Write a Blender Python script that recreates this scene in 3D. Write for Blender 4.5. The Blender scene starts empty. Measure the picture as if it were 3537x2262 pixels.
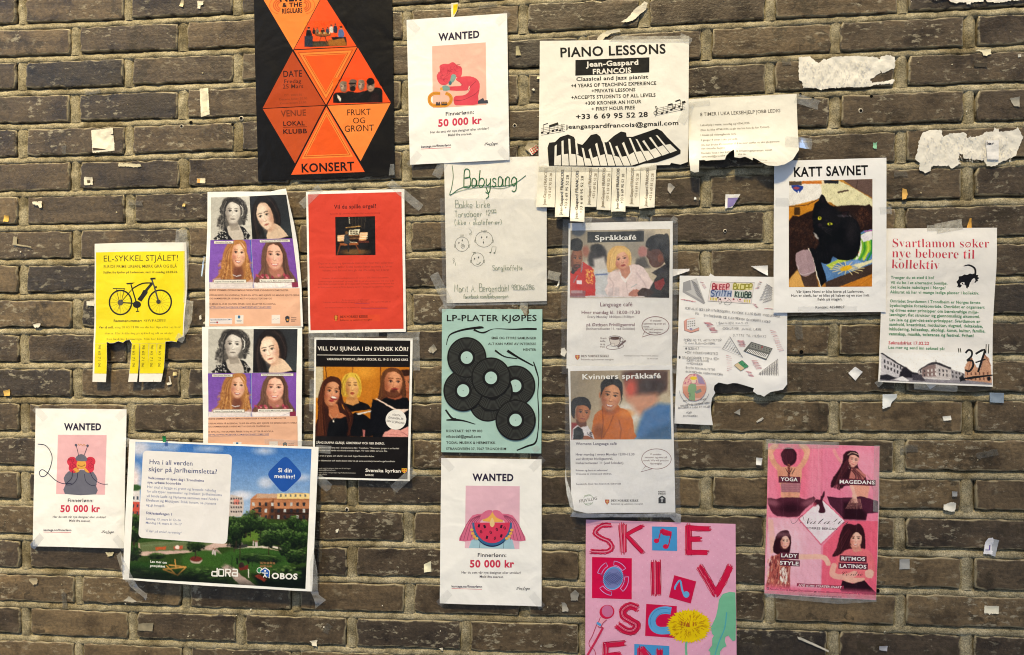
import bpy, bmesh, math, random
import numpy as np
from mathutils import Matrix, Vector, noise
from mathutils.geometry import tessellate_polygon

# ------------------------------------------------------------------ camera, sky, sun, exposure
SC = bpy.context.scene
COL = SC.collection
ZO = 2.25                      # height of the first measured brick course above the pavement
IW, IH, FOC = 3537.0, 2262.0, 2700.0
RM = np.array([[0.9943993197490691, 0.1051072291230221, -0.011066312333797804],
               [-0.10511577260547592, 0.9944599728648956, -0.00019162229785235085],
               [0.010984863774417576, 0.0013537930534937947, 0.9999387481302171]])
CP = np.array([1.22153323, -1.57010848, -0.71534188])
cam = bpy.data.cameras.new('camera')
cam_o = bpy.data.objects.new('camera', cam); COL.objects.link(cam_o)
cam.sensor_width = 36.0; cam.lens = 36.0 * FOC / IW; cam.clip_start = 0.02; cam.clip_end = 400
rt, fw, up = RM
cam_o.matrix_world = Matrix(((rt[0], up[0], -fw[0], CP[0]), (rt[1], up[1], -fw[1], CP[1]), (rt[2], up[2], -fw[2], CP[2] + ZO), (0, 0, 0, 1)))
SC.camera = cam_o
SUN_EL, SUN_AZ = math.radians(57), math.radians(-10)   # azimuth from the wall's normal, negative = from the left
SKY_STRENGTH = 0.15
HY = 9.0                   # distance of the unseen gabled house added as a sun blocker; its roofline half hides the low part of the wall from the sun
SUN_STRENGTH = 3.3
SC.view_settings.view_transform = 'Standard'; SC.view_settings.look = 'None'
SC.view_settings.gamma = 1; SC.view_settings.use_curve_mapping = False
SC.view_settings.exposure = 1.14
SC.cycles.filter_width = 1.05; SC.cycles.use_denoising = True
w = bpy.data.worlds.new('World'); SC.world = w; w.use_nodes = True
nt = w.node_tree; bg = nt.nodes['Background']
sky = nt.nodes.new('ShaderNodeTexSky'); sky.sky_type = 'NISHITA'; sky.sun_disc = False
sky.sun_elevation = SUN_EL; sky.sun_rotation = math.pi - SUN_AZ * -1
sky.dust_density = 2.0
nt.links.new(sky.outputs[0], bg.inputs[0]); bg.inputs[1].default_value = SKY_STRENGTH
sd = bpy.data.lights.new('sun', 'SUN'); sd.energy = SUN_STRENGTH; sd.angle = math.radians(7); sd.color = (1.0, 0.80, 0.42)
so = bpy.data.objects.new('sun', sd); COL.objects.link(so)
sdir = Vector((math.sin(SUN_AZ) * math.cos(SUN_EL), -math.cos(SUN_AZ) * math.cos(SUN_EL), math.sin(SUN_EL)))  # towards the sun
so.rotation_euler = sdir.to_track_quat('Z', 'Y').to_euler(); so.location = sdir * 20

# ------------------------------------------------------------------ helpers
rng = np.random.default_rng(7)
random.seed(7)
def lin(c):
    if isinstance(c, str):
        c = c.lstrip('#'); c = [int(c[i:i+2], 16) / 255 for i in (0, 2, 4)]
    return np.array([x / 12.92 if x <= 0.04045 else ((x + 0.055) / 1.055) ** 2.4 for x in c])
def pc(c): return lin(c) * 0.84          # printed colour on white paper
K = 2.0267                                # tile scale
TILES = {'T1': (0, 0, K), 'T2': (850, 0, K), 'T3': (1750, 0, K), 'T4': (2637, 0, K), 'M1': (0, 750, K), 'M2': (700, 640, 2.2775),
         'M3': (1450, 700, 3.0367), 'M4': (1900, 700, 2.1447), 'M5': (2637, 700, K), 'B1': (0, 1502, K), 'C2': (850, 1100, 2.5667),
         'LP': (1500, 1040, 2.8), 'B4': (1400, 1502, K), 'KV': (1900, 1240, 2.566), 'SK': (1950, 1750, 3.007), 'DA': (2600, 1500, 2.566),
         'BL': (2300, 930, 2.8), 'B5': (2637, 1502, K), 'B2': (700, 1502, K), 'B3': (1800, 1502, K), 'R4': (2200, 400, 3.0367),
         'W1': (1350, 0, 3.0367), 'D': (0, 0, 2408 / 3537)}
def remap(name, src, base, dst):
    """a print laid out once and hung askew elsewhere: projective map of four corners"""
    A, b = [], []
    for (x, y), (X, Y) in zip(src, dst):
        A += [[x, y, 1, 0, 0, 0, -X*x, -X*y], [0, 0, 0, x, y, 1, -Y*x, -Y*y]]; b += [X, Y]
    h = np.append(np.linalg.solve(np.array(A, float), np.array(b, float)), 1).reshape(3, 3)
    s = math.dist(src[0], src[2]) / math.dist(dst[0], dst[2])
    TILES[name] = (h, base, TILES[base][2] * s)
def wall_xz(T, pts):
    """survey-sheet coordinates -> metres on the wall (x, z)"""
    p = np.asarray(pts, float).reshape(-1, 2)
    if isinstance(TILES[T][0], np.ndarray):
        h, T = TILES[T][0], TILES[T][1]
        q = np.concatenate([p, np.ones((len(p), 1))], 1) @ h.T; p = q[:, :2] / q[:, 2:]
    ox, oy, k = TILES[T]
    sx, sy = ox + p[:, 0] / k, oy + p[:, 1] / k
    d = np.stack([(sx - IW / 2) / FOC, np.ones(len(sx)), -(sy - IH / 2) / FOC], 1) @ RM
    t = -CP[1] / d[:, 1]
    q = CP + d * t[:, None]
    return np.stack([q[:, 0], q[:, 2] + ZO], 1)
def smooth(pts, n=5, closed=True):
    p = np.asarray(pts, float); m = len(p); out = []
    rngi = range(m if closed else m - 1)
    for i in rngi:
        if closed: a, b, c, d = p[i-1], p[i], p[(i+1) % m], p[(i+2) % m]
        else: a, b, c, d = p[max(i-1, 0)], p[i], p[i+1], p[min(i+2, m-1)]
        for j in range(n):
            t = j / n
            out.append(0.5 * ((2*b) + (c-a)*t + (2*a-5*b+4*c-d)*t*t + (3*b-a-3*c+d)*t**3))
    if not closed: out.append(p[-1])
    return np.array(out)
def ellipse(cx, cy, rx, ry, rot=0, n=28, a0=0, a1=360):
    full = abs(a1 - a0) >= 360
    a = np.radians(np.linspace(a0, a1, n, endpoint=not full)); r = math.radians(rot)
    x, y = rx * np.cos(a), ry * np.sin(a)
    return np.stack([cx + x*math.cos(r) - y*math.sin(r), cy + x*math.sin(r) + y*math.cos(r)], 1)
def tess(pts):
    p = [Vector((float(x), float(y), 0)) for x, y in pts]
    return tessellate_polygon([p])
def split_long(V, F, L, fc=None):
    """bisect triangles whose longest edge exceeds L; V (n,2or3) F (m,3)"""
    V = [np.asarray(V, float)]; n = len(V[0]); F = np.asarray(F, int).reshape(-1, 3)
    ids = np.arange(len(F)) if fc is None else np.asarray(fc)
    done_F, done_i = [], []
    allV = V[0]
    for _ in range(16):
        P = allV[F]
        e = np.stack([np.linalg.norm(P[:, (i+1) % 3, :2] - P[:, i, :2], axis=1) for i in range(3)], 1)
        k = e.argmax(1); big = e.max(1) > L
        done_F.append(F[~big]); done_i.append(ids[~big])
        if not big.any(): break
        F = F[big]; ids = ids[big]; k = k[big]; r = np.arange(len(F))
        a, b, c = F[r, k], F[r, (k+1) % 3], F[r, (k+2) % 3]
        mid = (allV[a] + allV[b]) / 2
        key = np.minimum(a, b) * 10000000 + np.maximum(a, b)
        uk, idx, inv = np.unique(key, return_index=True, return_inverse=True)
        m = len(allV) + inv.ravel()
        allV = np.concatenate([allV, mid[idx]])
        F = np.concatenate([np.stack([a, m, c], 1), np.stack([m, b, c], 1)]); ids = np.concatenate([ids, ids])
    else:
        done_F.append(F); done_i.append(ids)
    return allV, np.concatenate(done_F), np.concatenate(done_i)
def mesh_np(name, V, F, mat, loc=(0, 0, 0), corner_cols=None, smooth_=False, vert_cols=None, quads=False):
    me = bpy.data.meshes.new(name); V = np.asarray(V, np.float32) - np.asarray(loc, np.float32); F = np.asarray(F, np.int32)
    k = F.shape[1]
    me.vertices.add(len(V)); me.vertices.foreach_set('co', V.ravel())
    me.loops.add(F.size); me.loops.foreach_set('vertex_index', F.ravel())
    me.polygons.add(len(F)); me.polygons.foreach_set('loop_start', np.arange(0, F.size, k, dtype=np.int32))
    if smooth_: me.polygons.foreach_set('use_smooth', np.ones(len(F), bool))
    if vert_cols is not None:
        at = me.color_attributes.new('Col', 'FLOAT_COLOR', 'POINT')
        at.data.foreach_set('color', np.concatenate([vert_cols, np.ones((len(V), 1))], 1).astype(np.float32).ravel())
    if corner_cols is not None:
        at = me.color_attributes.new('Col', 'FLOAT_COLOR', 'CORNER')
        c = np.repeat(np.asarray(corner_cols), k, axis=0)
        at.data.foreach_set('color', np.concatenate([c, np.ones((len(c), 1))], 1).astype(np.float32).ravel())
    me.update(calc_edges=True); me.validate()
    if mat: me.materials.append(mat)
    return me
def link(name, me, parent=None, loc=None):
    o = bpy.data.objects.new(name, me); COL.objects.link(o)
    if parent is not None: o.parent = parent
    if loc is not None: o.location = loc
    return o
def tag(o, label=None, cat=None, group=None, kind=None):
    for k, v in (('label', label), ('category', cat), ('group', group), ('kind', kind)):
        if v: o[k] = v
    return o

# ------------------------------------------------------------------ materials
def N(nt, t, **kw):
    n = nt.nodes.new(t)
    for k, v in kw.items():
        if k in ('operation', 'blend_type', 'data_type', 'noise_dimensions', 'attribute_name', 'feature', 'layer_name', 'interpolation', 'wave_type', 'bands_direction', 'distance'):
            setattr(n, k, v)
        else: n.inputs[k].default_value = v
    return n
def new_mat(name):
    m = bpy.data.materials.new(name); m.use_nodes = True
    return m, m.node_tree, m.node_tree.nodes['Principled BSDF']
def ramp(nt, stops):
    r = nt.nodes.new('ShaderNodeValToRGB'); el = r.color_ramp.elements
    while len(el) < len(stops): el.new(0.5)
    for e, (p, c) in zip(el, stops): e.position = p; e.color = (*c, 1) if len(c) == 3 else c
    return r
def mixc(nt, fac, a, b, mode='MIX'):
    n = nt.nodes.new('ShaderNodeMix'); n.data_type = 'RGBA'; n.blend_type = mode
    for sock, v in ((n.inputs[0], fac), (n.inputs[6], a), (n.inputs[7], b)):
        if hasattr(v, 'is_linked') or isinstance(v, bpy.types.NodeSocket): nt.links.new(v, sock)
        else: sock.default_value = v if not isinstance(v, tuple) else (*v, 1)
    return n.outputs[2]

def brick_material():
    m, nt, b = new_mat('fired_brown_brick'); L = nt.links.new
    tc = nt.nodes.new('ShaderNodeTexCoord'); oi = nt.nodes.new('ShaderNodeObjectInfo')
    at = nt.nodes.new('ShaderNodeAttribute'); at.attribute_name = 'tone'     # only the joined outer bricks carry it
    comb = nt.nodes.new('ShaderNodeCombineXYZ')
    mul = N(nt, 'ShaderNodeMath', operation='MULTIPLY'); mul.inputs[1].default_value = 37.0; L(oi.outputs['Random'], mul.inputs[0])
    for i in range(3): L(mul.outputs[0], comb.inputs[i])
    add = N(nt, 'ShaderNodeVectorMath', operation='ADD'); L(tc.outputs['Object'], add.inputs[0]); L(comb.outputs[0], add.inputs[1])
    P = add.outputs[0]
    def mapped(sx, sy, sz):
        mp = nt.nodes.new('ShaderNodeMapping'); mp.inputs['Scale'].default_value = (sx, sy, sz); L(P, mp.inputs[0]); return mp.outputs[0]
    def noise_(vec, scale, detail=4, rough=0.55):
        n = N(nt, 'ShaderNodeTexNoise', Scale=scale, Detail=detail, Roughness=rough); L(vec, n.inputs['Vector']); return n.outputs[0]
    streak = noise_(mapped(1, 1, 6), 9, 5, .6)
    blot = noise_(P, 14, 4, .6)
    fine = noise_(P, 160, 3, .6)
    r0 = ramp(nt, [(0.0, (.032, .024, .017)), (.15, (.056, .039, .024)), (.5, (.079, .055, .031)), (.8, (.108, .074, .039)), (1.0, (.140, .097, .050))]); L(oi.outputs['Random'], r0.inputs[0])
    rs = ramp(nt, [(.3, (.72,) * 3), (.7, (1.30,) * 3)]); L(streak, rs.inputs[0])
    c = mixc(nt, 1.0, r0.outputs[0], rs.outputs[0], 'MULTIPLY')
    rb = ramp(nt, [(.36, (.55, .53, .50)), (.46, (.98, .98, .98)), (.60, (1.06, 1.06, 1.06)), (.68, (1.38, 1.34, 1.26))]); L(blot, rb.inputs[0])
    c = mixc(nt, 1.0, c, rb.outputs[0], 'MULTIPLY')
    rf = ramp(nt, [(.32, (.70,) * 3), (.68, (1.24,) * 3)]); L(fine, rf.inputs[0])
    c = mixc(nt, 1.0, c, rf.outputs[0], 'MULTIPLY')
    # dark glue ghosts left by old tape: hard-edged cells where a coarse noise agrees
    vor = N(nt, 'ShaderNodeTexVoronoi', Scale=30); vor.distance = 'CHEBYCHEV'; L(mapped(.8, 1, 1), vor.inputs['Vector'])
    sep = nt.nodes.new('ShaderNodeSeparateColor'); L(vor.outputs['Color'], sep.inputs[0])
    g1 = N(nt, 'ShaderNodeMath', operation='GREATER_THAN'); g1.inputs[1].default_value = .88; L(sep.outputs[0], g1.inputs[0])
    rg = ramp(nt, [(.44, (0, 0, 0)), (.55, (1, 1, 1))]); L(noise_(P, 55, 4, .7), rg.inputs[0])
    gm = N(nt, 'ShaderNodeMath', operation='MULTIPLY'); L(g1.outputs[0], gm.inputs[0]); L(rg.outputs[0], gm.inputs[1])
    gm2 = N(nt, 'ShaderNodeMath', operation='MULTIPLY'); L(gm.outputs[0], gm2.inputs[0]); gm2.inputs[1].default_value = .75
    c = mixc(nt, gm2.outputs[0], c, (.035, .024, .010))
    # pale scuffs and cement smears, more of them toward the brick's rim
    rw = ramp(nt, [(.555, (0, 0, 0)), (.62, (1, 1, 1))]); L(noise_(mapped(1, 1, 1.8), 60, 6, .68), rw.inputs[0])
    rw2 = ramp(nt, [(.46, (0, 0, 0)), (.62, (1, 1, 1))]); L(noise_(P, 11, 2, .5), rw2.inputs[0])
    wm = N(nt, 'ShaderNodeMath', operation='MULTIPLY'); L(rw.outputs[0], wm.inputs[0]); L(rw2.outputs[0], wm.inputs[1])
    wm2 = N(nt, 'ShaderNodeMath', operation='MULTIPLY'); L(wm.outputs[0], wm2.inputs[0]); wm2.inputs[1].default_value = .72
    c = mixc(nt, wm2.outputs[0], c, (.36, .32, .23))
    # cement haze along the rim, from the brick's own 'rim' attribute
    ar = nt.nodes.new('ShaderNodeAttribute'); ar.attribute_name = 'rim'
    rr = ramp(nt, [(.56, (0, 0, 0)), (.66, (1, 1, 1))]); 
    ad = N(nt, 'ShaderNodeMath', operation='ADD'); 
    sc = N(nt, 'ShaderNodeMath', operation='MULTIPLY'); sc.inputs[1].default_value = .16; L(ar.outputs['Fac'], sc.inputs[0])
    L(noise_(P, 48, 5, .65), ad.inputs[0]); L(sc.outputs[0], ad.inputs[1]); L(ad.outputs[0], rr.inputs[0])
    rm = N(nt, 'ShaderNodeMath', operation='MULTIPLY'); L(rr.outputs[0], rm.inputs[0]); L(ar.outputs['Fac'], rm.inputs[1])
    c = mixc(nt, rm.outputs[0], c, (.26, .215, .13))
    L(c, b.inputs['Base Color'])
    # small pits
    pits = N(nt, 'ShaderNodeTexVoronoi', Scale=190); L(P, pits.inputs['Vector'])
    rp = ramp(nt, [(.06, (0, 0, 0)), (.16, (1, 1, 1))]); L(pits.outputs['Distance'], rp.inputs[0])
    hb = N(nt, 'ShaderNodeMath', operation='ADD'); L(fine, hb.inputs[0])
    h2 = N(nt, 'ShaderNodeMath', operation='MULTIPLY'); h2.inputs[1].default_value = .5; L(rp.outputs[0], h2.inputs[0]); L(h2.outputs[0], hb.inputs[1])
    h3 = N(nt, 'ShaderNodeMath', operation='MULTIPLY'); h3.inputs[1].default_value = 1.3; L(streak, h3.inputs[0])
    h4 = N(nt, 'ShaderNodeMath', operation='ADD'); L(hb.outputs[0], h4.inputs[0]); L(h3.outputs[0], h4.inputs[1])
    bp = N(nt, 'ShaderNodeBump', Strength=.8, Distance=.0013); L(h4.outputs[0], bp.inputs['Height']); L(bp.outputs[0], b.inputs['Normal'])
    rr2 = ramp(nt, [(.3, (.36,) * 3), (.7, (.60,) * 3)]); L(blot, rr2.inputs[0]); L(rr2.outputs[0], b.inputs['Roughness'])
    b.inputs['Specular IOR Level'].default_value = .5
    return m
def mortar_material():
    m, nt, b = new_mat('sandy_mortar'); L = nt.links.new
    tc = nt.nodes.new('ShaderNodeTexCoord'); P = tc.outputs['Object']
    def noise_(scale, detail=4, rough=.6):
        n = N(nt, 'ShaderNodeTexNoise', Scale=scale, Detail=detail, Roughness=rough); L(P, n.inputs['Vector']); return n.outputs[0]
    r = ramp(nt, [(.36, (.17, .145, .092)), (.5, (.305, .264, .172)), (.64, (.42, .37, .255))]); L(noise_(26, 6, .65), r.inputs[0])
    r2 = ramp(nt, [(.38, (.58,) * 3), (.60, (1.22,) * 3)]); n2 = noise_(420, 3, .7); L(n2, r2.inputs[0])
    c = mixc(nt, 1.0, r.outputs[0], r2.outputs[0], 'MULTIPLY')
    r3 = ramp(nt, [(.54, (1, 1, 1)), (.64, (.66, .62, .55))]); L(noise_(9, 3, .5), r3.inputs[0])
    c = mixc(nt, 1.0, c, r3.outputs[0], 'MULTIPLY')
    L(c, b.inputs['Base Color']); b.inputs['Roughness'].default_value = .95; b.inputs['Specular IOR Level'].default_value = .15
    a = N(nt, 'ShaderNodeMath', operation='ADD'); L(n2, a.inputs[0]); L(noise_(150, 4, .6), a.inputs[1])
    bp = N(nt, 'ShaderNodeBump', Strength=.9, Distance=.0016); L(a.outputs[0], bp.inputs['Height']); L(bp.outputs[0], b.inputs['Normal'])
    return m
def print_material(name, rough=.42, spec=.35, bump=.12):
    m, nt, b = new_mat(name); L = nt.links.new
    at = nt.nodes.new('ShaderNodeAttribute'); at.attribute_name = 'Col'
    tc = nt.nodes.new('ShaderNodeTexCoord')
    n = N(nt, 'ShaderNodeTexNoise', Scale=38, Detail=3, Roughness=.5); L(tc.outputs['Object'], n.inputs['Vector'])
    r = ramp(nt, [(.3, (.965, .965, .96)), (.7, (1, 1, 1))]); L(n.outputs[0], r.inputs[0])
    L(mixc(nt, 1.0, at.outputs['Color'], r.outputs[0], 'MULTIPLY'), b.inputs['Base Color'])
    b.inputs['Roughness'].default_value = rough; b.inputs['Specular IOR Level'].default_value = spec
    n2 = N(nt, 'ShaderNodeTexNoise', Scale=11, Detail=2.5, Roughness=.5, Distortion=.8); L(tc.outputs['Object'], n2.inputs['Vector'])
    ma = N(nt, 'ShaderNodeMath', operation='MULTIPLY_ADD'); ma.inputs[1].default_value = 4.0; L(n2.outputs[0], ma.inputs[0]); L(n.outputs[0], ma.inputs[2])
    bp = N(nt, 'ShaderNodeBump', Strength=min(1, bump * 2.2), Distance=.004); L(ma.outputs[0], bp.inputs['Height']); L(bp.outputs[0], b.inputs['Normal'])
    return m
def clear_material(name, haze=.12, tint=(.9, .9, .88), rough=.16, gloss=.10, streaky=True):
    """thin clear plastic: mostly see-through, a little milky, glossy"""
    m, nt, b = new_mat(name); L = nt.links.new; nt.nodes.remove(b)
    out = nt.nodes['Material Output']
    tr = nt.nodes.new('ShaderNodeBsdfTransparent'); df = nt.nodes.new('ShaderNodeBsdfDiffuse'); gl = nt.nodes.new('ShaderNodeBsdfGlossy')
    df.inputs[0].default_value = (*tint, 1); gl.inputs['Roughness'].default_value = rough
    tc = nt.nodes.new('ShaderNodeTexCoord')
    n = N(nt, 'ShaderNodeTexNoise', Scale=70, Detail=4, Roughness=.65); L(tc.outputs['Object'], n.inputs['Vector'])
    r = ramp(nt, [(.35, (haze * .55,) * 3), (.7, (min(1, haze * 1.6),) * 3)]); L(n.outputs[0], r.inputs[0])
    m1 = nt.nodes.new('ShaderNodeMixShader'); L(r.outputs[0], m1.inputs[0]); L(tr.outputs[0], m1.inputs[1]); L(df.outputs[0], m1.inputs[2])
    fr = nt.nodes.new('ShaderNodeLayerWeight'); fr.inputs[0].default_value = .35
    fm = N(nt, 'ShaderNodeMath', operation='ADD'); fm.inputs[1].default_value = gloss; L(fr.outputs['Fresnel'], fm.inputs[0])
    f2 = N(nt, 'ShaderNodeMath', operation='MULTIPLY'); f2.inputs[1].default_value = .6; L(fm.outputs[0], f2.inputs[0])
    bp = N(nt, 'ShaderNodeBump', Strength=.35, Distance=.002)
    n3 = N(nt, 'ShaderNodeTexNoise', Scale=22, Detail=2, Roughness=.5); L(tc.outputs['Object'], n3.inputs['Vector'])
    L(n3.outputs[0], bp.inputs['Height']); L(bp.outputs[0], gl.inputs['Normal'])
    m2 = nt.nodes.new('ShaderNodeMixShader'); L(f2.outputs[0], m2.inputs[0]); L(m1.outputs[0], m2.inputs[1]); L(gl.outputs[0], m2.inputs[2])
    L(m2.outputs[0], out.inputs[0])
    return m
def plain_material(name, col, rough=.7, spec=.3, var=.15, scale=8):
    m, nt, b = new_mat(name); L = nt.links.new
    tc = nt.nodes.new('ShaderNodeTexCoord')
    n = N(nt, 'ShaderNodeTexNoise', Scale=scale, Detail=4, Roughness=.6); L(tc.outputs['Object'], n.inputs['Vector'])
    r = ramp(nt, [(.3, tuple(x * (1 - var) for x in col)), (.7, tuple(min(1, x * (1 + var)) for x in col))]); L(n.outputs[0], r.inputs[0])
    L(r.outputs[0], b.inputs['Base Color']); b.inputs['Roughness'].default_value = rough; b.inputs['Specular IOR Level'].default_value = spec
    return m
M_BRICK, M_MORTAR = brick_material(), mortar_material()
M_PAPER = print_material('printed_paper'); M_GLOSS = print_material('glossy_print', .34, .28, .10)
M_SCRAP = print_material('torn_paper', .8, .15, .3)
M_TAPE = clear_material('matte_clear_tape', .17, (.80, .80, .76), .15, .12)
M_TAPE2 = clear_material('cloudy_old_tape', .36, (.66, .63, .54), .22, .08)
M_SLEEVE = clear_material('plastic_sleeve', .045, (.85, .86, .88), .13, .10)
M_HEM = clear_material('crumpled_pocket_edge', .42, (.9, .9, .9), .12, .16)
M_HOLE = plain_material('drilled_hole_dark', (.004, .004, .004), .9, .05)

# ------------------------------------------------------------------ the brick wall
CX = [0.95938, 0.95872, -0.00442, 0.00143, -0.00376, 0.00097, 0.00983, -0.0014, 0.00117, -0.00109]
CZ = [-0.67412, 0.0049, -0.66856, 0.0021, 0.00077, -0.00729, -0.00354, -0.00159, -0.00256, 0.00962]
def course(u, v):
    """half-brick column u, course v (downwards) -> metres on the wall; courses wander a little as they were laid"""
    u = np.asarray(u, float); v = np.asarray(v, float)
    uc, vc = np.clip(u, -1, 17), np.clip(v, -1, 19)
    a, b = (uc - 8) / 8, (vc - 9) / 9
    B = [np.ones_like(a), a, b, a*a, a*b, b*b, a**3, a*a*b, a*b*b, b**3]
    X = sum(c * t for c, t in zip(CX, B)) + (u - uc) * .12
    Z = sum(c * t for c, t in zip(CZ, B)) - (v - vc) * .075
    return X, Z + ZO
BW, BH, BD = .219, .0595, .05
def brick_mesh(seed):
    r = np.random.default_rng(seed)
    pts = []
    def side(p0, p1, n, nx, nz):
        for i in range(n):
            t = i / n; j = r.normal(0, .0009) - abs(r.normal(0, .0009))
            if i == 0: j -= .0022
            pts.append((p0[0] + (p1[0]-p0[0])*t + nx*j, p0[1] + (p1[1]-p0[1])*t + nz*j))
    w_, h_ = BW/2, BH/2
    side((-w_, -h_), (w_, -h_), 12, 0, -1); side((w_, -h_), (w_, h_), 4, 1, 0); side((w_, h_), (-w_, h_), 12, 0, 1); side((-w_, h_), (-w_, -h_), 4, -1, 0)
    o = np.array(pts); n = len(o)
    def ring(k, y, jit=0):
        s = np.array([1 - k / w_, 1 - k / h_]); return np.concatenate([o[:, :1]*s[0], np.full((n, 1), y) + (r.normal(0, jit, (n, 1)) if jit else 0), o[:, 1:]*s[1]], 1)
    rings = [ring(0, BD), ring(0, .0020, .0004), ring(.0010, .0005, .0003), ring(.0022, .0001, .0001)]
    inner = ring(.005, 0, .0001)
    rings.append(inner)
    V = np.concatenate(rings + [np.array([[(i-2)*.045, r.normal(0, .0002), 0] for i in range(5)])])
    F = []
    for k in range(4):
        for i in range(n):
            a, b = k*n + i, k*n + (i+1) % n; F += [(a, b, b+n), (a, b+n, a+n)]
    base = 4*n
    # fill the face with fans to five centre points
    cen = 5*n
    near = [int(np.argmin([abs(V[base+i, 0] - (j-2)*.045) for j in range(5)])) for i in range(n)]
    for i in range(n):
        a, b = base+i, base+(i+1) % n
        F.append((a, b, cen+near[i]))
        if near[i] != near[(i+1) % n]: F.append((b, cen+near[(i+1) % n], cen+near[i]))
    V = V.astype(np.float32)
    me = mesh_np('brick', V, F, M_BRICK, smooth_=True)
    at = me.attributes.new('rim', 'FLOAT', 'POINT')
    at.data.foreach_set('value', np.concatenate([np.ones(3*n), np.full(n, .7), np.zeros(n), np.zeros(5)]).astype(np.float32))
    return me
VARS = [brick_mesh(100 + i) for i in range(14)]
wall = bpy.data.objects.new('brick_wall', None); COL.objects.link(wall); wall.location = (1.0, 0, 0)
tag(wall, 'brown brick wall in running bond with sandy joints behind all the posters', 'wall')
WL = np.array([1.0, 0, 0])
outer_V, outer_F, outer_r, off = [], [], [], 0
for v in range(-9, 30):
    for u in range(-11, 27):
        if (u - v) % 2 == 0: continue              # bricks are centred half a brick off the head joints
        X0, Z0 = course(u, v); XL, ZL = course(u-1, v); XR, ZR = course(u+1, v); _, Zt = course(u, v-.5); _, Zb = course(u, v+.5)
        sx = (XR - XL) / .24 * (1 + random.uniform(-.012, .012)); sz = (Zt - Zb) / .075 * (1 + random.uniform(-.03, .02))
        tilt = -math.atan2(ZR - ZL, XR - XL) + math.radians(random.uniform(-.25, .25))
        yo = random.uniform(-.0008, .0012)
        me = VARS[random.randrange(14)]
        flip = random.random() < .5
        inside = -2 <= u <= 18 and -2 <= v <= 20
        dx, dz = random.uniform(-.0015, .0015), random.uniform(-.0012, .0012)
        if inside:
            o = link('brick', me, wall, (X0 - WL[0] + dx, yo, Z0 + dz))
            o.rotation_euler = (math.radians(random.uniform(-.5, .5)), tilt, math.radians(random.uniform(-.3, .3)))
            o.scale = (sx * (-1 if flip else 1), 1, sz)
            o.scale = (sx, 1, sz)
        elif v * .075 < ZO + .05 and (Zt > -.02):
            vv = np.zeros(len(me.vertices) * 3, np.float32); me.vertices.foreach_get('co', vv); vv = vv.reshape(-1, 3) * (sx, 1, sz)
            vv = vv + (X0, yo, Z0)
            ff = np.zeros(len(me.polygons) * 3, np.int32); me.polygons.foreach_get('vertices', ff)
            outer_V.append(vv); outer_F.append(ff.reshape(-1, 3) + off); off += len(vv)
            rv = np.zeros(len(me.vertices), np.float32); me.attributes['rim'].data.foreach_get('value', rv); outer_r.append(rv)
me = mesh_np('outer_bricks', np.concatenate(outer_V), np.concatenate(outer_F), M_BRICK, WL, smooth_=True)
me.attributes.new('rim', 'FLOAT', 'POINT').data.foreach_set('value', np.concatenate(outer_r))
tag(link('outer_bricks', me, wall), kind='stuff')
# mortar: one strip per bed joint with a struck profile, one per head joint
def fbm(x, z, s):
    return noise.fractal(Vector((x * s, z * s, 3.1)), 0.8, 2.0, 3)
mV, mF, mo = [], [], 0
def strip(path, prof, across):
    """path: centre points (x,z); prof: list of (s, y) across; across(i): unit direction of s"""
    global mo
    n, k = len(path), len(prof)
    V = np.zeros((n, k, 3))
    for i, (x, z) in enumerate(path):
        ax, az = across
        wob = .0016 * noise.noise(Vector((x * 30, z * 30, 9)))
        for j, (s, y) in enumerate(prof):
            px_, pz_ = x + ax * s, z + az * s
            e = 1 if 0 < j < k-1 else 0
            V[i, j] = (px_ + ax*wob, y + e * (.0022 * fbm(px_, pz_, 45) + .0014 * fbm(px_, pz_, 160)), pz_ + az*wob)
    idx = np.arange(n*k).reshape(n, k)
    a, b, c, d = idx[:-1, :-1].ravel(), idx[1:, :-1].ravel(), idx[1:, 1:].ravel(), idx[:-1, 1:].ravel()
    F = np.stack([a, b, c, d], 1)
    mV.append(V.reshape(-1, 3)); mF.append(F + mo); mo += n*k
bed = [(-.0125, .012), (-.0088, .0024), (-.006, .0006), (-.002, .0008), (.002, .0022), (.0048, .0050), (.0078, .0098), (.0125, .016)]
head = [(-.016, .012), (-.011, .0042), (-.006, .0016), (0, .0008), (.006, .0014), (.011, .0040), (.016, .012)]
for v in range(-10, 30):
    near = -3 <= v <= 20
    us = np.linspace(-3, 19, 430) if near else np.linspace(-12, 27, 90)
    if near: us = np.concatenate([np.linspace(-12, -3, 20)[:-1], us, np.linspace(19, 27, 18)[1:]])
    X, Z = course(us, np.full(len(us), v + .5))
    if Z.max() < 0: continue
    strip(list(zip(X, Z)), bed, (0, 1))
    for u in range(-11, 28):
        if (u - v) % 2: continue
        Xh, Zh = course(u, np.array([v - .5, v + .5])); Xc, Zc = course(u, v)
        zz = np.linspace(Zh[0] - .004, Zh[1] + .004, 12 if (near and -3 <= u <= 19) else 3)
        if zz.min() < 0: continue
        wd = random.uniform(-.0012, .0012); sc_ = random.uniform(.88, 1.1)
        dirp = [(s * sc_, y + .0005) for s, y in head]
        strip([(Xc + wd, z) for z in zz], dirp[::-1], (1, 0))
mo_ = mesh_np('mortar', np.concatenate(mV), np.concatenate(mF), M_MORTAR, WL, smooth_=True)
link('mortar', mo_, wall)
def box_np(x0, x1, y0, y1, z0, z1):
    V = np.array([(x, y, z) for x in (x0, x1) for y in (y0, y1) for z in (z0, z1)], float)
    F = np.array([(0, 1, 3, 2), (4, 6, 7, 5), (0, 4, 5, 1), (2, 3, 7, 6), (0, 2, 6, 4), (1, 5, 7, 3)])
    return V, F
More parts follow.
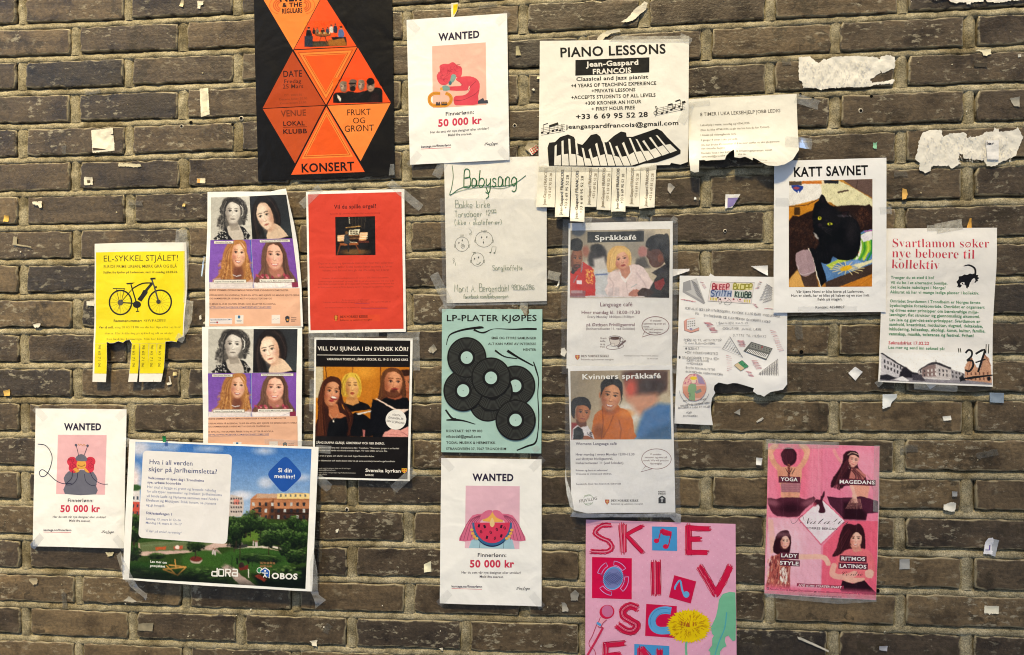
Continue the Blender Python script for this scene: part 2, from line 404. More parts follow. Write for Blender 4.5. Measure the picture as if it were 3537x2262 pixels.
V, F = box_np(float(course(-11.5, 9)[0]), float(course(26.5, 9)[0]), .0175, .24, 0, 2.99)
link('wall_core', mesh_np('wall_core', V, F, M_MORTAR, WL), wall)
# pavement in front of the wall and the added sun-blocking house (both behind or below the picture)
V = np.array([(-60, -60, 0), (60, -60, 0), (60, 60, 0), (-60, 60, 0)], float)
tag(link('pavement', mesh_np('pavement', V, np.array([(0, 1, 2, 3)]), plain_material('pale_concrete_paving', (.30, .295, .28), .85, .2, .12, 3))), 'pale concrete pavement in front of the brick wall', None, None, 'structure')
# ------------------------------------------------------------------ posters: a sheet, and flat print laid on it
TEXT_JOBS = []     # (poster, part, body, T, p0, p1, cap, colour, bold, shear, fit)
def serif(s, ital=False):
    o = ''
    for ch in s:
        if 'A' <= ch <= 'Z': o += chr((0x1D468 if ital else 0x1D400) + ord(ch) - 65)
        elif 'a' <= ch <= 'z': o += chr((0x1D482 if ital else 0x1D41A) + ord(ch) - 97)
        elif '0' <= ch <= '9' and not ital: o += chr(0x1D7CE + ord(ch) - 48)
        else: o += ch
    return o
def script(s):
    return ''.join(chr(0x1D4D0 + ord(c) - 65) if 'A' <= c <= 'Z' else chr(0x1D4EA + ord(c) - 97) if 'a' <= c <= 'z' else c for c in s)

RENAME = {'illustration': 'picture_print', 'handwriting': 'pen_lettering', 'drawing': 'pencil_print', 'scribbled_letters': 'scribbled_lettering', 'speech_bubble': 'speech_bubble_print', 'caption': 'caption_print', 'badge': 'badge_print', 'heading': 'heading_lettering'}
class Poster:
    EPS = 0.00004
    def __init__(self, name, T, outline, label, cat='poster', base=.003, amp=.0012, seed=1, paper='#ffffff', mat=None, curls=(), hang=0.0, group=None, back=None):
        self.T = T; self.name = name; self.base, self.amp, self.curls, self.hang = base, amp, curls, hang
        q = wall_xz(T, outline); self.out = q
        self.x0, self.x1, self.z0, self.z1 = q[:, 0].min(), q[:, 0].max(), q[:, 1].min(), q[:, 1].max()
        self.loc = np.array([(self.x0 + self.x1) / 2, -base, self.z1])
        r = np.random.default_rng(seed)
        self.ph = r.uniform(0, 6.28, 8); self.fr = np.concatenate([r.uniform(9, 17, 4), r.uniform(22, 42, 4)]); self.an = r.uniform(0, 3.14, 8)
        self.am = np.concatenate([r.uniform(.35, .8, 4), r.uniform(.10, .26, 4)])
        self.root = bpy.data.objects.new(name, None); COL.objects.link(self.root); self.root.location = self.loc
        self.name = self.root.name
        tag(self.root, label, cat, group)
        self.mat = mat or M_PAPER
        self.ops = []      # (part, V2 (wall xz), F, colour(s), layer, bbox)
        self.curl_c = [(wall_xz(T, [(cx, cy)])[0], rad, am) for cx, cy, rad, am in curls]
        self.add_op('sheet', q, np.array(tess(q)), pc(paper), 0)
    def height(self, xz):
        x, z = xz[:, 0], xz[:, 1]; h = np.zeros(len(x))
        for i in range(8):
            d = x * math.cos(self.an[i]) + z * math.sin(self.an[i]); h += self.am[i] * np.sin(self.fr[i] * d * 1.6 + self.ph[i])
        h = self.base + self.amp * h
        if self.hang:
            t = np.clip((self.z1 - z) / max(1e-6, self.z1 - self.z0), 0, 1); h = h + self.hang * t ** 1.6
        for c, rad, am in self.curl_c:
            d = np.hypot(x - c[0], z - c[1]); h = h + am * np.exp(-(d / rad) ** 2)
        lo = .0021; return lo + np.where(h - lo > .004, h - lo, .0006 * np.log1p(np.exp(np.clip((h - lo) / .0006, -30, 30))))
    def add_op(self, part, V, F, col, layer=None, bb=None):
        if layer is not None and layer >= 2: self.tick = getattr(self, 'tick', 0) + 1; layer = layer + (self.tick % 60) * .03 + .001
        part = RENAME.get(part, part); V = np.asarray(V, float)
        if bb is None: bb = (V[:, 0].min(), V[:, 1].min(), V[:, 0].max(), V[:, 1].max())
        if layer is None:
            layer = 1
            for o in self.ops:
                b = o[5]
                if o[4] >= layer and not (b[2] < bb[0] or b[0] > bb[2] or b[3] < bb[1] or b[1] > bb[3]): layer = o[4] + 1
        self.ops.append((part, V, F, col, layer, bb))
    def poly(self, pts, col, part='illustration', sm=0, T=None):
        if sm: pts = smooth(pts, sm)
        q = wall_xz(T or self.T, pts); f = tess(q)
        if len(f): self.add_op(part, q, np.array(f), pc(col))
    def rect(self, x0, y0, x1, y1, col, part='illustration', slope=0, T=None):
        """slope: rise of y per x, in sheet pixels (the print hangs slightly askew)"""
        d = (x1 - x0) * slope
        self.poly([(x0, y0), (x1, y0 + d), (x1, y1 + d), (x0, y1)], col, part, T=T)
    def ell(self, cx, cy, rx, ry, col, rot=0, part='illustration', n=24, T=None): self.poly(ellipse(cx, cy, rx, ry, rot, n), col, part, T=T)
    def line(self, pts, wd, col, part='illustration', sm=0, T=None, layer=None, taper=None):
        p = np.asarray(pts, float)
        if sm: p = smooth(p, sm, False)
        d = np.gradient(p, axis=0); d /= np.maximum(np.linalg.norm(d, axis=1, keepdims=True), 1e-9)
        n = np.stack([-d[:, 1], d[:, 0]], 1); ww = np.full(len(p), wd / 2.0)
        if taper is not None: ww = np.interp(np.linspace(0, 1, len(p)), np.linspace(0, 1, len(taper)), taper) * wd / 2
        a, b = p + n * ww[:, None], p - n * ww[:, None]
        V = wall_xz(T or self.T, np.concatenate([a, b])); m = len(p)
        F = []
        for i in range(m - 1): F += [(i, i+1, m+i+1), (i, m+i+1, m+i)]
        self.add_op(part, V, np.array(F), pc(col), layer)
    def ring(self, cx, cy, rx, ry, wd, col, part='illustration', n=40, rot=0, a0=0, a1=360, T=None):
        o, i = ellipse(cx, cy, rx + wd/2, ry + wd/2, rot, n, a0, a1), ellipse(cx, cy, rx - wd/2, ry - wd/2, rot, n, a0, a1)
        V = wall_xz(T or self.T, np.concatenate([o, i])); full = abs(a1-a0) >= 360
        F = []
        for k in range(n if full else n-1): j = (k+1) % n; F += [(k, j, n+j), (k, n+j, n+k)]
        self.add_op(part, V, np.array(F), pc(col))
    def text(self, body, x0, y0, x1, y1, col='#151520', cap=None, bold=0, shear=0, part='lettering', T=None, anchor=None):
        """baseline runs from (x0,y0) to (x1,y1); cap = height of a capital in sheet pixels (else natural proportions)"""
        TEXT_JOBS.append((self, part, body, T or self.T, (x0, y0), (x1, y1), cap, col, bold, shear))
        q = wall_xz(T or self.T, [(x0, y0), (x1, y1), (x0, y0 - (cap or 20)), (x1, y1 - (cap or 20))])
        self.add_op(part, q, None, pc(col))          # holds the layer; the glyphs come later
        TEXT_JOBS[-1] += (len(self.ops) - 1,)
    def photo(self, quad, draw, part='photograph', res=2.0, T=None):
        """quad: tl, tr, br, bl in sheet pixels. draw(r) paints on a Raster whose coordinates are sheet pixels."""
        T = T or self.T; k = TILES[T][2]; q = np.asarray(quad, float)
        nx = int(np.linalg.norm(q[1] - q[0]) / k / res) + 2; ny = int(np.linalg.norm(q[3] - q[0]) / k / res) + 2
        s, t = np.meshgrid(np.linspace(0, 1, nx), np.linspace(0, 1, ny))
        s, t = s[..., None], t[..., None]
        xy = (q[0]*(1-s) + q[1]*s)*(1-t) + (q[3]*(1-s) + q[2]*s)*t
        r = Raster(xy, k * res); draw(r); r.develop()
        V = wall_xz(T, xy.reshape(-1, 2)); idx = np.arange(nx*ny).reshape(ny, nx)
        F = np.stack([idx[:-1, :-1].ravel(), idx[1:, :-1].ravel(), idx[1:, 1:].ravel(), idx[:-1, 1:].ravel()], 1)
        c = np.clip(r.C, 0, 1); c = np.where(c <= 0.04045, c / 12.92, ((c + 0.055) / 1.055) ** 2.4) * .84
        self.add_op(part, V, F, ('grid', c.reshape(-1, 3)))
    def lift(self, xz, layer):
        h = self.height(xz) + (.00012 if layer else 0) + layer * self.EPS
        return np.stack([xz[:, 0], -h, xz[:, 1]], 1)
    def build(self):
        parts = {}
        for part, V, F, col, layer, bb in self.ops:
            if F is None: continue
            if isinstance(col, tuple):
                me = mesh_np(part, self.lift(V, layer), F, M_GLOSS if self.mat is M_GLOSS else self.mat, self.loc, vert_cols=col[1], smooth_=True)
                link(part, me, self.root); continue
            if isinstance(layer, int) and part in ('sheet', 'tear_off_tab'):
                V2, F2, _ = split_long(V, F, .0065)
                # face the room
                me = mesh_np(part, self.lift(V2, layer), F2, self.mat, self.loc, corner_cols=np.repeat(col[None], len(F2), 0), smooth_=True)
                o = link(part, me, self.root); continue
            V2, F2, _ = split_long(V, F, .009)
            P = parts.setdefault(part, [[], [], [], 0])
            P[0].append(self.lift(V2, layer)); P[1].append(F2 + P[3]); P[2].append(np.repeat(col[None], len(F2), 0)); P[3] += len(V2)
        for part, (V, F, C_, _) in parts.items():
            me = mesh_np(part, np.concatenate(V), np.concatenate(F), self.mat, self.loc, corner_cols=np.concatenate(C_), smooth_=True)
            link(part, me, self.root)
    def film(self, part, pts, mat, off=.0008, T=None, L=.012, h0=None, sm=0, jag=0):
        """clear tape or sleeve laid over the sheet and the wall beside it"""
        if sm: pts = smooth(pts, sm)
        q = wall_xz(T or self.T, pts); V2, F2, _ = split_long(q, np.array(tess(q)), L)
        inside = (V2[:, 0] > self.x0) & (V2[:, 0] < self.x1) & (V2[:, 1] > self.z0) & (V2[:, 1] < self.z1)
        dx = np.maximum(np.maximum(self.x0 - V2[:, 0], V2[:, 0] - self.x1), 0); dz = np.maximum(np.maximum(self.z0 - V2[:, 1], V2[:, 1] - self.z1), 0)
        d = np.hypot(dx, dz); k = np.clip(1 - d / .03, 0, 1)
        h = (self.height(V2) + off) * k + (1 - k) * (.0012 if h0 is None else h0)
        V3 = np.stack([V2[:, 0], -h, V2[:, 1]], 1)
        o = link(part, mesh_np(part, V3, F2, mat, self.loc, smooth_=True), self.root)
        return o
    def tape(self, x0, y0, x1, y1, wd, mat=None, T=None, **kw):
        d = np.array([x1-x0, y1-y0], float); d /= np.linalg.norm(d); n = np.array([-d[1], d[0]]) * wd / 2
        a, b = np.array([x0, y0]), np.array([x1, y1])
        r = random.Random(int(x0*7 + y0)); j = lambda: d * r.uniform(-.08, .08) * wd
        return self.film('tape_strip', [a + n + j(), a + j(), a - n + j(), b - n + j(), b + j()*1.5, b + n + j()], mat or M_TAPE, T=T, **kw)

class Raster:
    """paints soft-edged shapes into the colours of a fine grid; coordinates are those of the survey sheet"""
    def __init__(self, xy, cell):
        self.X, self.Y, self.cell = xy[..., 0], xy[..., 1], cell; self.C = np.ones(self.X.shape + (3,)) * .5
        self.rg = np.random.default_rng(int(abs(xy[0, 0, 0] * 13 + xy[0, 0, 1])))
        X, Y = self.X, self.Y; self.X = X + self.waves(X, Y, 34, 1.2) + self.waves(X, Y, 12, .45); self.Y = Y + self.waves(X, Y, 34, 1.2) + self.waves(X, Y, 12, .45)
    def waves(self, X, Y, wl, amp, n=7):
        """smooth random field of the given wavelength: edges wander like real ones, light mottles"""
        o = np.zeros_like(X)
        for i in range(n):
            a, p, k = self.rg.uniform(0, 6.28), self.rg.uniform(0, 6.28), 6.28 / (wl * self.rg.uniform(.6, 1.7)); o += np.sin((X*math.cos(a) + Y*math.sin(a)) * k + p)
        return o * amp / math.sqrt(n)
    def develop(self, contrast=1.12, mottle=.02):
        """as a camera and a cheap printer would leave it: uneven tone, a little more contrast"""
        m = 1 + self.waves(self.X, self.Y, 46, mottle) + self.waves(self.X, self.Y, 17, mottle*.8)
        c = self.C * m[..., None]; self.C = np.clip(.45 + (c - .45) * contrast, 0, 1)
    def curls(self, cx, cy, rx, ry, n, cols, size=7):
        for i in range(n):
            a = self.rg.uniform(0, 6.28); q = self.rg.uniform(0, 1)**.5; x, y = cx+rx*q*math.cos(a), cy+ry*q*math.sin(a); t = self.rg.uniform(0, 6.28)
            self.line([(x + size*math.cos(t+k*1.1)*(1-.12*k), y + size*math.sin(t+k*1.1)*(1-.12*k)) for k in range(4)], size*.5, cols[i % len(cols)], a=.6, sm=3)
    @staticmethod
    def c(col):
        if isinstance(col, str): col = col.lstrip('#'); return np.array([int(col[i:i+2], 16) / 255 for i in (0, 2, 4)])
        return np.array(col, float)
    def fill(self, col): self.C[:] = self.c(col)
    def grad(self, c0, c1, p0, p1):
        d = np.array(p1, float) - p0; t = np.clip(((self.X - p0[0]) * d[0] + (self.Y - p0[1]) * d[1]) / (d @ d), 0, 1)[..., None]
        self.C[:] = self.c(c0) * (1 - t) + self.c(c1) * t
    def _put(self, m, cov, col):
        self.C[m] = self.C[m] * (1 - cov[:, None]) + self.c(col) * cov[:, None]
    def poly(self, pts, col, soft=0, a=1, sm=0, shade=None):
        p = smooth(pts, sm) if sm else np.asarray(pts, float); s = max(self.cell, soft)
        m = (self.X > p[:, 0].min() - s) & (self.X < p[:, 0].max() + s) & (self.Y > p[:, 1].min() - s) & (self.Y < p[:, 1].max() + s)
        if not m.any(): return
        x, y = self.X[m], self.Y[m]; dd = np.full(len(x), 1e18); ins = np.zeros(len(x), bool)
        for i in range(len(p)):
            ax, ay = p[i-1]; bx, by = p[i]; ex, ey = bx-ax, by-ay; L2 = ex*ex + ey*ey
            if L2 < 1e-12: continue
            t = np.clip(((x-ax)*ex + (y-ay)*ey) / L2, 0, 1); dd = np.minimum(dd, (x-ax-t*ex)**2 + (y-ay-t*ey)**2)
            if ay != by: ins ^= ((ay > y) != (by > y)) & (x < (bx-ax)*(y-ay)/(by-ay) + ax)
        sd_ = np.sqrt(dd) * np.where(ins, 1, -1); cov = np.clip(.5 + sd_ / s, 0, 1) * a
        self._put(m, cov, col)
    def ell(self, cx, cy, rx, ry, col, rot=0, soft=0, a=1):
        s = max(self.cell, soft); R_ = max(rx, ry) + s
        m = (abs(self.X - cx) < R_) & (abs(self.Y - cy) < R_)
        if not m.any(): return
        c_, s_ = math.cos(math.radians(rot)), math.sin(math.radians(rot)); x, y = self.X[m]-cx, self.Y[m]-cy
        u, v = x*c_ + y*s_, -x*s_ + y*c_; rr = np.sqrt((u/rx)**2 + (v/ry)**2); cov = np.clip(.5 + (1 - rr) * min(rx, ry) / s, 0, 1) * a
        self._put(m, cov, col)
    def line(self, pts, wd, col, soft=0, a=1, sm=0):
        p = smooth(pts, sm, False) if sm else np.asarray(pts, float); s = max(self.cell, soft); e = wd/2 + s
        m = (self.X > p[:, 0].min() - e) & (self.X < p[:, 0].max() + e) & (self.Y > p[:, 1].min() - e) & (self.Y < p[:, 1].max() + e)
        if not m.any(): return
        x, y = self.X[m], self.Y[m]; dd = np.full(len(x), 1e18)
        for i in range(1, len(p)):
            ax, ay = p[i-1]; ex, ey = p[i][0]-ax, p[i][1]-ay; L2 = ex*ex + ey*ey + 1e-12
            t = np.clip(((x-ax)*ex + (y-ay)*ey) / L2, 0, 1); dd = np.minimum(dd, (x-ax-t*ex)**2 + (y-ay-t*ey)**2)
        self._put(m, np.clip(.5 + (wd/2 - np.sqrt(dd)) / s, 0, min(1, wd / s)) * a, col)
    def rect(self, x0, y0, x1, y1, col, soft=0, a=1): self.poly([(x0, y0), (x1, y0), (x1, y1), (x0, y1)], col, soft, a)
    def grain(self, amt): self.C += self.rg.normal(0, amt, self.X.shape)[..., None]
    def strands(self, pts0, pts1, n, wd, cols, a=.5, sm=4, jit=3):
        """hair: n strokes between two guide curves"""
        A, B = np.asarray(pts0, float), np.asarray(pts1, float)
        for i in range(n):
            t = self.rg.uniform(0, 1); p = A*(1-t) + B*t + self.rg.normal(0, jit, A.shape)
            self.line(p, wd, cols[self.rg.integers(len(cols))], a=a, sm=sm)
    def face(self, cx, cy, w_, h_, rot=0, skin='#d9a98c', dark='#8a5a44', lip='#b05050', smile=0, turn=0, brow='#4a3428', eye='#2a1c18', light=None, open_=0, eyes_closed=False, hair=None, part=0.0):
        """a head seen from the front: w_, h_ half sizes; turn shifts the features sideways"""
        c_, s_ = math.cos(math.radians(rot)), math.sin(math.radians(rot))
        def P_(x, y): return (cx + (x*w_)*c_ - (y*h_)*s_, cy + (x*w_)*s_ + (y*h_)*c_)
        out = [P_(*p) for p in ((-.92, -.45), (-.6, -.9), (0, -1.02), (.6, -.9), (.92, -.45), (.93, .1), (.74, .55), (.36, .92), (0, 1.02), (-.36, .92), (-.74, .55), (-.93, .1))]
        sk = self.c(skin); dk = self.c(dark); self.poly(out, sk*.62 + dk*.38, sm=3, soft=w_*.10)
        self.ell(*P_(turn*.12, -.06), w_*.80, h_*.86, sk, rot, soft=w_*.55)
        sh = -1 if turn >= 0 else 1
        for k in range(3): self.ell(*P_(sh*(.80 - .10*k), .18), w_*.24, h_*.62, dark, rot, soft=w_*.4, a=.20)
        self.ell(*P_(0, .98), w_*.5, h_*.14, dark, rot, soft=w_*.3, a=.4)
        if light: self.ell(*P_(-sh*.3, -.1), w_*.45, h_*.6, light, rot, soft=w_*.7, a=.5)
        self.ell(*P_(0, -.62), w_*.6, h_*.22, light or skin, rot, soft=w_*.5, a=.35)
        hl = light if light else np.minimum(sk*1.14, 1); self.ell(*P_(turn*.3 - .04, .02), w_*.09, h_*.24, hl, rot, soft=w_*.16, a=.7); self.ell(*P_(turn*.3, .80), w_*.22, h_*.09, hl, rot, soft=w_*.2, a=.5); self.ell(*P_(turn*.3, .25), w_*.16, h_*.07, hl, rot, soft=w_*.14, a=.5)
        for s in (-1, 1): self.ell(*P_(s*.46 + turn*.2, .10), w_*.2, h_*.12, hl, rot, soft=w_*.3, a=.5); self.ell(*P_(s*.5 + turn*.2, .22), w_*.26, h_*.17, lip, rot, soft=w_*.35, a=.22)
        if hair:
            self.poly([P_(*p) for p in ((-1.05, .15), (-1.08, -.5), (-.75, -1.0), (0, -1.16), (.75, -1.0), (1.08, -.5), (1.05, .15), (.93, -.25), (.72, -.62), (part + .12, -.86), (part - .12, -.84), (-.72, -.60), (-.93, -.25))], hair, sm=2, soft=w_*.07)
        T_ = turn * .28
        for s in (-1, 1):
            ex = s*.40 + T_; 
            self.ell(*P_(ex, -.13), w_*.21, h_*.10, dark, rot, soft=w_*.12, a=.45)
            if eyes_closed: self.line([P_(ex-.18, -.10), P_(ex, -.06), P_(ex+.18, -.10)], w_*.07, eye, a=.8)
            else:
                self.ell(*P_(ex, -.10), w_*.165, h_*.055, '#e8e0da', rot, a=.6); self.ell(*P_(ex + turn*.04, -.10), w_*.105, h_*.07, eye, rot, a=.9)
                self.line([P_(ex-.20, -.12), P_(ex, -.185), P_(ex+.20, -.12)], w_*.06, eye, a=.75)
            self.line([P_(ex-.22, -.29), P_(ex, -.335), P_(ex+.22, -.30)], w_*.09, brow, soft=w_*.08, a=.7)
        self.line([P_(.06*(1 if turn >= 0 else -1) + T_*1.1 + .10*sh, -.05), P_(T_*1.35 + .10*sh, .20)], w_*.08, dark, soft=w_*.14, a=.45)
        self.line([P_(T_*1.3 - .15, .29), P_(T_*1.3, .335), P_(T_*1.3 + .15, .29)], w_*.07, dark, soft=w_*.08, a=.8)
        my = .57; mx = T_ * 1.05; mw = .30 + .10 * smile
        if smile:
            self.poly([P_(mx-mw, my-.05), P_(mx, my+.0), P_(mx+mw, my-.05), P_(mx+mw*.6, my+.11), P_(mx, my+.16), P_(mx-mw*.6, my+.11)], lip, sm=2)
            self.poly([P_(mx-mw*.8, my-.02), P_(mx, my+.02), P_(mx+mw*.8, my-.02), P_(mx+mw*.5, my+.07), P_(mx, my+.09), P_(mx-mw*.5, my+.07)], '#faf6f0', sm=2)
        else:
            self.ell(*P_(mx, my), w_*mw*.95, h_*(.055 + .06*open_), lip, rot)
            self.line([P_(mx-mw, my), P_(mx, my+.012), P_(mx+mw, my)], w_*.05, dark, a=.8)
        self.line([P_(mx-.2, my+.2), P_(mx+.2, my+.2)], w_*.08, dark, soft=w_*.12, a=.25)

def flush_text():
    """turns all text jobs into flat glyph meshes on their posters"""
    objs = []; dark = 0
    for j in TEXT_JOBS:
        cu = bpy.data.curves.new('glyphs', 'FONT'); cu.body = j[2]; cu.size = 1; cu.resolution_u = 2 if len(j[2]) > 14 else 3
        cu.offset = (min(j[8] * 1.45 + .007, .024 if len(j[2]) > 12 else .04)) if j[8] >= 0 else j[8]; cu.shear = j[9]; cu.space_character = 1 + max(0, cu.offset) * 2.8
        o = bpy.data.objects.new('glyphs', cu); COL.objects.link(o); objs.append(o)
    dg = bpy.context.evaluated_depsgraph_get(); dg.update()
    for o, (P, part, body, T, p0, p1, cap, col, bold, shear, slot) in zip(objs, TEXT_JOBS):
        ev = o.evaluated_get(dg); me = ev.to_mesh(); me.calc_loop_triangles()
        n = len(me.vertices); V = np.zeros(n*3, np.float32); me.vertices.foreach_get('co', V); V = V.reshape(-1, 3)[:, :2].astype(float)
        F = np.zeros(len(me.loop_triangles)*3, np.int32); me.loop_triangles.foreach_get('vertices', F); F = F.reshape(-1, 3)
        ev.to_mesh_clear()
        if n == 0: print('EMPTY TEXT', body); continue
        x0, x1 = V[:, 0].min(), V[:, 0].max(); u = (V[:, 0] - x0) / (x1 - x0)
        a, b = np.array(p0, float), np.array(p1, float); d = b - a; ln = np.linalg.norm(d); nrm = np.array([d[1], -d[0]]) / ln
        sv = (ln / (x1 - x0)) if cap is None else cap / .727
        xy = a + u[:, None] * d + (V[:, 1] * sv)[:, None] * nrm
        q = wall_xz(T, xy)
        op = P.ops[slot]; P.ops[slot] = (op[0], q, F, op[3], op[4], op[5])
    for o in objs:
        cu = o.data; bpy.data.objects.remove(o); bpy.data.curves.remove(cu)
POSTERS = []
def poster(*a, **k):
    p = Poster(*a, **k); POSTERS.append(p); return p
# ------------------------------------------------------------------ the concert poster
P = poster('concert_poster', 'T2', [(55, -115), (1023, -145), (1043, 1228), (88, 1268)], 'large black concert poster with orange triangles and the word KONSERT', base=.0022, amp=.0008, seed=3, paper='#0f0c0b', mat=M_GLOSS)
P.poly([(72, -90), (575, -100), (333, 352)], '#f98b3c')
P.poly([(545, -35), (340, 348), (776, 327)], '#ef5520')
P.poly([(338, 355), (779, 332), (563, 735)], '#ee6a25')
for k, c in ((.10, '#c9551d'), (.145, '#f58b3a'), (.235, '#c9551d'), (.27, '#f58b3a'), (.30, '#ea5a1c')):
    V_ = np.array([(338, 355), (779, 332), (563, 735)], float); g = V_.mean(0); P.poly(g + (V_ - g) * (1 - k * 1.15), c)
P.poly([(329, 363), (557, 738), (121, 760)], '#b5471c')
P.poly([(785, 336), (1015, 719), (573, 738)], '#f0511c')
P.poly([(121, 765), (555, 743), (346, 1146)], '#c14f20')
P.poly([(573, 742), (1014, 724), (805, 1130)], '#f68a3e')
P.poly([(565, 748), (834, 1205), (318, 1225)], '#f2622a')
V_ = np.array([(565, 768), (752, 1098), (392, 1113)], float); g = V_.mean(0)
for k, c in ((0, '#f58b3a'), (.09, '#c9551d'), (.14, '#f79240'), (.19, '#ea5a1c')): P.poly(g + (V_ - g) * (1 - k), c)
P.text('KONSERT', 393, 1208, 762, 1193, '#1c0f12', 62, .012, part='heading')
P.text('NER', 240, 14, 395, 8, '#1c0f12', 60, .02, part='heading')
P.text('& THE', 258, 53, 396, 48, '#1c0f12', 30, .02); P.text('REGULARS', 256, 97, 398, 91, '#1c0f12', 34, .02)
for s in (-1, 1):
    for k in range(3):
        x = 326 + s * (92 + 22*k); P.ring(326 + s*84, 40, 74, 60, 3, '#e2662a', a0=-80 if s > 0 else 100, a1=80 if s > 0 else 260)
        P.ring(326 + s*70, 40, 60 - 14*k, 48 - 12*k, 8, '#d8602a', a0=-70 if s > 0 else 110, a1=70 if s > 0 else 250, n=20)
P.text('DATE', 266, 543, 396, 538, '#3a1a10', 46, .006); P.text('Fredag', 272, 586, 390, 583, '#4a2014', 28); P.text('25 Mars', 262, 623, 404, 619, '#4a2014', 30)
P.text('CC: 200/150', 270, 677, 396, 672, '#8a3c1c', 15); P.text('Dørene åpner 20.00', 238, 705, 432, 697, '#8a3c1c', 15); P.text('Konsertstart 21.00', 242, 733, 426, 725, '#8a3c1c', 15)
P.text('VENUE', 248, 818, 424, 810, '#7a3418', 44, .006); P.text('LOKAL', 264, 883, 414, 878, '#3a1a12', 32, .01); P.text('KLUBB', 264, 938, 430, 933, '#3a1a12', 32, .01); P.line([(262, 892), (430, 889)], 3, '#3a1a12')
P.text('FRUKT', 712, 810, 875, 804, '#40200f', 44, -.003); P.text('OG', 752, 866, 836, 863, '#40200f', 42, -.003); P.text('GRØNT', 694, 925, 898, 917, '#40200f', 46, -.003)
def band_table(r):
    r.fill('#0f0c0b'); r.poly([(72, -90), (575, -100), (333, 352)], '#f98b3c'); r.poly([(545, -35), (340, 348), (776, 327)], '#ef5520'); r.rect(411, 292, 708, 330, '#3a2e22', 6); r.ell(520, 318, 60, 22, '#4a4436', soft=20); r.ell(640, 300, 70, 30, '#8a5a26', soft=14)
    for x, y, w_, h_, c in ((442, 238, 38, 48, '#1c1c20'), (478, 222, 20, 26, '#2a2422'), (502, 222, 20, 26, '#7a6a5a'), (541, 225, 24, 26, '#26241c'), (573, 218, 20, 26, '#3a4a5e'), (600, 208, 24, 34, '#c8c4c0'), (628, 205, 26, 40, '#243048'), (668, 235, 38, 52, '#5a6a9a')):
        r.poly([(x-w_*.45, y+h_*.6), (x-w_*.5, y-h_*.3), (x-w_*.2, y-h_*.55), (x+w_*.2, y-h_*.55), (x+w_*.5, y-h_*.3), (x+w_*.5, y+h_*.7)], c, sm=2)
        r.ell(x, y-h_*.72, w_*.19, w_*.24, '#b58468'); r.ell(x, y-h_*.72-w_*.14, w_*.24, w_*.16, '#241812')
    r.ell(542, 245, 56, 17, '#6a3a1e'); r.ell(542, 241, 52, 12, '#8f5a30')
    for x in range(500, 590, 12): r.rect(x, 228, x+6, 240, ['#e8d8b0', '#c8a050', '#3a2a20'][x//12 % 3])
    r.rect(412, 255, 470, 330, '#2c3444', 5); r.poly([(600, 262), (700, 262), (706, 300), (620, 296)], '#1a1c26', 4); r.line([(530, 255), (515, 300)], 5, '#3a2418'); r.line([(552, 255), (570, 300)], 5, '#3a2418'); r.poly([(578, 290), (690, 268), (706, 322), (588, 322)], '#9a6428', 5); r.grain(.03)
P.photo([(411, 150), (707, 150), (708, 322), (412, 334)], band_table)
def four_men(r):
    r.fill('#0f0c0b'); r.poly([(338, 355), (779, 332), (563, 735)], '#ee6a25'); r.poly([(785, 336), (1015, 719), (573, 738)], '#f0511c')
    r.poly([(612, 722), (614, 668), (645, 648), (690, 652), (720, 640), (780, 650), (830, 640), (880, 620), (930, 615), (958, 640), (960, 722)], '#1a1718', sm=3)
    for cx, cy, w_, h_, s, hat in ((684, 610, 26, 35, '#d0b4a2', 0), (751, 604, 25, 35, '#94786a', 1), (809, 600, 24, 35, '#d4b8a6', 0), (874, 608, 29, 39, '#b0927e', 2)):
        r.face(cx, cy, w_, h_, -6 if cx < 700 else 4, skin=s, dark='#3a2e2a', lip='#6a4a44', light=None)
        if hat == 0: r.ell(cx, cy-h_*.78, w_*.95, h_*.36, '#8a7868', soft=4); r.ell(cx+w_*.5, cy+h_*.1, w_*.5, h_*.9, '#4a3a36', soft=16, a=.6); r.ell(cx, cy+h_*.75, w_*.55, h_*.22, '#6a5648', soft=8, a=.6)
        if hat == 1: r.ell(cx, cy-30, w_*1.05, 17, '#6a5e58'); r.rect(cx-30, cy-22, cx+20, cy-12, '#221c1c', 3); r.ell(cx, cy+18, w_*.8, 20, '#1e1816', soft=5)
        if hat == 2: r.ell(cx, cy-34, w_*.98, 26, '#141214', soft=2)
    r.ell(905, 690, 30, 40, '#2a1c1c', soft=12); r.poly([(640, 660), (668, 690), (662, 715), (645, 690)], '#d8d0c8', 3); r.grain(.02)
P.photo([(612, 546), (957, 546), (958, 720), (613, 724)], four_men)
P.film('tape_strip', [(1012, 1150), (1040, 1150), (1043, 1228), (1002, 1230)], M_TAPE)

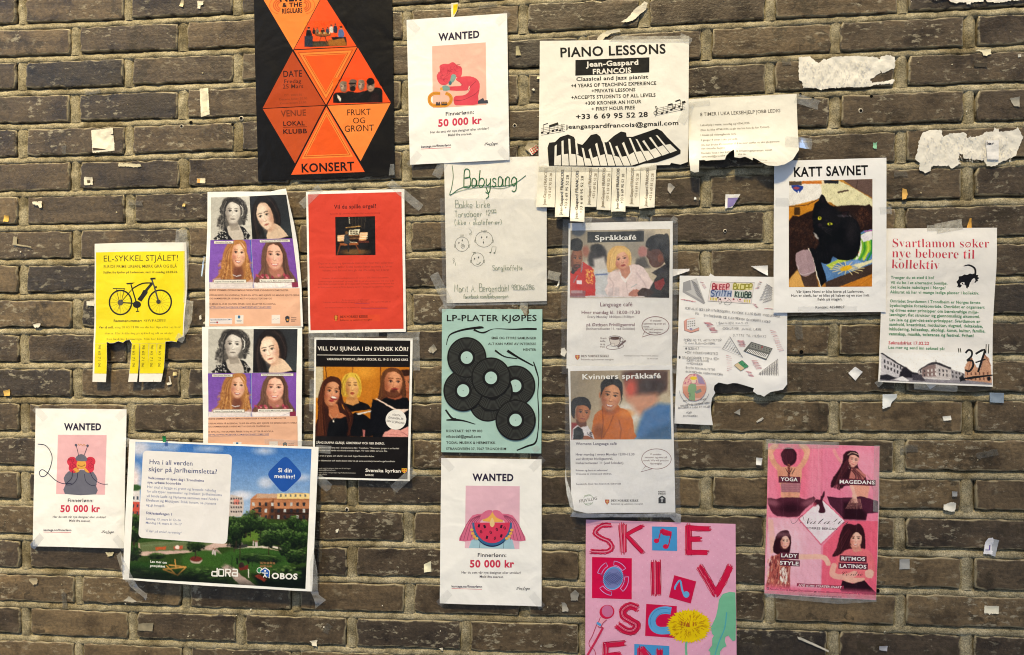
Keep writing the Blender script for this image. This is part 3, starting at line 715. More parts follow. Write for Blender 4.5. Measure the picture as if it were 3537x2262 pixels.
# ------------------------------------------------------------------ three WANTED sheets, one layout
WQ = [(253, 160), (955, 168), (955, 1194), (246, 1170)]
def wanted(name, T, dst, label, base, seed, box='#f4c3cd', curls=(), hang=0):
    t = 'wanted_' + str(seed); remap(t, WQ, T, dst)
    P = poster(name, t, WQ, label, base=base, amp=.0011, seed=seed, curls=curls, hang=hang, group='wanted sheets for a finder reward')
    P.text('WANTED', 471, 318, 758, 320, '#2a2040', 50, .022, part='heading')
    P.poly([(425, 353), (802, 357), (800, 794), (420, 786)], box)
    P.text('Finnerlønn:', 510, 847, 709, 849, '#26203a', 27, .006); P.text('50 000 kr', 455, 919, 764, 921, '#d63c5c', 51, .02, part='heading')
    P.text('Har du sett vår nye designer eller utvikler?', 398, 962, 812, 968, '#504a5c', None, .004); P.text('Meld ifra snarest.', 524, 992, 690, 996, '#504a5c', None, .004)
    P.text('kantega.no/finnerlønn', 329, 1058, 541, 1062, '#3a3058', None, .012); P.line([(329, 1066), (540, 1073)], 3, '#dc6070')
    P.text(script('Kantega'), 778, 1077, 873, 1077, '#2c2838', 24, 0, .1); P.line([(812, 1080), (840, 1080)], 2.5, '#2c2838')
    for a, b, c, d in ((253, 160, 330, 240), (955, 168, 880, 240), (246, 1170, 318, 1090), (955, 1194, 885, 1110)): P.tape(a - (c-a)*.1, b - (d-b)*.1, c, d, 52, M_SLEEVE, off=.0003)
    return P
P = wanted('wanted_poster', 'T2', [(1128, 147), (1829, 100), (1846, 1122), (1152, 1157)], 'WANTED sheet with a red-haired figure kneeling over a toy train track', .0065, 11, '#efc0b0')
T = 'W1'; R_, RD, OUT = '#e0475a', '#b83246', '#7c2030'
P.poly([(520, 1115), (570, 1120), (600, 1100), (650, 1128), (470, 1134)], '#f1c7b8', T=T)
body = [(670, 1090), (664, 1045), (690, 1015), (760, 1012), (815, 985), (838, 935), (825, 908), (815, 950), (780, 962), (620, 958), (616, 918), (740, 912), (735, 880), (690, 850), (700, 825), (760, 812), (840, 812), (905, 838), (938, 890), (935, 960), (922, 1020), (918, 1105), (800, 1112), (690, 1115)]
P.poly(body, R_, sm=2, T=T)
P.line([(900, 865), (850, 910), (818, 960)], 4, OUT, sm=4, T=T); P.line([(668, 1060), (760, 1060), (880, 1005), (930, 960)], 4, OUT, sm=4, T=T); P.line([(735, 880), (760, 905)], 4, OUT, T=T)
hair = [(500, 860), (488, 800), (520, 755), (518, 700), (565, 678), (610, 680), (655, 660), (700, 690), (745, 715), (752, 760), (745, 805), (715, 825), (660, 810), (620, 870), (580, 900), (530, 895)]
P.poly(hair, R_, sm=4, T=T)
rr = random.Random(5)
for i in range(26):
    cx, cy = rr.uniform(525, 720), rr.uniform(700, 860)
    if cy > 800 and cx > 620: continue
    P.ring(cx, cy, rr.uniform(12, 26), rr.uniform(10, 22), 3.5, RD, n=14, a0=rr.uniform(0, 180), a1=rr.uniform(200, 340), T=T)
P.poly([(640, 800), (665, 788), (688, 800), (684, 835), (660, 870), (625, 880), (628, 858)], '#7fa6a2', sm=2, T=T); P.ell(628, 880, 17, 21, '#3f7486', T=T, n=14)
P.poly([(545, 918), (580, 905), (620, 922), (622, 955), (555, 960)], '#7fa6a2', sm=2, T=T); P.poly([(520, 942), (530, 926), (548, 928), (552, 952), (530, 954)], '#e8a53a', T=T)
for wd, c in ((34, '#e0962c'), (4, '#b8761c')):
    P.line([(525, 990), (460, 990), (418, 1020), (412, 1070), (440, 1110), (500, 1118), (580, 1116), (625, 1090), (640, 1045), (620, 1005), (580, 988)], wd, c, sm=5, T=T)
P.rect(480, 1095, 525, 1116, '#33303c', T=T); P.rect(484, 1080, 500, 1096, '#33303c', T=T); P.rect(508, 1078, 522, 1096, '#33303c', T=T); P.rect(537, 1078, 598, 1114, '#33303c', T=T)
for x in (542, 560, 578): P.rect(x, 1084, x+14, 1096, '#e0962c', T=T)
P.poly([(920, 1070), (975, 1038), (985, 1065), (1020, 1060), (1028, 1095), (920, 1100)], '#3a3f52', T=T)

P = wanted('wanted_poster', 'M1', [(255, 1338), (893, 1343), (882, 2312), (245, 2297)], 'WANTED sheet with a red-haired figure wearing a grey antenna helmet', .003, 12, '#efbcc6', hang=.004)
T = 'B1'
P.poly([(465, 410), (468, 345), (455, 300), (485, 255), (530, 245), (620, 245), (665, 260), (693, 310), (682, 350), (684, 412)], '#6d6e80', sm=2, T=T)
for x in (512, 640):
    for dy in (0, 45, 20): P.ell(x + (12 if x < 600 else -8) * (dy > 0), 185 + dy, 36, 34, '#d8344e', T=T, n=16)
    for k in range(8): P.ring(x + 16*math.sin(k*2.1), 195 + 26*math.cos(k*1.7), 12, 11, 3, '#a8243c', n=10, a0=40*k, a1=40*k+200, T=T)
P.ell(577, 205, 34, 34, '#e6a94a', T=T, n=20); P.ring(577, 205, 24, 12, 4, '#6a3a20', a0=0, a1=180, T=T)
P.poly([(540, 178), (543, 148), (575, 132), (607, 148), (614, 180)], '#6d6e80', sm=2, T=T)
P.line([(558, 145), (540, 72)], 4, '#4a4a5c', T=T); P.line([(595, 142), (620, 75)], 4, '#4a4a5c', T=T); P.ell(538, 70, 9, 9, '#5a5a70', T=T, n=12); P.ell(619, 74, 9, 9, '#5a5a70', T=T, n=12)
P.line([(552, 60), (562, 72), (572, 62), (584, 74), (594, 64), (606, 76)], 4, '#d89a50', T=T)
for x in (535, 602):
    for k in range(3): P.ell(x + k*8, 235 + k*9, 17, 6, '#e6a94a', -25 if x < 570 else 25, T=T, n=12)
P.line([(273, 62), (330, 75), (370, 140), (365, 210), (335, 275), (300, 288), (285, 262), (305, 240), (345, 265), (400, 315), (455, 338), (510, 335)], 4.5, '#22204a', sm=6, T=T)
P.line([(515, 250), (510, 300), (470, 340)], 4, '#30304a', sm=4, T=T); P.line([(640, 258), (665, 305), (720, 338), (768, 340)], 4.5, '#22204a', sm=4, T=T); P.line([(600, 270), (610, 320), (650, 350), (690, 345)], 4, '#30304a', sm=4, T=T); P.line([(552, 265), (545, 310), (510, 345), (470, 345)], 4, '#30304a', sm=4, T=T)

P = wanted('wanted_poster', 'B4', WQ, 'WANTED sheet with a pink-haired figure biting a watermelon slice', .003, 13, '#edc0d4', hang=.004)
T = 'B4'
P.poly([(448, 786), (470, 715), (560, 700), (700, 705), (750, 725), (768, 793)], '#a6cde0', T=T); P.line([(522, 786), (530, 700)], 3, '#4a6a80', T=T); P.line([(690, 790), (692, 720)], 3, '#4a6a80', T=T)
for s in (-1, 1):
    cx = 612; f = lambda pts: [(cx + s*x, y) for x, y in pts]
    P.poly(f([(0, 545), (70, 548), (140, 560), (180, 620), (212, 680), (232, 735), (150, 735), (110, 700), (95, 620), (60, 580)]), '#de7296', sm=2, T=T)
    for k in range(5): P.line(f([(60 + 8*k, 560), (110 + 14*k, 600), (120 + 22*k, 680), (128 + 24*k, 732)]), 3, '#8e3a5c', sm=3, T=T)
P.poly([(545, 600), (560, 560), (612, 535), (665, 560), (685, 605)], '#edb45c', sm=2, T=T)
P.poly([(525, 588), (540, 548), (575, 525), (612, 530), (580, 575)], '#de7296', sm=3, T=T); P.poly([(612, 530), (650, 525), (680, 548), (697, 592), (640, 575)], '#de7296', sm=3, T=T)
half = lambda rx, ry, y: [(485, y)] * 0 + list(ellipse(610, y, rx, ry, 0, 30, 0, 180))
P.poly(half(139, 168, 610), '#1e2450', T=T); P.poly(half(139, 160, 610), '#356a9c', T=T); P.poly(half(124, 142, 610), '#dd3a5e', T=T)
P.poly([(610, 575), (626, 608), (624, 630), (610, 642), (596, 630), (594, 608)], '#f0cf96', sm=3, T=T)
for x, y in ((468, 660), (474, 685), (486, 706), (502, 720), (747, 662), (740, 685), (729, 706), (712, 720)): P.ell(x, y, 12, 10, '#edb45c', T=T, n=14)
for ch, x, y in (('1', 508, 640), ('1', 555, 650), ('0', 530, 686), ('0', 597, 690), ('0', 640, 670), ('1', 664, 645), ('0', 694, 660), ('1', 564, 720), ('0', 620, 726), ('1', 664, 710)): P.text(ch, x, y, x+14, y - (6 if (x//7) % 2 else -4), '#3a1430', 22, .015, T=T)

# ------------------------------------------------------------------ organ lessons sheet
P = poster('organ_lesson_poster', 'M2', [(816, 52), (1590, 31), (1603, 1152), (838, 1163)], 'red sheet with a white border asking Vil du spille orgel', base=.003, amp=.0012, seed=21)
P.poly([(833, 73), (1568, 55), (1584, 1128), (852, 1140)], '#dc4430')
P.text('Vil du spille orgel?', 1037, 186, 1370, 180, '#5a1414', 32, .014, part='heading')
P.text('Baklandet og Lademoen menighet tilbyr orgelundervisning!', 1006, 231, 1402, 224, '#a83226')
def organ(r):
    r.fill('#15100e'); r.grad('#1c1614', '#0c0a0c', (1047, 250), (1362, 550))
    for i in range(9): r.line([(1180 + i*13, 250), (1182 + i*12, 340)], 5, ['#4a4238', '#2e2824'][i % 2], soft=4)
    for y in range(255, 310, 14): r.ell(1158, y, 4, 4, '#e8e0c8')
    r.line([(1130, 335), (1245, 322)], 5, '#d8a860'); r.ell(1200, 525, 110, 24, '#6a5030', soft=20)
    r.poly([(1065, 395), (1130, 388), (1130, 440), (1062, 444)], '#e0a878'); r.poly([(1240, 372), (1305, 370), (1290, 432), (1232, 440)], '#e0a878')
    for k in range(4): r.line([(1066, 402+11*k), (1128, 397+11*k)], 4, '#fff0d8'); r.line([(1242, 380+13*k), (1300, 378+13*k)], 5, '#fff0d8')
    r.poly([(1155, 355), (1240, 347), (1230, 388), (1150, 392)], '#f0e8d0')
    for k in range(3):
        r.rect(1163+22*k, 358, 1180+22*k, 368, '#5a5040'); r.rect(1163+22*k, 373, 1180+22*k, 384, '#5a5040')
    for k in range(4): r.line([(1135, 400+10*k), (1235, 396+10*k)], 5, ['#c89060', '#5a3420'][k % 2])
    r.line([(1235, 445), (1305, 445)], 18, '#5a2c20'); r.poly([(1080, 455), (1225, 450), (1228, 470), (1085, 475)], '#9a5c34'); r.line([(1085, 470), (1062, 545)], 9, '#7a4426'); r.line([(1210, 470), (1240, 530)], 9, '#7a4426')
    r.ell(1136, 376, 11, 14, '#7a5a3a'); r.poly([(1118, 400), (1136, 388), (1156, 404), (1162, 455), (1118, 458)], '#3a4048', sm=2); r.line([(1148, 460), (1150, 520)], 11, '#20242c'); r.line([(1162, 447), (1215, 450)], 5, '#e8d8c0'); r.grain(.025)
P.photo([(1047, 251), (1361, 245), (1364, 549), (1050, 552)], organ)
g = '#b0392b'
for s, x0, x1, y in (('Orgel er et stort og spennende instrument hvor man spiller med', 910, 1503, 622), ('både hender og føtter. Dette kanskje høres vanskelig ut for en', 921, 1494, 651), ('voksen, men for små barn går det ofte veldig fort å lære!', 947, 1468, 678), ('Vi venter nå på en uoppdagelsesreise til barn i 1. til 6. trinn i barneskolen.', 942, 1470, 737), ('Undervisningen er individuell og koster 1000 kr per elev og semester (13 timer à 30', 915, 1506, 763), ('min). Undervisningen foregår på tirsdager eller torsdager i Bakke kirke og vi har kun', 912, 1510, 783), ('et fåtall plasser. Lærer er Britta Sjøberg, kantor i Baklandet og Lademoen menighet.', 913, 1506, 808), ('Er du interessert i å spille orgel?', 1104, 1315, 908), ('Ta kontakt med Britta Sjøberg på epost: bs877@kirken.no eller telefon 988 260 20', 948, 1482, 926), ('For mera informasjon, se vår hjemmeside: kirken.no/baklandetoglademoen', 970, 1457, 968)):
    P.text(s, x0, y, x1, y - (x1-x0)*.01, g)
P.line([(1200, 931), (1318, 928)], 2, '#7a3060'); P.line([(1250, 971), (1457, 967)], 2, '#7a3060')
P.rect(1030, 1020, 1400, 1070, '#e04a2a', slope=-.01); P.poly([(1037, 1024), (1071, 1022), (1070, 1052), (1054, 1070), (1039, 1054)], '#a82a20', 'logo', sm=1); P.line([(1054, 1024), (1054, 1066)], 7, '#e8b040', 'logo'); P.line([(1042, 1036), (1067, 1035)], 5, '#e8b040', 'logo'); P.line([(1044, 1046), (1065, 1045)], 4, '#e8b040', 'logo')
P.text(serif('DEN NORSKE KIRKE'), 1085, 1044, 1306, 1040, '#5a1414', 20); P.text('Baklandet og Lademoen menighet', 1086, 1066, 1340, 1062, '#6a1a14', 12)
P.tape(930, 20, 780, 165, 66); P.tape(1470, -25, 1720, 180, 62, off=.0009); P.tape(1035, 1175, 1390, 1172, 40, M_TAPE)

# ------------------------------------------------------------------ two identical opera evening sheets
def opera(P, TP, TT, TO):
    def bw1(r):
        r.grad('#b8b6b0', '#cfcdc8', (70, 98), (415, 300)); H = ('#2a2828', '#555250', '#908c88', '#1c1a1a')
        r.poly([(165, 180), (175, 125), (215, 100), (270, 98), (325, 105), (365, 140), (385, 190), (380, 250), (365, 290), (340, 330), (200, 380), (160, 360), (125, 330), (130, 280), (160, 240)], '#5a5754', 14, sm=3)
        r.poly([(105, 450), (120, 420), (180, 370), (240, 345), (330, 345), (375, 385), (385, 450)], '#1a1818', sm=2); r.poly([(205, 360), (235, 335), (300, 330), (318, 350), (350, 448), (250, 452)], '#c0b8b0', 6, sm=2)
        r.poly([(215, 300), (300, 310), (312, 372), (240, 380)], '#9c948c', 8)
        r.face(262, 228, 68, 100, 4, skin='#cfc8c2', dark='#6c6460', lip='#77706c', brow='#4a4644', eye='#262424', light='#f0eeec', smile=0, hair='#4a4644', part=-.2)
        r.poly([(190, 190), (185, 140), (240, 108), (300, 112), (345, 150), (335, 195), (318, 150), (270, 135), (225, 150)], '#343130', 6, sm=3)
        r.strands([(190, 120), (150, 200), (165, 270), (120, 340)], [(215, 140), (190, 210), (185, 300), (195, 370)], 26, 5, H, .55); r.strands([(330, 120), (355, 190), (335, 260), (345, 330)], [(350, 130), (395, 200), (375, 270), (360, 330)], 22, 5, H, .55)
        r.curls(165, 270, 38, 90, 60, ('#2a2828', '#6a6662', '#b0aca8', '#1c1a1a')); r.curls(362, 230, 30, 100, 55, ('#2a2828', '#6a6662', '#a8a4a0', '#1c1a1a')); r.curls(150, 345, 30, 28, 24, ('#c8c4c0', '#56524e', '#8a8682')); r.curls(270, 118, 70, 22, 30, ('#2a2828', '#6a6662', '#3a3836'))
        r.line([(330, 170), (352, 200), (348, 250), (336, 262)], 5, '#f0eeea')
        for i in range(40): r.ell(r.rg.uniform(125, 205), r.rg.uniform(378, 450), 5, 4, '#d8d6d4' if i % 2 else '#1a1818')
        for i in range(14): r.ell(r.rg.uniform(350, 380), r.rg.uniform(375, 445), 4, 4, '#c8c6c4')
        r.grain(.015)
    P.photo([(70, 98), (415, 98), (415, 452), (68, 452)], bw1, T=TP)
    def bw2(r):
        r.grad('#28262a', '#3c4246', (417, 98), (755, 400)); H = ('#1a1414', '#2e2422', '#463834')
        r.poly([(430, 452), (425, 300), (450, 180), (500, 110), (580, 96), (640, 130), (672, 210), (676, 320), (650, 360), (600, 300), (500, 200), (520, 400), (520, 452)], '#1e1816', 8, sm=3)
        r.poly([(540, 452), (560, 380), (600, 330), (660, 350), (715, 420), (718, 440), (640, 452)], '#e2c8b0', 6, sm=2); r.poly([(640, 452), (720, 432), (755, 440), (755, 452)], '#141214')
        r.face(546, 272, 74, 112, -14, skin='#ecd2bc', dark='#b8826a', lip='#a85a54', brow='#2a201c', eye='#2a2a26', light='#f8ece0', turn=-.5)
        r.poly([(440, 250), (458, 160), (510, 115), (575, 105), (640, 150), (665, 230), (670, 320), (640, 330), (625, 240), (590, 175), (545, 130), (490, 180), (465, 250), (470, 320)], '#221a18', 5, sm=3)
        r.strands([(450, 170), (432, 260), (430, 350), (440, 440)], [(480, 180), (462, 280), (480, 360), (500, 445)], 18, 5, H, .6); r.strands([(590, 110), (650, 160), (680, 260), (665, 340)], [(560, 120), (610, 170), (650, 260), (645, 330)], 14, 4, H, .6); r.grain(.012)
    P.photo([(417, 98), (755, 98), (755, 449), (417, 449)], bw2, T=TP)
    def c1(r):
        r.grad('#7a54b0', '#8a62bc', (66, 453), (405, 800)); r.rect(398, 453, 412, 810, '#4a66c0', 3); H = ('#c08a50', '#a06c3c', '#d8a870', '#7a4c30')
        r.poly([(105, 770), (150, 700), (165, 600), (190, 510), (240, 465), (300, 460), (345, 490), (365, 560), (380, 640), (400, 730), (395, 770)], '#a87448', 10, sm=3)
        r.ell(290, 700, 40, 60, '#7a4c3c', soft=20); r.face(300, 560, 60, 98, 6, skin='#e6b498', dark='#a06850', lip='#8a2a34', smile=1, light='#f6d8c4', brow='#8a5c38', hair='#b07a4a', part=.25)
        r.strands([(250, 475), (200, 560), (190, 650), (150, 760)], [(270, 470), (240, 560), (240, 650), (250, 760)], 44, 5, H, .55); r.strands([(310, 470), (350, 540), (350, 640), (330, 760)], [(300, 465), (368, 560), (385, 660), (400, 760)], 26, 5, H, .55); r.curls(180, 680, 45, 90, 70, H, 9); r.curls(375, 690, 28, 90, 45, H, 9)
        r.poly([(85, 805), (95, 745), (150, 735), (170, 770), (350, 770), (395, 745), (405, 760), (400, 808)], '#c09890', 6, sm=1); r.line([(250, 715), (280, 728), (310, 718)], 6, '#e0e0e8'); r.rect(66, 768, 400, 812, '#ded6d8', 3); r.grain(.012)
    P.photo([(66, 453), (406, 453), (406, 810), (66, 810)], c1, T=TP)
    def c2(r):
        r.grad('#8a60ba', '#7a4eaa', (410, 453), (755, 800)); H = ('#6a4c40', '#8a6a58', '#503830')
        r.poly([(420, 740), (470, 680), (480, 600), (500, 520), (540, 480), (600, 470), (655, 490), (690, 560), (700, 680), (735, 735), (730, 790), (440, 780)], '#6e5044', 8, sm=3)
        r.ell(595, 690, 60, 50, '#b07a68', soft=14); r.face(588, 580, 76, 104, 2, skin='#e8b29c', dark='#b06c5c', lip='#c0525a', smile=1, light='#f8dccc', brow='#5a3c30', hair='#6a4a3c', part=-.1)
        r.strands([(530, 490), (500, 580), (490, 660), (440, 740)], [(550, 480), (520, 580), (520, 660), (530, 740)], 22, 6, H, .6); r.strands([(630, 480), (672, 560), (680, 660), (720, 740)], [(620, 480), (660, 560), (655, 660), (660, 740)], 20, 6, H, .6)
        for i in range(30): r.ell(r.rg.uniform(425, 720), r.rg.uniform(718, 775), 14, 9, ['#b05060', '#8a3448', '#d08088'][i % 3], r.rg.uniform(0, 90), soft=4)
        r.rect(408, 772, 712, 812, '#ece4e6', 3); r.rect(708, 770, 757, 812, '#8a3450', 3); r.line([(630, 808), (705, 782)], 5, '#c8c0d0'); r.grain(.012)
    P.photo([(408, 451), (755, 449), (757, 808), (408, 810)], c2, T=TP)
    for x0, y0, x1, y1, s in ((97, 459, 259, 482, 'Gjestepianist Elsa Bøe'), (478, 455, 733, 478, 'Gjestekomponist Eva Holm Foosnæs'), (103, 749, 351, 776, 'Sopran Therese-Angelle Khachik'), (454, 747, 732, 773, 'Mezzo-sopran Maria Dale Johannessen')):
        P.rect(x0, y0, x1, y1, '#5a4a40', 'caption', T=TP); P.rect(x0+2, y0+2, x1-2, y1-2, '#f2efe8', 'caption', T=TP); P.text(s, x0+12, y1-7, x1-18, y1-7, '#55505a', 11, .006, T=TP)
    P.poly([(66, 814), (768, 810), (776, 1105), (62, 1108)], '#efbca0', T=TT)
    for s, x0, x1, y in (('SKEIVE STEMMER OPERAKOMPANI PRESENTERER KVINNELIGE KOMPONISTER', 66, 680, 832), ('OPERAKAFEEN PÅ ROSENDAL TILBYR EN AFTEN MED KJENTE OG MINDRE KJENTE OPERA', 66, 766, 871), ('OG KAMMERPERLER I BYENS MEST HYGGELIGE TEATERBYGG', 66, 548, 897), ('15 MARS KL.19.00 (KAFEEN ÅPNER 18.30) BILLETTER PÅ HOOPLA:', 66, 581, 940)): P.text(s, x0, y, x1, y, '#6a4a44', 13, .006, T=TT)
    P.text('HTTPS://WWW.FACEBOOK.COM/EVENTS/655712148912559', 66, 966, 545, 964, '#4a5a8a', 13, .004, T=TT); P.line([(66, 971), (545, 969)], 2, '#4a5a8a', T=TT)
    P.rect(68, 1046, 240, 1090, '#e9e2e6', 'logo', T=TO); P.text('Sparebankstiftelsen SMN', 72, 1063, 235, 1061, '#2a5a80', 12, T=TO, part='logo'); P.ell(124, 1078, 7, 8, '#a8283a', part='logo', T=TO, n=10); P.text('Samarbeid', 70, 1083, 114, 1082, '#40405a', 8, T=TO, part='logo')
    P.rect(261, 1021, 327, 1088, '#ece6e2', 'logo', T=TO); P.poly([(284, 1024), (302, 1024), (302, 1042), (293, 1050), (284, 1042)], '#2a6aa0', 'logo', T=TO); P.rect(274, 1062, 314, 1066, '#9aa4b4', 'logo', T=TO); P.rect(278, 1070, 310, 1073, '#9aa4b4', 'logo', T=TO)
    P.rect(548, 1019, 615, 1087, '#efe6e2', 'logo', T=TO); P.line([(553, 1060), (570, 1050), (585, 1054), (600, 1046), (608, 1050)], 3, '#b8bcc8', 'logo', sm=3, T=TO)
    P.poly([(655, 1035), (672, 1025), (690, 1035), (688, 1060), (682, 1078), (664, 1078), (656, 1058)], '#3a3c46', 'logo', sm=1, T=TO); P.ell(674, 1058, 8, 9, '#e0a040', part='logo', T=TO, n=10)
    for s, y in (('Skeivt', 1044), ('kulturår', 1058), ('2022', 1072)): P.text(s, 701, y, 752 - (18 if s == '2022' else 8), y, '#40343a', 9, .008, T=TO, part='logo')
CAN = [(66, 98), (755, 98), (755, 808), (66, 808)]
remap('O1', CAN, 'M2', [(70, 98), (688, 86), (757, 803), (66, 808)])
P = poster('opera_cafe_poster', 'M2', [(47, 55), (300, 52), (560, 60), (685, 38), (700, 110), (735, 300), (760, 480), (784, 800), (795, 1112), (400, 1116), (30, 1112), (38, 600)], 'upper of the two opera evening sheets with four portraits of women, its top corner curling', base=.004, amp=.0012, seed=31, curls=((690, 60, .07, .016), (60, 700, .06, .005)), group='opera evening sheets')
opera(P, 'O1', 'M2', 'M2')
P.film('tape_strip', [(20, 560), (36, 560), (12, 720), (2, 715)], M_TAPE)
remap('O2', [(66, 98), (742, 98), (770, 957), (66, 957)], 'M2', [(57, 1130), (744, 1130), (757, 1950), (60, 1957)])
P = poster('opera_cafe_poster', 'M2', [(10, 1113), (400, 1116), (793, 1118), (795, 1500), (790, 2065), (20, 2050), (14, 1600)], 'lower of the two opera evening sheets with four portraits, above the housing poster', base=.0085, amp=.0009, seed=32, group='opera evening sheets')
opera(P, 'O2', 'O2', 'O2')
P.film('tape_strip', [(500, 1990), (560, 1986), (900, 2010), (905, 2045), (500, 2030)], M_TAPE)
# ------------------------------------------------------------------ choir poster
P = poster('choir_poster', 'C2', [(611, 167), (1480, 176), (1461, 1433), (598, 1415)], 'black poster of singers asking Vill du sjunga i en svensk kör', base=.003, amp=.0009, seed=41, mat=M_GLOSS, hang=.006)
P.poly([(628, 187), (1459, 195), (1441, 1417), (616, 1398)], '#16110f')
P.text('VILL DU SJUNGA I EN SVENSK KÖR?', 641, 281, 1441, 287, '#f4f0ea', 36, .006, part='heading'); P.line([(637, 322), (1437, 329)], 5, '#f0ece6')
P.text('VARANNAN TORSDAG, JÄMNA VECKOR, KL. 19–21 I BAKKE KIRKE', 721, 368, 1438, 374, '#f0ece6', 20, .008)
def choir(r):
    r.grad('#c8852c', '#b06c1e', (700, 430), (1300, 900)); r.rect(620, 425, 688, 700, '#c8bca0', 5); r.line([(710, 428), (718, 520)], 8, '#5a3410'); r.line([(950, 428), (948, 500)], 8, '#6a3c12'); r.line([(1196, 430), (1196, 560)], 8, '#6a3c12'); r.line([(690, 700), (690, 430)], 5, '#8a6a3a')
    r.ell(1050, 470, 90, 60, '#d8983a', soft=80)
    # man at the right, with the man behind him
    r.ell(1430, 600, 50, 130, '#9a5a3c', soft=8); r.face(1428, 570, 44, 84, 4, skin='#b4704c', dark='#6a3420'); r.ell(1420, 480, 60, 30, '#3a2216', soft=8)
    r.poly([(1180, 750), (1180, 680), (1200, 560), (1215, 480), (1270, 440), (1340, 440), (1395, 490), (1410, 600), (1425, 720), (1400, 760)], '#5a3824', 8, sm=3)
    r.poly([(1130, 1050), (1120, 800), (1190, 740), (1260, 690), (1400, 700), (1455, 740), (1450, 1050)], '#100e10', 4, sm=2)
    r.poly([(1255, 650), (1370, 650), (1390, 700), (1330, 720), (1262, 700)], '#9a5a40', 8); r.face(1308, 570, 82, 128, 4, skin='#cf8e6a', dark='#7a4028', lip='#8a3c34', open_=.6, turn=.4, light='#e0a884', brow='#3a2012')
    r.poly([(1240, 640), (1262, 690), (1320, 704), (1380, 680), (1392, 630), (1360, 660), (1340, 625), (1290, 625), (1275, 650)], '#4a2a1c', 9, a=.75, sm=2); r.ell(1325, 622, 30, 9, '#b04c48'); r.ell(1325, 624, 20, 4, '#3a1414')
    r.poly([(1195, 600), (1205, 500), (1250, 445), (1330, 440), (1390, 480), (1405, 560), (1370, 500), (1320, 470), (1265, 480), (1235, 520), (1220, 600)], '#6a4228', 5, sm=3)
    r.strands([(1215, 480), (1195, 580), (1190, 700)], [(1240, 470), (1215, 560), (1210, 690)], 18, 5, ('#7a5030', '#4a2c1a'), .6); r.strands([(1360, 460), (1410, 560), (1420, 680)], [(1380, 470), (1400, 580), (1400, 690)], 14, 5, ('#7a5030', '#4a2c1a'), .6)
    # blonde behind
    r.poly([(845, 640), (850, 560), (880, 500), (940, 480), (1000, 500), (1028, 580), (1022, 660), (1000, 700), (870, 690)], '#c8a03c', 8, sm=3)
    r.poly([(860, 760), (900, 730), (940, 700), (1010, 730), (1090, 760), (1120, 800), (900, 830)], '#14100f', 4, sm=1); r.poly([(900, 690), (990, 690), (1010, 745), (950, 770), (885, 750)], '#c89058', 8)
    r.face(947, 600, 64, 108, 0, skin='#dcaa6c', dark='#8a5a30', lip='#a04a38', open_=.9, eyes_closed=True, light='#e8c088'); r.poly([(850, 640), (860, 540), (900, 490), (960, 480), (1010, 520), (1030, 620), (1015, 680), (1000, 600), (975, 530), (925, 520), (890, 560), (875, 650)], '#d8b84a', 5, sm=3)
    r.strands([(890, 500), (855, 580), (862, 680)], [(910, 500), (880, 570), (880, 680)], 14, 5, ('#ecd268', '#a07c28'), .6); r.strands([(980, 500), (1020, 580), (1020, 680)], [(970, 500), (1005, 570), (1005, 670)], 14, 5, ('#ecd268', '#a07c28'), .6)
    # brunette at the left
    r.poly([(622, 1040), (640, 880), (650, 700), (680, 570), (740, 518), (800, 530), (840, 600), (850, 720), (870, 800), (960, 880), (940, 1040)], '#3c1f14', 6, sm=3)
    r.poly([(735, 745), (815, 755), (835, 830), (900, 860), (780, 905), (740, 860)], '#b87450', 6, sm=1); r.poly([(720, 1045), (740, 920), (780, 880), (860, 882), (980, 830), (1060, 850), (1120, 900), (1125, 1045)], '#0e0c0e', 4, sm=1)
    r.face(762, 655, 78, 126, 8, skin='#c88660', dark='#74402a', lip='#a03a40', smile=0, open_=.5, turn=.45, light='#e8b494', brow='#3a2014', hair='#4a281a', part=.1); r.ell(783, 703, 33, 17, '#8a2c30', 8); r.ell(783, 698, 28, 9, '#f0e8dc', 8)
    r.poly([(640, 760), (655, 640), (690, 560), (745, 520), (805, 535), (835, 590), (790, 560), (735, 570), (700, 620), (685, 700), (680, 800)], '#4a281a', 5, sm=3)
    r.strands([(690, 560), (655, 700), (650, 860), (640, 1030)], [(700, 620), (690, 740), (700, 880), (720, 1030)], 40, 6, ('#6a3c24', '#32180e', '#502c1a'), .6); r.strands([(830, 600), (860, 720), (900, 860), (930, 1030)], [(845, 640), (850, 740), (960, 860), (900, 1030)], 26, 6, ('#6a3c24', '#32180e'), .6)
    r.line([(750, 850), (780, 900), (820, 850)], 2.5, '#c0a890'); r.ell(781, 909, 7, 11, '#e8e0d4')
    # folders
    r.poly([(1130, 708), (1310, 800), (1455, 850), (1420, 1040), (1100, 1000), (1110, 820)], '#121014', 3); r.poly([(1150, 708), (1170, 708), (1340, 800), (1455, 800), (1400, 835), (1320, 808)], '#e2ccc0', 3); r.poly([(985, 840), (1118, 812), (1110, 826), (1000, 852)], '#d8d4d0', 3)
    r.poly([(1215, 1045), (1235, 1005), (1300, 975), (1380, 985), (1450, 950), (1450, 1045)], '#d89a94', 5, sm=1); r.poly([(1040, 980), (1065, 985), (1060, 1045), (1045, 1045)], '#a86a68', 4); r.line([(1260, 1020), (1380, 1030)], 4, '#b06a68'); r.line([(1380, 1000), (1440, 1030)], 4, '#8a4a50'); r.grain(.015)
P.photo([(624, 426), (1452, 430), (1447, 1048), (620, 1040)], choir, res=2.2)
P.ell(1336, 893, 91, 88, '#f0eeec', part='badge', n=40)
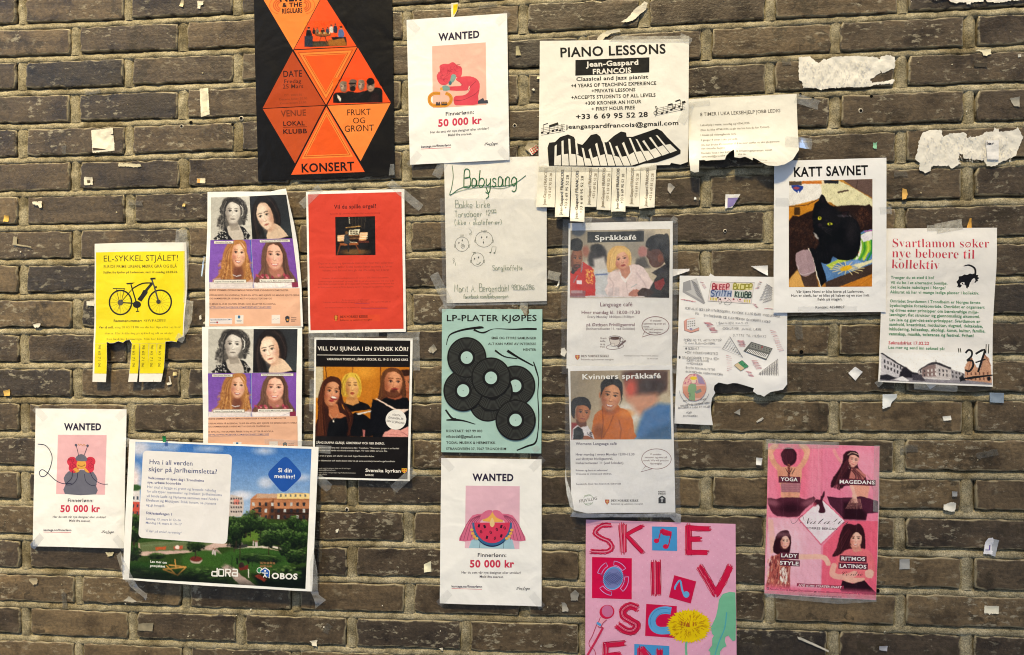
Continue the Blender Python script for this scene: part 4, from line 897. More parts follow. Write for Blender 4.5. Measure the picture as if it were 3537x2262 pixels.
for s, x0, y0, x1, y1 in (('FÖRSTA', 1305, 857, 1375, 866), ('ÖVNINGEN ÄR', 1268, 882, 1402, 896), ('DEN 27 JANUARI', 1254, 911, 1408, 932)): P.text(s, x0, y0, x1, y1, '#6a6670', 17, .004, part='badge')
P.text('SÅNG SKAPAR GLÄDJE, GEMENSKAP OCH GER ENERGI.', 631, 1105, 1238, 1112, '#f0ece6', 20, .006)
for s, x0, x1, y in (('Välkommen att vara med i Svenska kören här i Trondheim. Tillsammans sjunger vi en blandad', 640, 1365, 1146), ('repertoar med kända och okända svenska sånger. Vid varje tillfälle serveras fika.', 640, 1262, 1170), ('Kören är gratis och alla får vara med. Ingen föranmälan krävs.', 650, 1148, 1218), ('För information och exakt datum hittar du på www.svenskakyrkan.se/norge/trondheim', 640, 1330, 1260), ('Kontakt med körledaren Anita om du har frågor', 640, 938, 1326), ('a_sjoberg@hotmail.com', 640, 802, 1342), ('Svenska kyrkan i Norge följer noga Folkehelseinstituttets', 640, 982, 1364), ('råd och riktlinjer', 640, 730, 1380)):
    P.text(s, x0, y, x1, y + (x1-x0)*.008, '#d8d4ce' if y < 1300 else '#b8b4ae', None, .004, shear=.15 if y == 1260 else 0)
P.text('Svenska kyrkan', 1070, 1352, 1380, 1358, '#f6f2ec', 30, .012, part='logo'); P.text('NORGE', 1069, 1387, 1142, 1389, '#f0ece6', 17, .006, part='logo')
P.poly([(1389, 1320), (1437, 1321), (1436, 1350), (1413, 1366), (1389, 1348)], '#e8b83c', 'logo', sm=1)
for x, y in ((1396, 1326), (1420, 1326), (1396, 1344), (1420, 1344)): P.rect(x, y, x+11, y+10, '#d8402c', 'logo')
for a in ((560, 150, 800, 152, 60), (1250, 150, 1540, 155, 70)): P.tape(*a[:4], a[4])
P.tape(1510, 165, 1515, 460, 58, M_TAPE, off=.0006); P.tape(590, 170, 590, 460, 58, M_TAPE); P.tape(590, 540, 585, 820, 40, M_TAPE)
P.tape(1310, 1510, 1500, 1340, 80); P.tape(640, 1400, 745, 1500, 90); P.tape(630, 1150, 765, 1160, 70, M_TAPE)

# ------------------------------------------------------------------ record-buyer's sheet
P = poster('record_poster', 'LP', [(78, 76), (840, 78), (858, 100), (872, 140), (905, 142), (920, 110), (915, 80), (1046, 78), (1036, 1470), (70, 1458)], 'pale turquoise sheet with black vinyl records, headed LP-plater kjøpes', base=.003, amp=.0008, seed=51, paper='#aed2cd')
K1 = '#15120f'
P.text('LP-PLATER KJØPES', 125, 193, 992, 192, K1, 62, .006, part='heading')
for s, x0, x1, y in (('SMÅ OG STORE SAMLINGER', 556, 987, 367), ('ALT KAN VÆRE AV INTERESSE', 523, 986, 423), ('HENTER', 861, 986, 479), ('KONTAKT: 907 99 003', 120, 467, 1264), ('nilstodal@gmail.com', 120, 452, 1318), ('TODAL MUSIKK & HERMETIKK', 119, 595, 1377), ('STRANDVEIEN 37, 7067 TRONDHEIM', 118, 697, 1436)): P.text(s, x0, y, x1, y+1, '#26221f', None, .008)
P.line([(120, 424), (135, 360), (170, 315), (290, 275), (440, 255), (480, 258)], 17, K1, sm=5, taper=[.4, .5, .9, 1.1, 1.5, .7]); P.line([(385, 275), (440, 300), (490, 302), (580, 268), (760, 272), (900, 268), (992, 270)], 15, K1, sm=5, taper=[1.4, .9, 1.1, .3, .8, 1.3, 1.2])
P.line([(590, 475), (680, 535), (805, 555)], 16, K1, sm=4, taper=[1.2, .8, .5]); P.line([(708, 478), (820, 548), (960, 625)], 18, K1, sm=4, taper=[1.5, 1, .7]); P.line([(960, 585), (985, 660), (1010, 760), (1002, 900), (1012, 1100), (1005, 1250), (980, 1365), (900, 1400), (800, 1440)], 12, K1, sm=5, taper=[.8, 1.3, .8, .7, .9, .7, 1.4, 1.4, .9])
P.line([(112, 1048), (170, 1125), (215, 1138)], 16, K1, sm=4, taper=[1, 1.2, 1]); P.line([(120, 1148), (200, 1145), (290, 1155), (400, 1188)], 14, K1, sm=4, taper=[.8, 1.6, 1, .5])
for cx, cy, rx, ry in ((550, 945, 195, 120), (520, 985, 178, 178), (785, 818, 195, 198), (570, 870, 192, 192), (283, 863, 192, 200), (318, 545, 190, 198), (552, 740, 192, 198), (789, 1147, 195, 198)):
    if (cx, cy) == (550, 945): continue
    P.ell(cx, cy, rx, ry, '#161413', part='record_print', n=56)
    for k in range(9): P.ring(cx, cy, rx*(.90 - .055*k), ry*(.90 - .055*k), 2.4, '#5e625e', 'record_print', n=40)
    P.ell(cx, cy, rx*.44, ry*.46, '#161413', part='record_print', n=40); P.ell(cx, cy, rx*.305, ry*.305, '#b6d6d2', part='record_print', n=36); P.ell(cx, cy, 4, 4, '#4a5250', part='record_print', n=8)
P.tape(60, 100, 120, 40, 60); P.tape(960, 1440, 1010, 1410, 60)

# ------------------------------------------------------------------ pen lettering: a small stroke alphabet on a 0..1 high grid
GL = {'a': (.5, 'M.45,.1 C.35,.5 .1,.55 .05,.25 .1,0 .35,.05 .45,.45 .45,.1 .52,0'), 'b': (.5, 'M.08,1 .06,.5 .06,.05 C.3,-.05 .5,.2 .4,.45 .2,.5 .08,.35'), 'c': (.42, 'M.4,.42 C.2,.58 .02,.35 .08,.1 .25,-.03 .4,.08'),
 'd': (.52, 'M.42,.4 C.2,.6 0,.35 .06,.1 .25,-.05 .42,.15 M.46,1 .44,.5 .46,0'), 'e': (.46, 'M.06,.25 C.3,.27 .42,.35 .33,.5 .12,.5 .04,.25 .12,.02 .4,.06'), 'f': (.36, 'M.36,.92 C.25,1.05 .17,.9 .16,.7 .15,.3 .14,-.2 M.02,.5 .32,.54'),
 'g': (.48, 'M.42,.42 C.2,.58 0,.35 .08,.1 .25,0 .40,.2 M.43,.48 C.42,.1 .42,-.25 .25,-.38 .08,-.3'), 'h': (.48, 'M.07,1 .06,0 M.06,.3 C.2,.55 .38,.5 .38,.3 .4,0'), 'i': (.2, 'M.1,.5 .1,.02 M.1,.72 .12,.75'), 'j': (.26, 'M.18,.5 C.18,.0 .14,-.3 -.05,-.35 M.18,.72 .2,.75'),
 'k': (.42, 'M.06,1 .06,0 M.36,.5 .08,.24 .38,0'), 'l': (.2, 'M.1,1 .08,.2 .16,.02'), 'm': (.7, 'M.05,.5 .06,0 M.06,.3 C.18,.55 .32,.5 .32,.3 .33,0 M.33,.3 C.45,.55 .6,.5 .6,.3 .62,0'), 'n': (.48, 'M.06,.5 .06,0 M.06,.3 C.2,.55 .38,.5 .38,.3 .4,0'),
 'o': (.46, 'M.22,.52 C.02,.45 .02,.1 .2,.0 .42,.05 .42,.4 .22,.52'), 'p': (.46, 'M.07,.5 .06,-.35 M.06,.4 C.25,.6 .44,.4 .36,.12 .2,-.02 .07,.12'), 'r': (.34, 'M.06,.5 .07,0 M.07,.3 C.15,.48 .25,.52 .34,.46'), 's': (.38, 'M.34,.46 C.2,.56 .06,.48 .12,.33 .3,.24 .34,.1 .2,-.02 .04,.06'),
 't': (.34, 'M.16,.85 .15,.1 .28,.02 M.02,.58 .32,.6'), 'u': (.46, 'M.05,.5 C.04,.2 .1,-.02 .25,.03 .38,.2 .4,.5 M.4,.5 .43,.02'), 'v': (.4, 'M.03,.5 .18,.02 .38,.5'), 'y': (.44, 'M.05,.5 C.06,.2 .2,.1 .38,.25 M.41,.5 C.40,.1 .38,-.25 .2,-.38 .04,-.28'), 'z': (.4, 'M.04,.5 .36,.5 .04,.02 .38,.02'), 'w': (.6, 'M.03,.5 .15,.02 .3,.4 .42,.02 .57,.5'), 'x': (.4, 'M.03,.5 .36,.02 M.36,.5 .03,.02'),
 'A': (.6, 'M.03,0 .3,1 .56,0 M.14,.38 .48,.38'), 'B': (.6, 'M.08,0 .08,1 C.45,1.02 .5,.62 .1,.54 M.1,.54 C.6,.55 .58,.02 .08,0'), 'C': (.55, 'M.5,.85 C.3,1.05 .02,.85 .05,.4 .15,-.02 .4,-.03 .52,.15'), 'D': (.6, 'M.08,0 .08,1 C.55,1 .68,.15 .08,0'), 'E': (.5, 'M.46,1 .08,1 .08,0 .46,0 M.08,.52 .4,.52'), 'F': (.46, 'M.46,1 .08,1 .08,0 M.08,.52 .4,.52'),
 'G': (.6, 'M.52,.85 C.3,1.05 .02,.85 .05,.4 .15,-.02 .45,-.05 .52,.35 M.3,.4 .54,.4'), 'H': (.58, 'M.07,0 .07,1 M.5,0 .5,1 M.07,.5 .5,.5'), 'I': (.2, 'M.1,0 .1,1'), 'J': (.42, 'M.36,1 C.36,.2 .3,-.1 .04,.1'), 'K': (.56, 'M.07,0 .07,1 M.5,1 .09,.45 .52,0'), 'L': (.46, 'M.08,1 .08,0 .44,0'), 'M': (.72, 'M.05,0 .12,1 .35,.3 .58,1 .66,0'), 'N': (.6, 'M.07,0 .07,1 .5,0 .5,1'), 'O': (.6, 'M.3,1 C.0,.95 .0,.05 .28,0 .6,.05 .6,.95 .3,1'), 'P': (.52, 'M.08,0 .08,1 C.55,1.05 .55,.5 .1,.48'),
 'R': (.56, 'M.08,0 .08,1 C.55,1.05 .55,.5 .1,.48 M.2,.48 .5,0'), 'S': (.5, 'M.46,.88 C.25,1.08 .02,.85 .12,.6 .42,.45 .5,.15 .25,-.03 .03,.12'), 'T': (.52, 'M.02,1 .5,1 M.26,1 .26,0'), 'U': (.58, 'M.06,1 C.05,.2 .1,0 .28,0 .48,0 .5,.2 .5,1'), 'V': (.54, 'M.02,1 .26,0 .5,1'), 'Y': (.54, 'M.02,1 .26,.5 .5,1 M.26,.5 .26,0'), 'Z': (.5, 'M.04,1 .46,1 .04,0 .48,0'),
 '0': (.46, 'M.22,.9 C.0,.8 .02,.05 .2,0 .44,.05 .42,.85 .22,.9'), '1': (.25, 'M.05,.7 .16,.9 .15,0'), '2': (.46, 'M.05,.7 C.1,.98 .42,.9 .36,.6 .2,.25 .04,.02 M.04,.02 .42,.02'), '3': (.44, 'M.05,.85 C.3,1 .42,.7 .16,.5 M.16,.5 C.5,.45 .38,-.05 .03,.06'), '6': (.44, 'M.36,.9 C.1,.75 .0,.3 .1,.05 .35,-.05 .44,.3 .25,.42 .08,.25'), '7': (.42, 'M.03,.9 .4,.9 .14,0 M.1,.45 .36,.48'), '8': (.44, 'M.36,.8 C.2,1 .02,.8 .15,.58 .42,.4 .4,.02 .2,0 .0,.05 .05,.35 .25,.52 .42,.7 .36,.85'), '9': (.44, 'M.38,.8 C.2,.98 .02,.8 .08,.55 .25,.45 .38,.6 M.39,.85 .34,0'),
 '.': (.16, 'M.06,0 .09,.03'), ',': (.16, 'M.09,.05 .03,-.14'), '-': (.34, 'M.05,.32 .28,.33'), '/': (.24, 'M.0,-.2 .2,1.05'), '|': (.2, 'M.08,-.3 .12,1.0'), ':': (.16, 'M.07,.4 .09,.43 M.07,.05 .09,.08'), '(': (.24, 'M.2,1 C.02,.7 .02,.1 .18,-.2'), ')': (.24, 'M.03,1 C.2,.7 .2,.1 .05,-.2'), '?': (.4, 'M.04,.8 C.2,1.05 .42,.8 .2,.5 .18,.25 M.18,.05 .2,.08'), ' ': (.34, '')}
GL['Æ'] = (.8, 'M.03,0 .4,1 .76,1 M.14,.38 .42,.4 M.42,1 .42,0 .78,0 M.42,.52 .7,.52'); GL['Ø'] = (.6, GL['O'][1] + ' M.05,-.1 .55,1.1'); GL['Å'] = (.6, GL['A'][1] + ' M.3,1.1 .34,1.2 .27,1.2 .3,1.1'); GL['ø'] = (.46, GL['o'][1] + ' M.02,-.08 .42,.6')
def strokes(ch):
    out = []
    for seg in GL.get(ch, GL['-'])[1].split('M')[1:]:
        toks = seg.split(); pts, curve = [], False; run = []
        for t in toks:
            if t[0] == 'C': curve = True; t = t[1:]
            run.append(tuple(float(v) for v in t.split(',')))
        out.append((run, curve))
    return out
def hand(P, body, x0, y0, x1, y1, h, col, wd, part='handwriting', T=None, seed=0, jit=.02, slant=.0):
    r = random.Random(seed + len(body)); adv = sum(GL.get(c, GL['-'])[0] + .1 for c in body)
    a, b = np.array([x0, y0], float), np.array([x1, y1], float); d = b - a; ln = np.linalg.norm(d); n = np.array([d[1], -d[0]]) / ln; k = ln / adv; t = 0
    lay = None
    for ch in body:
        w_, _ = GL.get(ch, GL['-']); oy = r.uniform(-.05, .05); sc_ = r.uniform(.94, 1.08)
        for run, curve in strokes(ch):
            pts = [a + (d/ln) * ((t + px_ + r.uniform(-jit, jit) + slant*py_) * k) + n * ((py_ * sc_ + oy + r.uniform(-jit, jit)) * h) for px_, py_ in run]
            if curve and len(pts) > 2: pts = smooth(pts, 4, False)
            P.line(pts, wd, col, part, T=T, layer=14)
        t += w_ + .1

# ------------------------------------------------------------------ handwritten baby singing sheet in a plastic pocket
P = poster('handwritten_poster', 'D', [(1045, 372), (1286, 368), (1286, 708), (1051, 713)], 'handwritten Babysang sheet in a clear plastic pocket, with three drawn baby faces', base=.003, amp=.0014, seed=61, paper='#f6f4f0')
GR, GD = '#4f6e4c', '#2e6a40'
hand(P, 'Babysang', 1520, 1310, 1905, 1300, 110, GD, 6.5, T='T2', jit=.01, slant=.1)
T = 'T2'; off_ = 0
P.line([(1445, 1160), (1452, 1240), (1440, 1320), (1430, 1368), (1500, 1320), (1600, 1298), (1750, 1306), (1870, 1290), (1960, 1230)], 4, GD, 'handwriting', sm=5, T=T); P.line([(1425, 1366), (1530, 1330), (1660, 1312), (1800, 1320), (1900, 1280)], 3, GD, 'handwriting', sm=5, T=T); P.line([(1680, 1310), (1700, 1370), (1680, 1392)], 6, GD, 'handwriting', sm=4, T=T)
T = 'M3'
for s, x0, x1, y, h in (('Bakke kirke', 372, 745, 55, 72), ('Torsdager', 368, 660, 150, 62), ('12', 695, 750, 135, 55), ('00', 755, 806, 104, 30), ('(ikke i skoleferier)', 370, 865, 232, 50), ('Sang|kaffe|te', 765, 1085, 708, 48), ('Marit A. Bergendahl', 365, 945, 935, 72), ('98066286', 965, 1208, 915, 52), ('facebook.com/babysangen', 460, 935, 1003, 36)):
    hand(P, s, x0, y, x1, y - (x1-x0)*.01, h, '#7d9076', 4.2, T=T)
P.line([(752, 113), (808, 106)], 3, GR, 'handwriting', T=T)
for cx, cy, rx, ry, rot in ((445, 437, 72, 75, 0), (675, 385, 90, 82, 0), (608, 597, 66, 70, 0)):
    P.ring(cx, cy, rx, ry, 4.5, '#6f7468', T=T, part='drawing', n=30)
    for s in (-1, 1): P.ring(cx + s*(rx+2), cy + 18, 7, 16, 4, '#6f7468', T=T, part='drawing', n=14)
for x, y in ((413, 422), (448, 396), (650, 365), (704, 362), (576, 588), (618, 575)): P.ell(x, y, 6, 11, '#4a4e48', 10, T=T, part='drawing', n=10)
P.ring(453, 459, 18, 20, 4, '#5a6258', T=T, part='drawing', n=16); P.ring(455, 457, 8, 8, 3, '#5a6258', T=T, part='drawing', n=10); P.ell(669, 418, 6, 13, '#4a4e48', T=T, part='drawing', n=10); P.line([(596, 642), (615, 648), (640, 622)], 8, '#7a8478', 'drawing', sm=3, T=T); P.line([(662, 395), (668, 388), (676, 394)], 3, '#6f7468', 'drawing', T=T); P.line([(438, 434), (444, 428)], 3, '#6f7468', 'drawing', T=T); P.line([(604, 612), (612, 612)], 3, '#6f7468', 'drawing', T=T)
for x in (425, 437, 450, 461): P.line([(x+4, 360), (x, 335)], 3.5, '#6f7468', 'drawing', T=T)
for x in (655, 668, 682, 694, 706): P.line([(x, 318), (x-4, 288)], 3.5, '#6f7468', 'drawing', T=T)
P.line([(560, 545), (575, 520), (590, 528), (555, 520)], 3.5, '#6f7468', 'drawing', sm=3, T=T)
P.line([(522, 275), (545, 300), (544, 320)], 3.5, '#5f6e58', 'drawing', T=T); P.ring(533, 330, 9, 10, 3.5, '#5f6e58', T=T, part='drawing', n=12); P.line([(752, 515), (760, 464), (802, 464), (796, 520)], 4.5, '#5a6a58', 'drawing', T=T); P.ell(742, 523, 10, 8, '#4e5e4c', T=T, part='drawing', n=10); P.ell(785, 528, 10, 8, '#4e5e4c', T=T, part='drawing', n=10)
P.line([(376, 662), (374, 630), (350, 600), (358, 584), (364, 600), (352, 640)], 3.5, '#5f6e58', 'drawing', sm=3, T=T)
P.film('plastic_pocket', [(215, -40), (300, -50), (1330, -40), (1336, 1062), (700, 1075), (245, 1082), (232, 500)], M_SLEEVE, T='M3', off=.0012); P.film('pocket_seam', [(250, 1064), (700, 1058), (1333, 1046), (1333, 1066), (700, 1078), (250, 1084)], M_TAPE, T='M3', off=.0016)
P.tape(150, 750, 330, 1110, 100, T='M3'); P.tape(1100, 1055, 1080, 1170, 80, M_TAPE2, T='M3'); P.tape(1345, 755, 1470, 780, 90, M_TAPE2, T='M3'); P.tape(1330, 1240, 1390, 1130, 66, T='T2')

# ------------------------------------------------------------------ piano lessons sheet with tear-off tabs
P = poster('piano_poster', 'T3', [(234, 293), (1275, 278), (1266, 1138), (1215, 1156), (1150, 1144), (1140, 1158), (1046, 1160), (1046, 1174), (640, 1178), (225, 1172)], 'PIANO LESSONS sheet with a wavy keyboard and phone number tabs along its foot', base=.006, amp=.0012, seed=71, paper='#fbf8f0', curls=((395, 1530, .022, .010), (500, 1565, .02, .014), (790, 1490, .016, .010), (980, 1465, .018, .006), (270, 1460, .02, .005)))
K1 = '#12100e'
P.text('PIANO LESSONS', 378, 405, 1112, 380, K1, 68, .022, part='heading'); P.poly([(482, 425), (998, 407), (997, 513), (481, 534)], K1)
P.text('Jean-Gaspard', 555, 472, 921, 458, '#f4f0e8', 36, .02); P.text('FRANCOIS', 604, 523, 872, 513, '#f4f0e8', 36, .02)
for s, x0, x1, y0, y1, c in (('Classical and jazz pianist', 488, 990, 571, 556, 27), ('+4 YEARS OF TEACHING EXPERIENCE', 452, 1046, 616, 600, 25), ('+PRIVATE LESSONS', 595, 900, 652, 645, 24), ('+ACCEPTS STUDENTS OF ALL LEVELS', 454, 1041, 698, 684, 25), ('+300 KRONER AN HOUR', 550, 942, 738, 729, 25), ('+ FIRST HOUR FREE', 595, 897, 779, 770, 25), ('+33 6 69 95 52 28', 486, 987, 838, 824, 36), ('jeangaspardfrancois@gmail.com', 415, 1199, 906, 882, 31)):
    P.text(s, x0, y0, x1, y1, '#1a1714', c, .018 if c > 30 else .012)
for ox, oy, sg, w_ in ((1040, 770, -.22, 205), (244, 905, -.18, 165)):
    for k in range(5): P.line([(ox, oy + 12*k + (0 if k else 0)), (ox + w_, oy + 12*k + w_*sg)], 2, '#3a342e')
for x, y, u in ((1085, 800, 45), (1118, 792, 50), (1150, 776, 40), (1170, 765, 30), (1205, 755, 48), (1220, 776, 60), (250, 935, 55), (292, 938, 50), (325, 922, 40), (352, 915, 42), (375, 917, 45)): P.ell(x, y, 9, 7, K1, -15, n=10); P.line([(x+8, y), (x+8, y-u)], 3, K1)
P.line([(1126, 742), (1158, 735)], 9, K1); P.line([(1178, 718), (1212, 706)], 9, K1); P.line([(1225, 728), (1248, 720)], 16, K1); P.line([(258, 880), (290, 868)], 5, K1); P.line([(300, 890), (362, 868)], 16, K1)
P.line([(1040, 822), (1048, 780), (1038, 756), (1046, 752), (1052, 775), (1028, 795), (1040, 812), (1054, 798), (1040, 788)], 3.5, K1, sm=3); P.line([(395, 872), (392, 920)], 3, K1)
P.poly([(297, 1166), (288, 1040), (300, 1005), (340, 1000), (375, 965), (430, 946), (470, 962), (495, 1008), (530, 1018), (560, 985), (590, 948), (630, 940), (655, 960), (668, 998), (700, 1000), (750, 955), (800, 924), (835, 932), (840, 962), (880, 962), (1050, 906), (1085, 925), (1120, 965), (1215, 1058), (1214, 1080), (1160, 1105), (1050, 1140), (960, 1148), (900, 1168), (600, 1172)], K1, part='keyboard_print')
top = [1020, 985, 968, 975, 1030, 1046, 1005, 972, 985, 1022, 1000, 962, 968, 985, 962, 945, 950]
for i in range(16):
    def key(u):
        xt, xb = 338 + 750*u, 334 + 862*u; return xt, float(np.interp(u*16, range(17), top)) + 8, xb, 1163 - max(0, xb - 880) * .33
    (xa, ya, xb, yb), (xc, yc, xd, yd) = key(i/16), key((i+1)/16)
    mx = lambda p, q, t: p + (q-p)*t
    P.poly([(mx(xa, xb, .56), mx(ya, yb, .56)), (mx(xc, xd, .56) - 6, mx(yc, yd, .56)), (xd - 6, yd), (xb, yb)], '#f6f2e8', part='keyboard_print')
    P.poly([(xa, ya), (xa + 14, mx(ya, yc, .3)), (mx(xa, xb, .56) + 15, mx(ya, yb, .57)), (mx(xa, xb, .56), mx(ya, yb, .57))], '#f6f2e8', part='keyboard_print')
TABS = [((225, 1172), (345, 1172), (338, 1455), (208, 1455), 0, 1), ((348, 1172), (452, 1172), (438, 1525), (340, 1525), 60, 0), ((456, 1172), (549, 1174), (545, 1562), (446, 1556), 85, 0), ((552, 1174), (640, 1174), (628, 1450), (537, 1450), 0, 1), ((645, 1174), (735, 1174), (727, 1475), (630, 1468), 0, 1), ((740, 1174), (836, 1174), (830, 1487), (730, 1485), 10, 0), ((840, 1174), (938, 1170), (925, 1450), (830, 1446), 0, 1), ((942, 1172), (1046, 1168), (1033, 1455), (925, 1465), 0, 1)]
for a, b, c, d, dy, dim in TABS:
    V_ = wall_xz('T3', [a, b, c, d]); P.add_op('tear_off_tab', V_, np.array(tess(V_)), pc('#f6f1e2'), 0)
    colr = '#8a7a60' if dim else '#3c342c'; xm = (c[0] + d[0]) / 2; xt = (a[0] + b[0]) / 2; bot = d[1] - 14; tp = 1180 + dy * .2
    P.text('Jean-Gaspard FRANCOIS', xm + 2, bot, xt + 2, tp, colr, 21, .002, part='lettering'); P.text('+33 6 69 95 52 28', xm + 34, bot - 45, xt + 36, tp + 38, colr, 19, .002, part='lettering')
P.film('tape_strip', [(225, 1165), (560, 1170), (800, 1215), (1050, 1150), (1050, 1190), (800, 1240), (500, 1225), (225, 1205)], M_TAPE2, off=.001)
P.tape(1215, 870, 1290, 720, 60); P.tape(1210, 262, 1290, 300, 50)
P.film('tape_strip', [(715, 292), (760, 262), (1000, 262), (1275, 258), (1275, 300), (900, 300)], M_TAPE2, off=.0012)

# ------------------------------------------------------------------ homework help sheet, torn along its foot
P = poster('homework_help_poster', 'R4', [(537, -167), (1670, -225), (1675, 100), (1680, 375), (1610, 480), (1520, 535), (1430, 555), (1340, 545), (1275, 508), (1225, 475), (1192, 462), (1192, 490), (1150, 470), (1110, 455), (1055, 470), (1000, 460), (998, 376), (955, 402), (920, 440), (905, 480), (850, 484), (770, 484), (710, 495), (690, 486), (636, 490), (634, 612), (590, 618), (548, 600), (536, 500)],
           'white homework help sheet headed 8 timer i uka, torn ragged along its foot', base=.0045, amp=.0014, seed=81, paper='#f9f5ea', curls=((1450, 560, .07, .022), (590, 600, .04, .012), (1020, 440, .03, .012), (700, 490, .05, .008)))
P.text('8 TIMER I UKA LEKSEHJELP JOBB LEDIG', 1353, 818, 1911, 790, '#5a544c', 25, 0, T='T3', part='heading')
g = '#8a8274'
for s, x0, y0, x1, y1 in (('Leksehjelp i matte, naturfag og HTML/CSS.', 664, 115, 1180, 92), ('(Kan du ikke HTML/CSS så går det bra hvis du kan Python).', 664, 167, 1382, 135), ('1.klasse på videregående nivå.', 664, 221, 1035, 207), ('2 ganger 4 timer i uka, på Lade.', 664, 275, 1048, 262), ('(Du kan bruke 45 minutter til å se over stoffet du skal gå gjennom', 664, 330, 1476, 295), ('den aktuelle dagen)', 664, 370, 906, 360), ('Kontakt Tove i den kom', 664, 420, 960, 408), ('le avlastningstjenesten, epost', 1022, 402, 1395, 388), ('tove.wold@trondhe', 664, 460, 910, 446), ('une no.', 1036, 436, 1122, 434)): P.text(s, x0, y0, x1, y1, g, None, .002)
P.text('Kilde til avisen dagen', 1255, 490, 1340, 496, '#b0a080', 9); P.line([(1250, 515), (1440, 522)], 2, '#c8a880')
P.tape(220, 690, 385, 735, 68, T='T4'); P.tape(140, 1000, 335, 1010, 76, T='T4'); P.tape(1270, 740, 1420, 722, 40, T='T3')
# ------------------------------------------------------------------ missing cat sheet
P = poster('missing_cat_poster', 'M5', [(70, -288), (850, -309), (849, 765), (65, 770)], 'KATT SAVNET sheet with a photograph of a black cat on a sofa', base=.0068, amp=.0009, seed=91, paper='#fbfbfd', mat=M_GLOSS)
P.text('KATT SAVNET', 209, -178, 722, -191, '#0c0c0e', 68, .014, part='heading')
def cat(r):
    r.fill('#c8a05a'); r.grad('#e0b060', '#a87430', (173, -148), (300, 120))
    r.rect(170, -150, 470, 0, '#e8d8b8', 5); r.poly([(170, 20), (170, -140), (350, -150), (400, -90), (390, -20), (300, 30), (200, 40)], '#e9e6e2', 10, sm=2); r.poly([(170, 30), (380, -20), (400, 20), (340, 100), (170, 140)], '#c8882a', 8); r.line([(172, 30), (300, 20), (385, -25)], 6, '#6a4420'); r.rect(210, 35, 250, 90, '#4a3418', 8)
    r.rect(173, -145, 262, -118, '#5a4c40', 5); r.rect(262, -148, 400, -128, '#c87830', 6); r.poly([(190, -118), (272, -112), (255, -75), (235, -62), (205, -85)], '#24449a', 3, sm=2); r.ell(225, -98, 22, 9, '#a0505a', soft=3); r.ell(238, -70, 6, 9, '#e8e8f0')
    r.poly([(400, -120), (520, -150), (620, -100), (752, -20), (752, 40), (520, 40), (400, -40)], '#ded9b4', 5)
    for i in range(90):
        x, y = r.rg.uniform(410, 745), r.rg.uniform(-130, 35)
        r.ell(x, y, 3, 3, '#a8a47a', a=.6)
    r.poly([(540, -160), (752, -160), (752, -30), (640, -90)], '#6a5650', 6); r.line([(650, -150), (640, -95)], 5, '#4a3a36'); r.poly([(412, -156), (520, -150), (515, -128), (420, -132)], '#26282e', 4); r.line([(515, -68), (582, -82)], 12, '#5a4a3e')
    r.poly([(172, 130), (240, 100), (330, 60), (400, 40), (500, 30), (600, 20), (700, 25), (752, 40), (752, 330), (420, 500), (260, 500), (200, 545), (172, 530)], '#2c1a12', 8, sm=2)
    for i in range(420):
        x, y = r.rg.uniform(175, 750), r.rg.uniform(60, 500)
        if y < 100 + (400 - x) * .1: continue
        if x > 400 and y > 250: continue
        r.line([(x, y), (x + r.rg.uniform(-16, 8), y + r.rg.uniform(8, 22))], 4, ['#3e281c', '#1a0e0a', '#54382a'][i % 3], a=.7)
    r.poly([(172, 592), (172, 540), (230, 470), (330, 560), (420, 592)], '#d8a860', 10); r.poly([(420, 592), (600, 480), (752, 420), (752, 592)], '#c8822e', 6); r.line([(560, 590), (640, 550)], 3, '#a8661e'); r.line([(640, 590), (752, 520)], 3, '#a8661e')
    r.poly([(430, 590), (420, 540), (752, 425), (752, 500), (520, 592)], '#4a3a32', 4)
    r.poly([(430, 555), (370, 400), (400, 320), (500, 300), (600, 260), (690, 200), (752, 190), (752, 430)], '#5f86b8', 3)
    r.poly([(600, 300), (660, 230), (752, 195), (752, 330), (690, 390), (620, 400)], '#86bc3c', 3, sm=1)
    for a0, c in ((0, '#e8f0d8'), (26, '#4a9a3a'), (52, '#c8dc50'), (78, '#2e8a48')): r.line([(665 + a0, 250), (672 + a0, 330), (640 + a0, 400)], 14, c, sm=4)
    r.poly([(665, 235), (700, 215), (750, 200), (752, 260), (690, 280)], '#e8e4ee', 3, sm=1); r.line([(700, 205), (750, 198)], 8, '#b060a8'); r.ell(648, 350, 12, 10, '#c03a28'); r.line([(640, 345), (652, 380)], 4, '#203a18')
    r.poly([(430, 440), (520, 395), (600, 405), (500, 430), (470, 470)], '#b8cc50', 3); r.poly([(560, 420), (640, 400), (700, 430), (620, 470)], '#7aa0d8', 3)
    for a in range(0, 360, 24): r.line([(575, 460), (575 + 120*math.cos(math.radians(a)), 460 + 46*math.sin(math.radians(a)))], 5, '#e8d8a0')
    r.poly([(620, 440), (752, 400), (752, 420), (660, 460)], '#e6e0b8', 3); r.ell(570, 460, 42, 17, '#e8b82a', -16, soft=3)
    r.poly([(310, 322), (345, 318), (390, 400), (438, 545), (395, 592), (360, 480)], '#0e0c0e', 2, sm=1); r.line([(310, 322), (345, 410), (365, 500), (395, 590)], 6, '#e8e4d8')
    r.poly([(218, 370), (240, 345), (310, 330), (345, 410), (355, 480), (290, 520), (250, 505), (225, 440)], '#a89098', 4, sm=2); r.line([(235, 440), (258, 505), (350, 482)], 4, '#cfc0c6', sm=3); r.poly([(225, 440), (250, 505), (290, 522), (355, 485), (380, 590), (280, 590)], '#4e3c34', 5)
    r.curls(290, 210, 120, 105, 220, ('#4a3224', '#160c08', '#3a2418', '#5e4232'), 8); r.curls(690, 110, 60, 70, 90, ('#5a3a2a', '#2a160e', '#6e4a36'), 8)
    # the cat
    BK = '#0a090b'
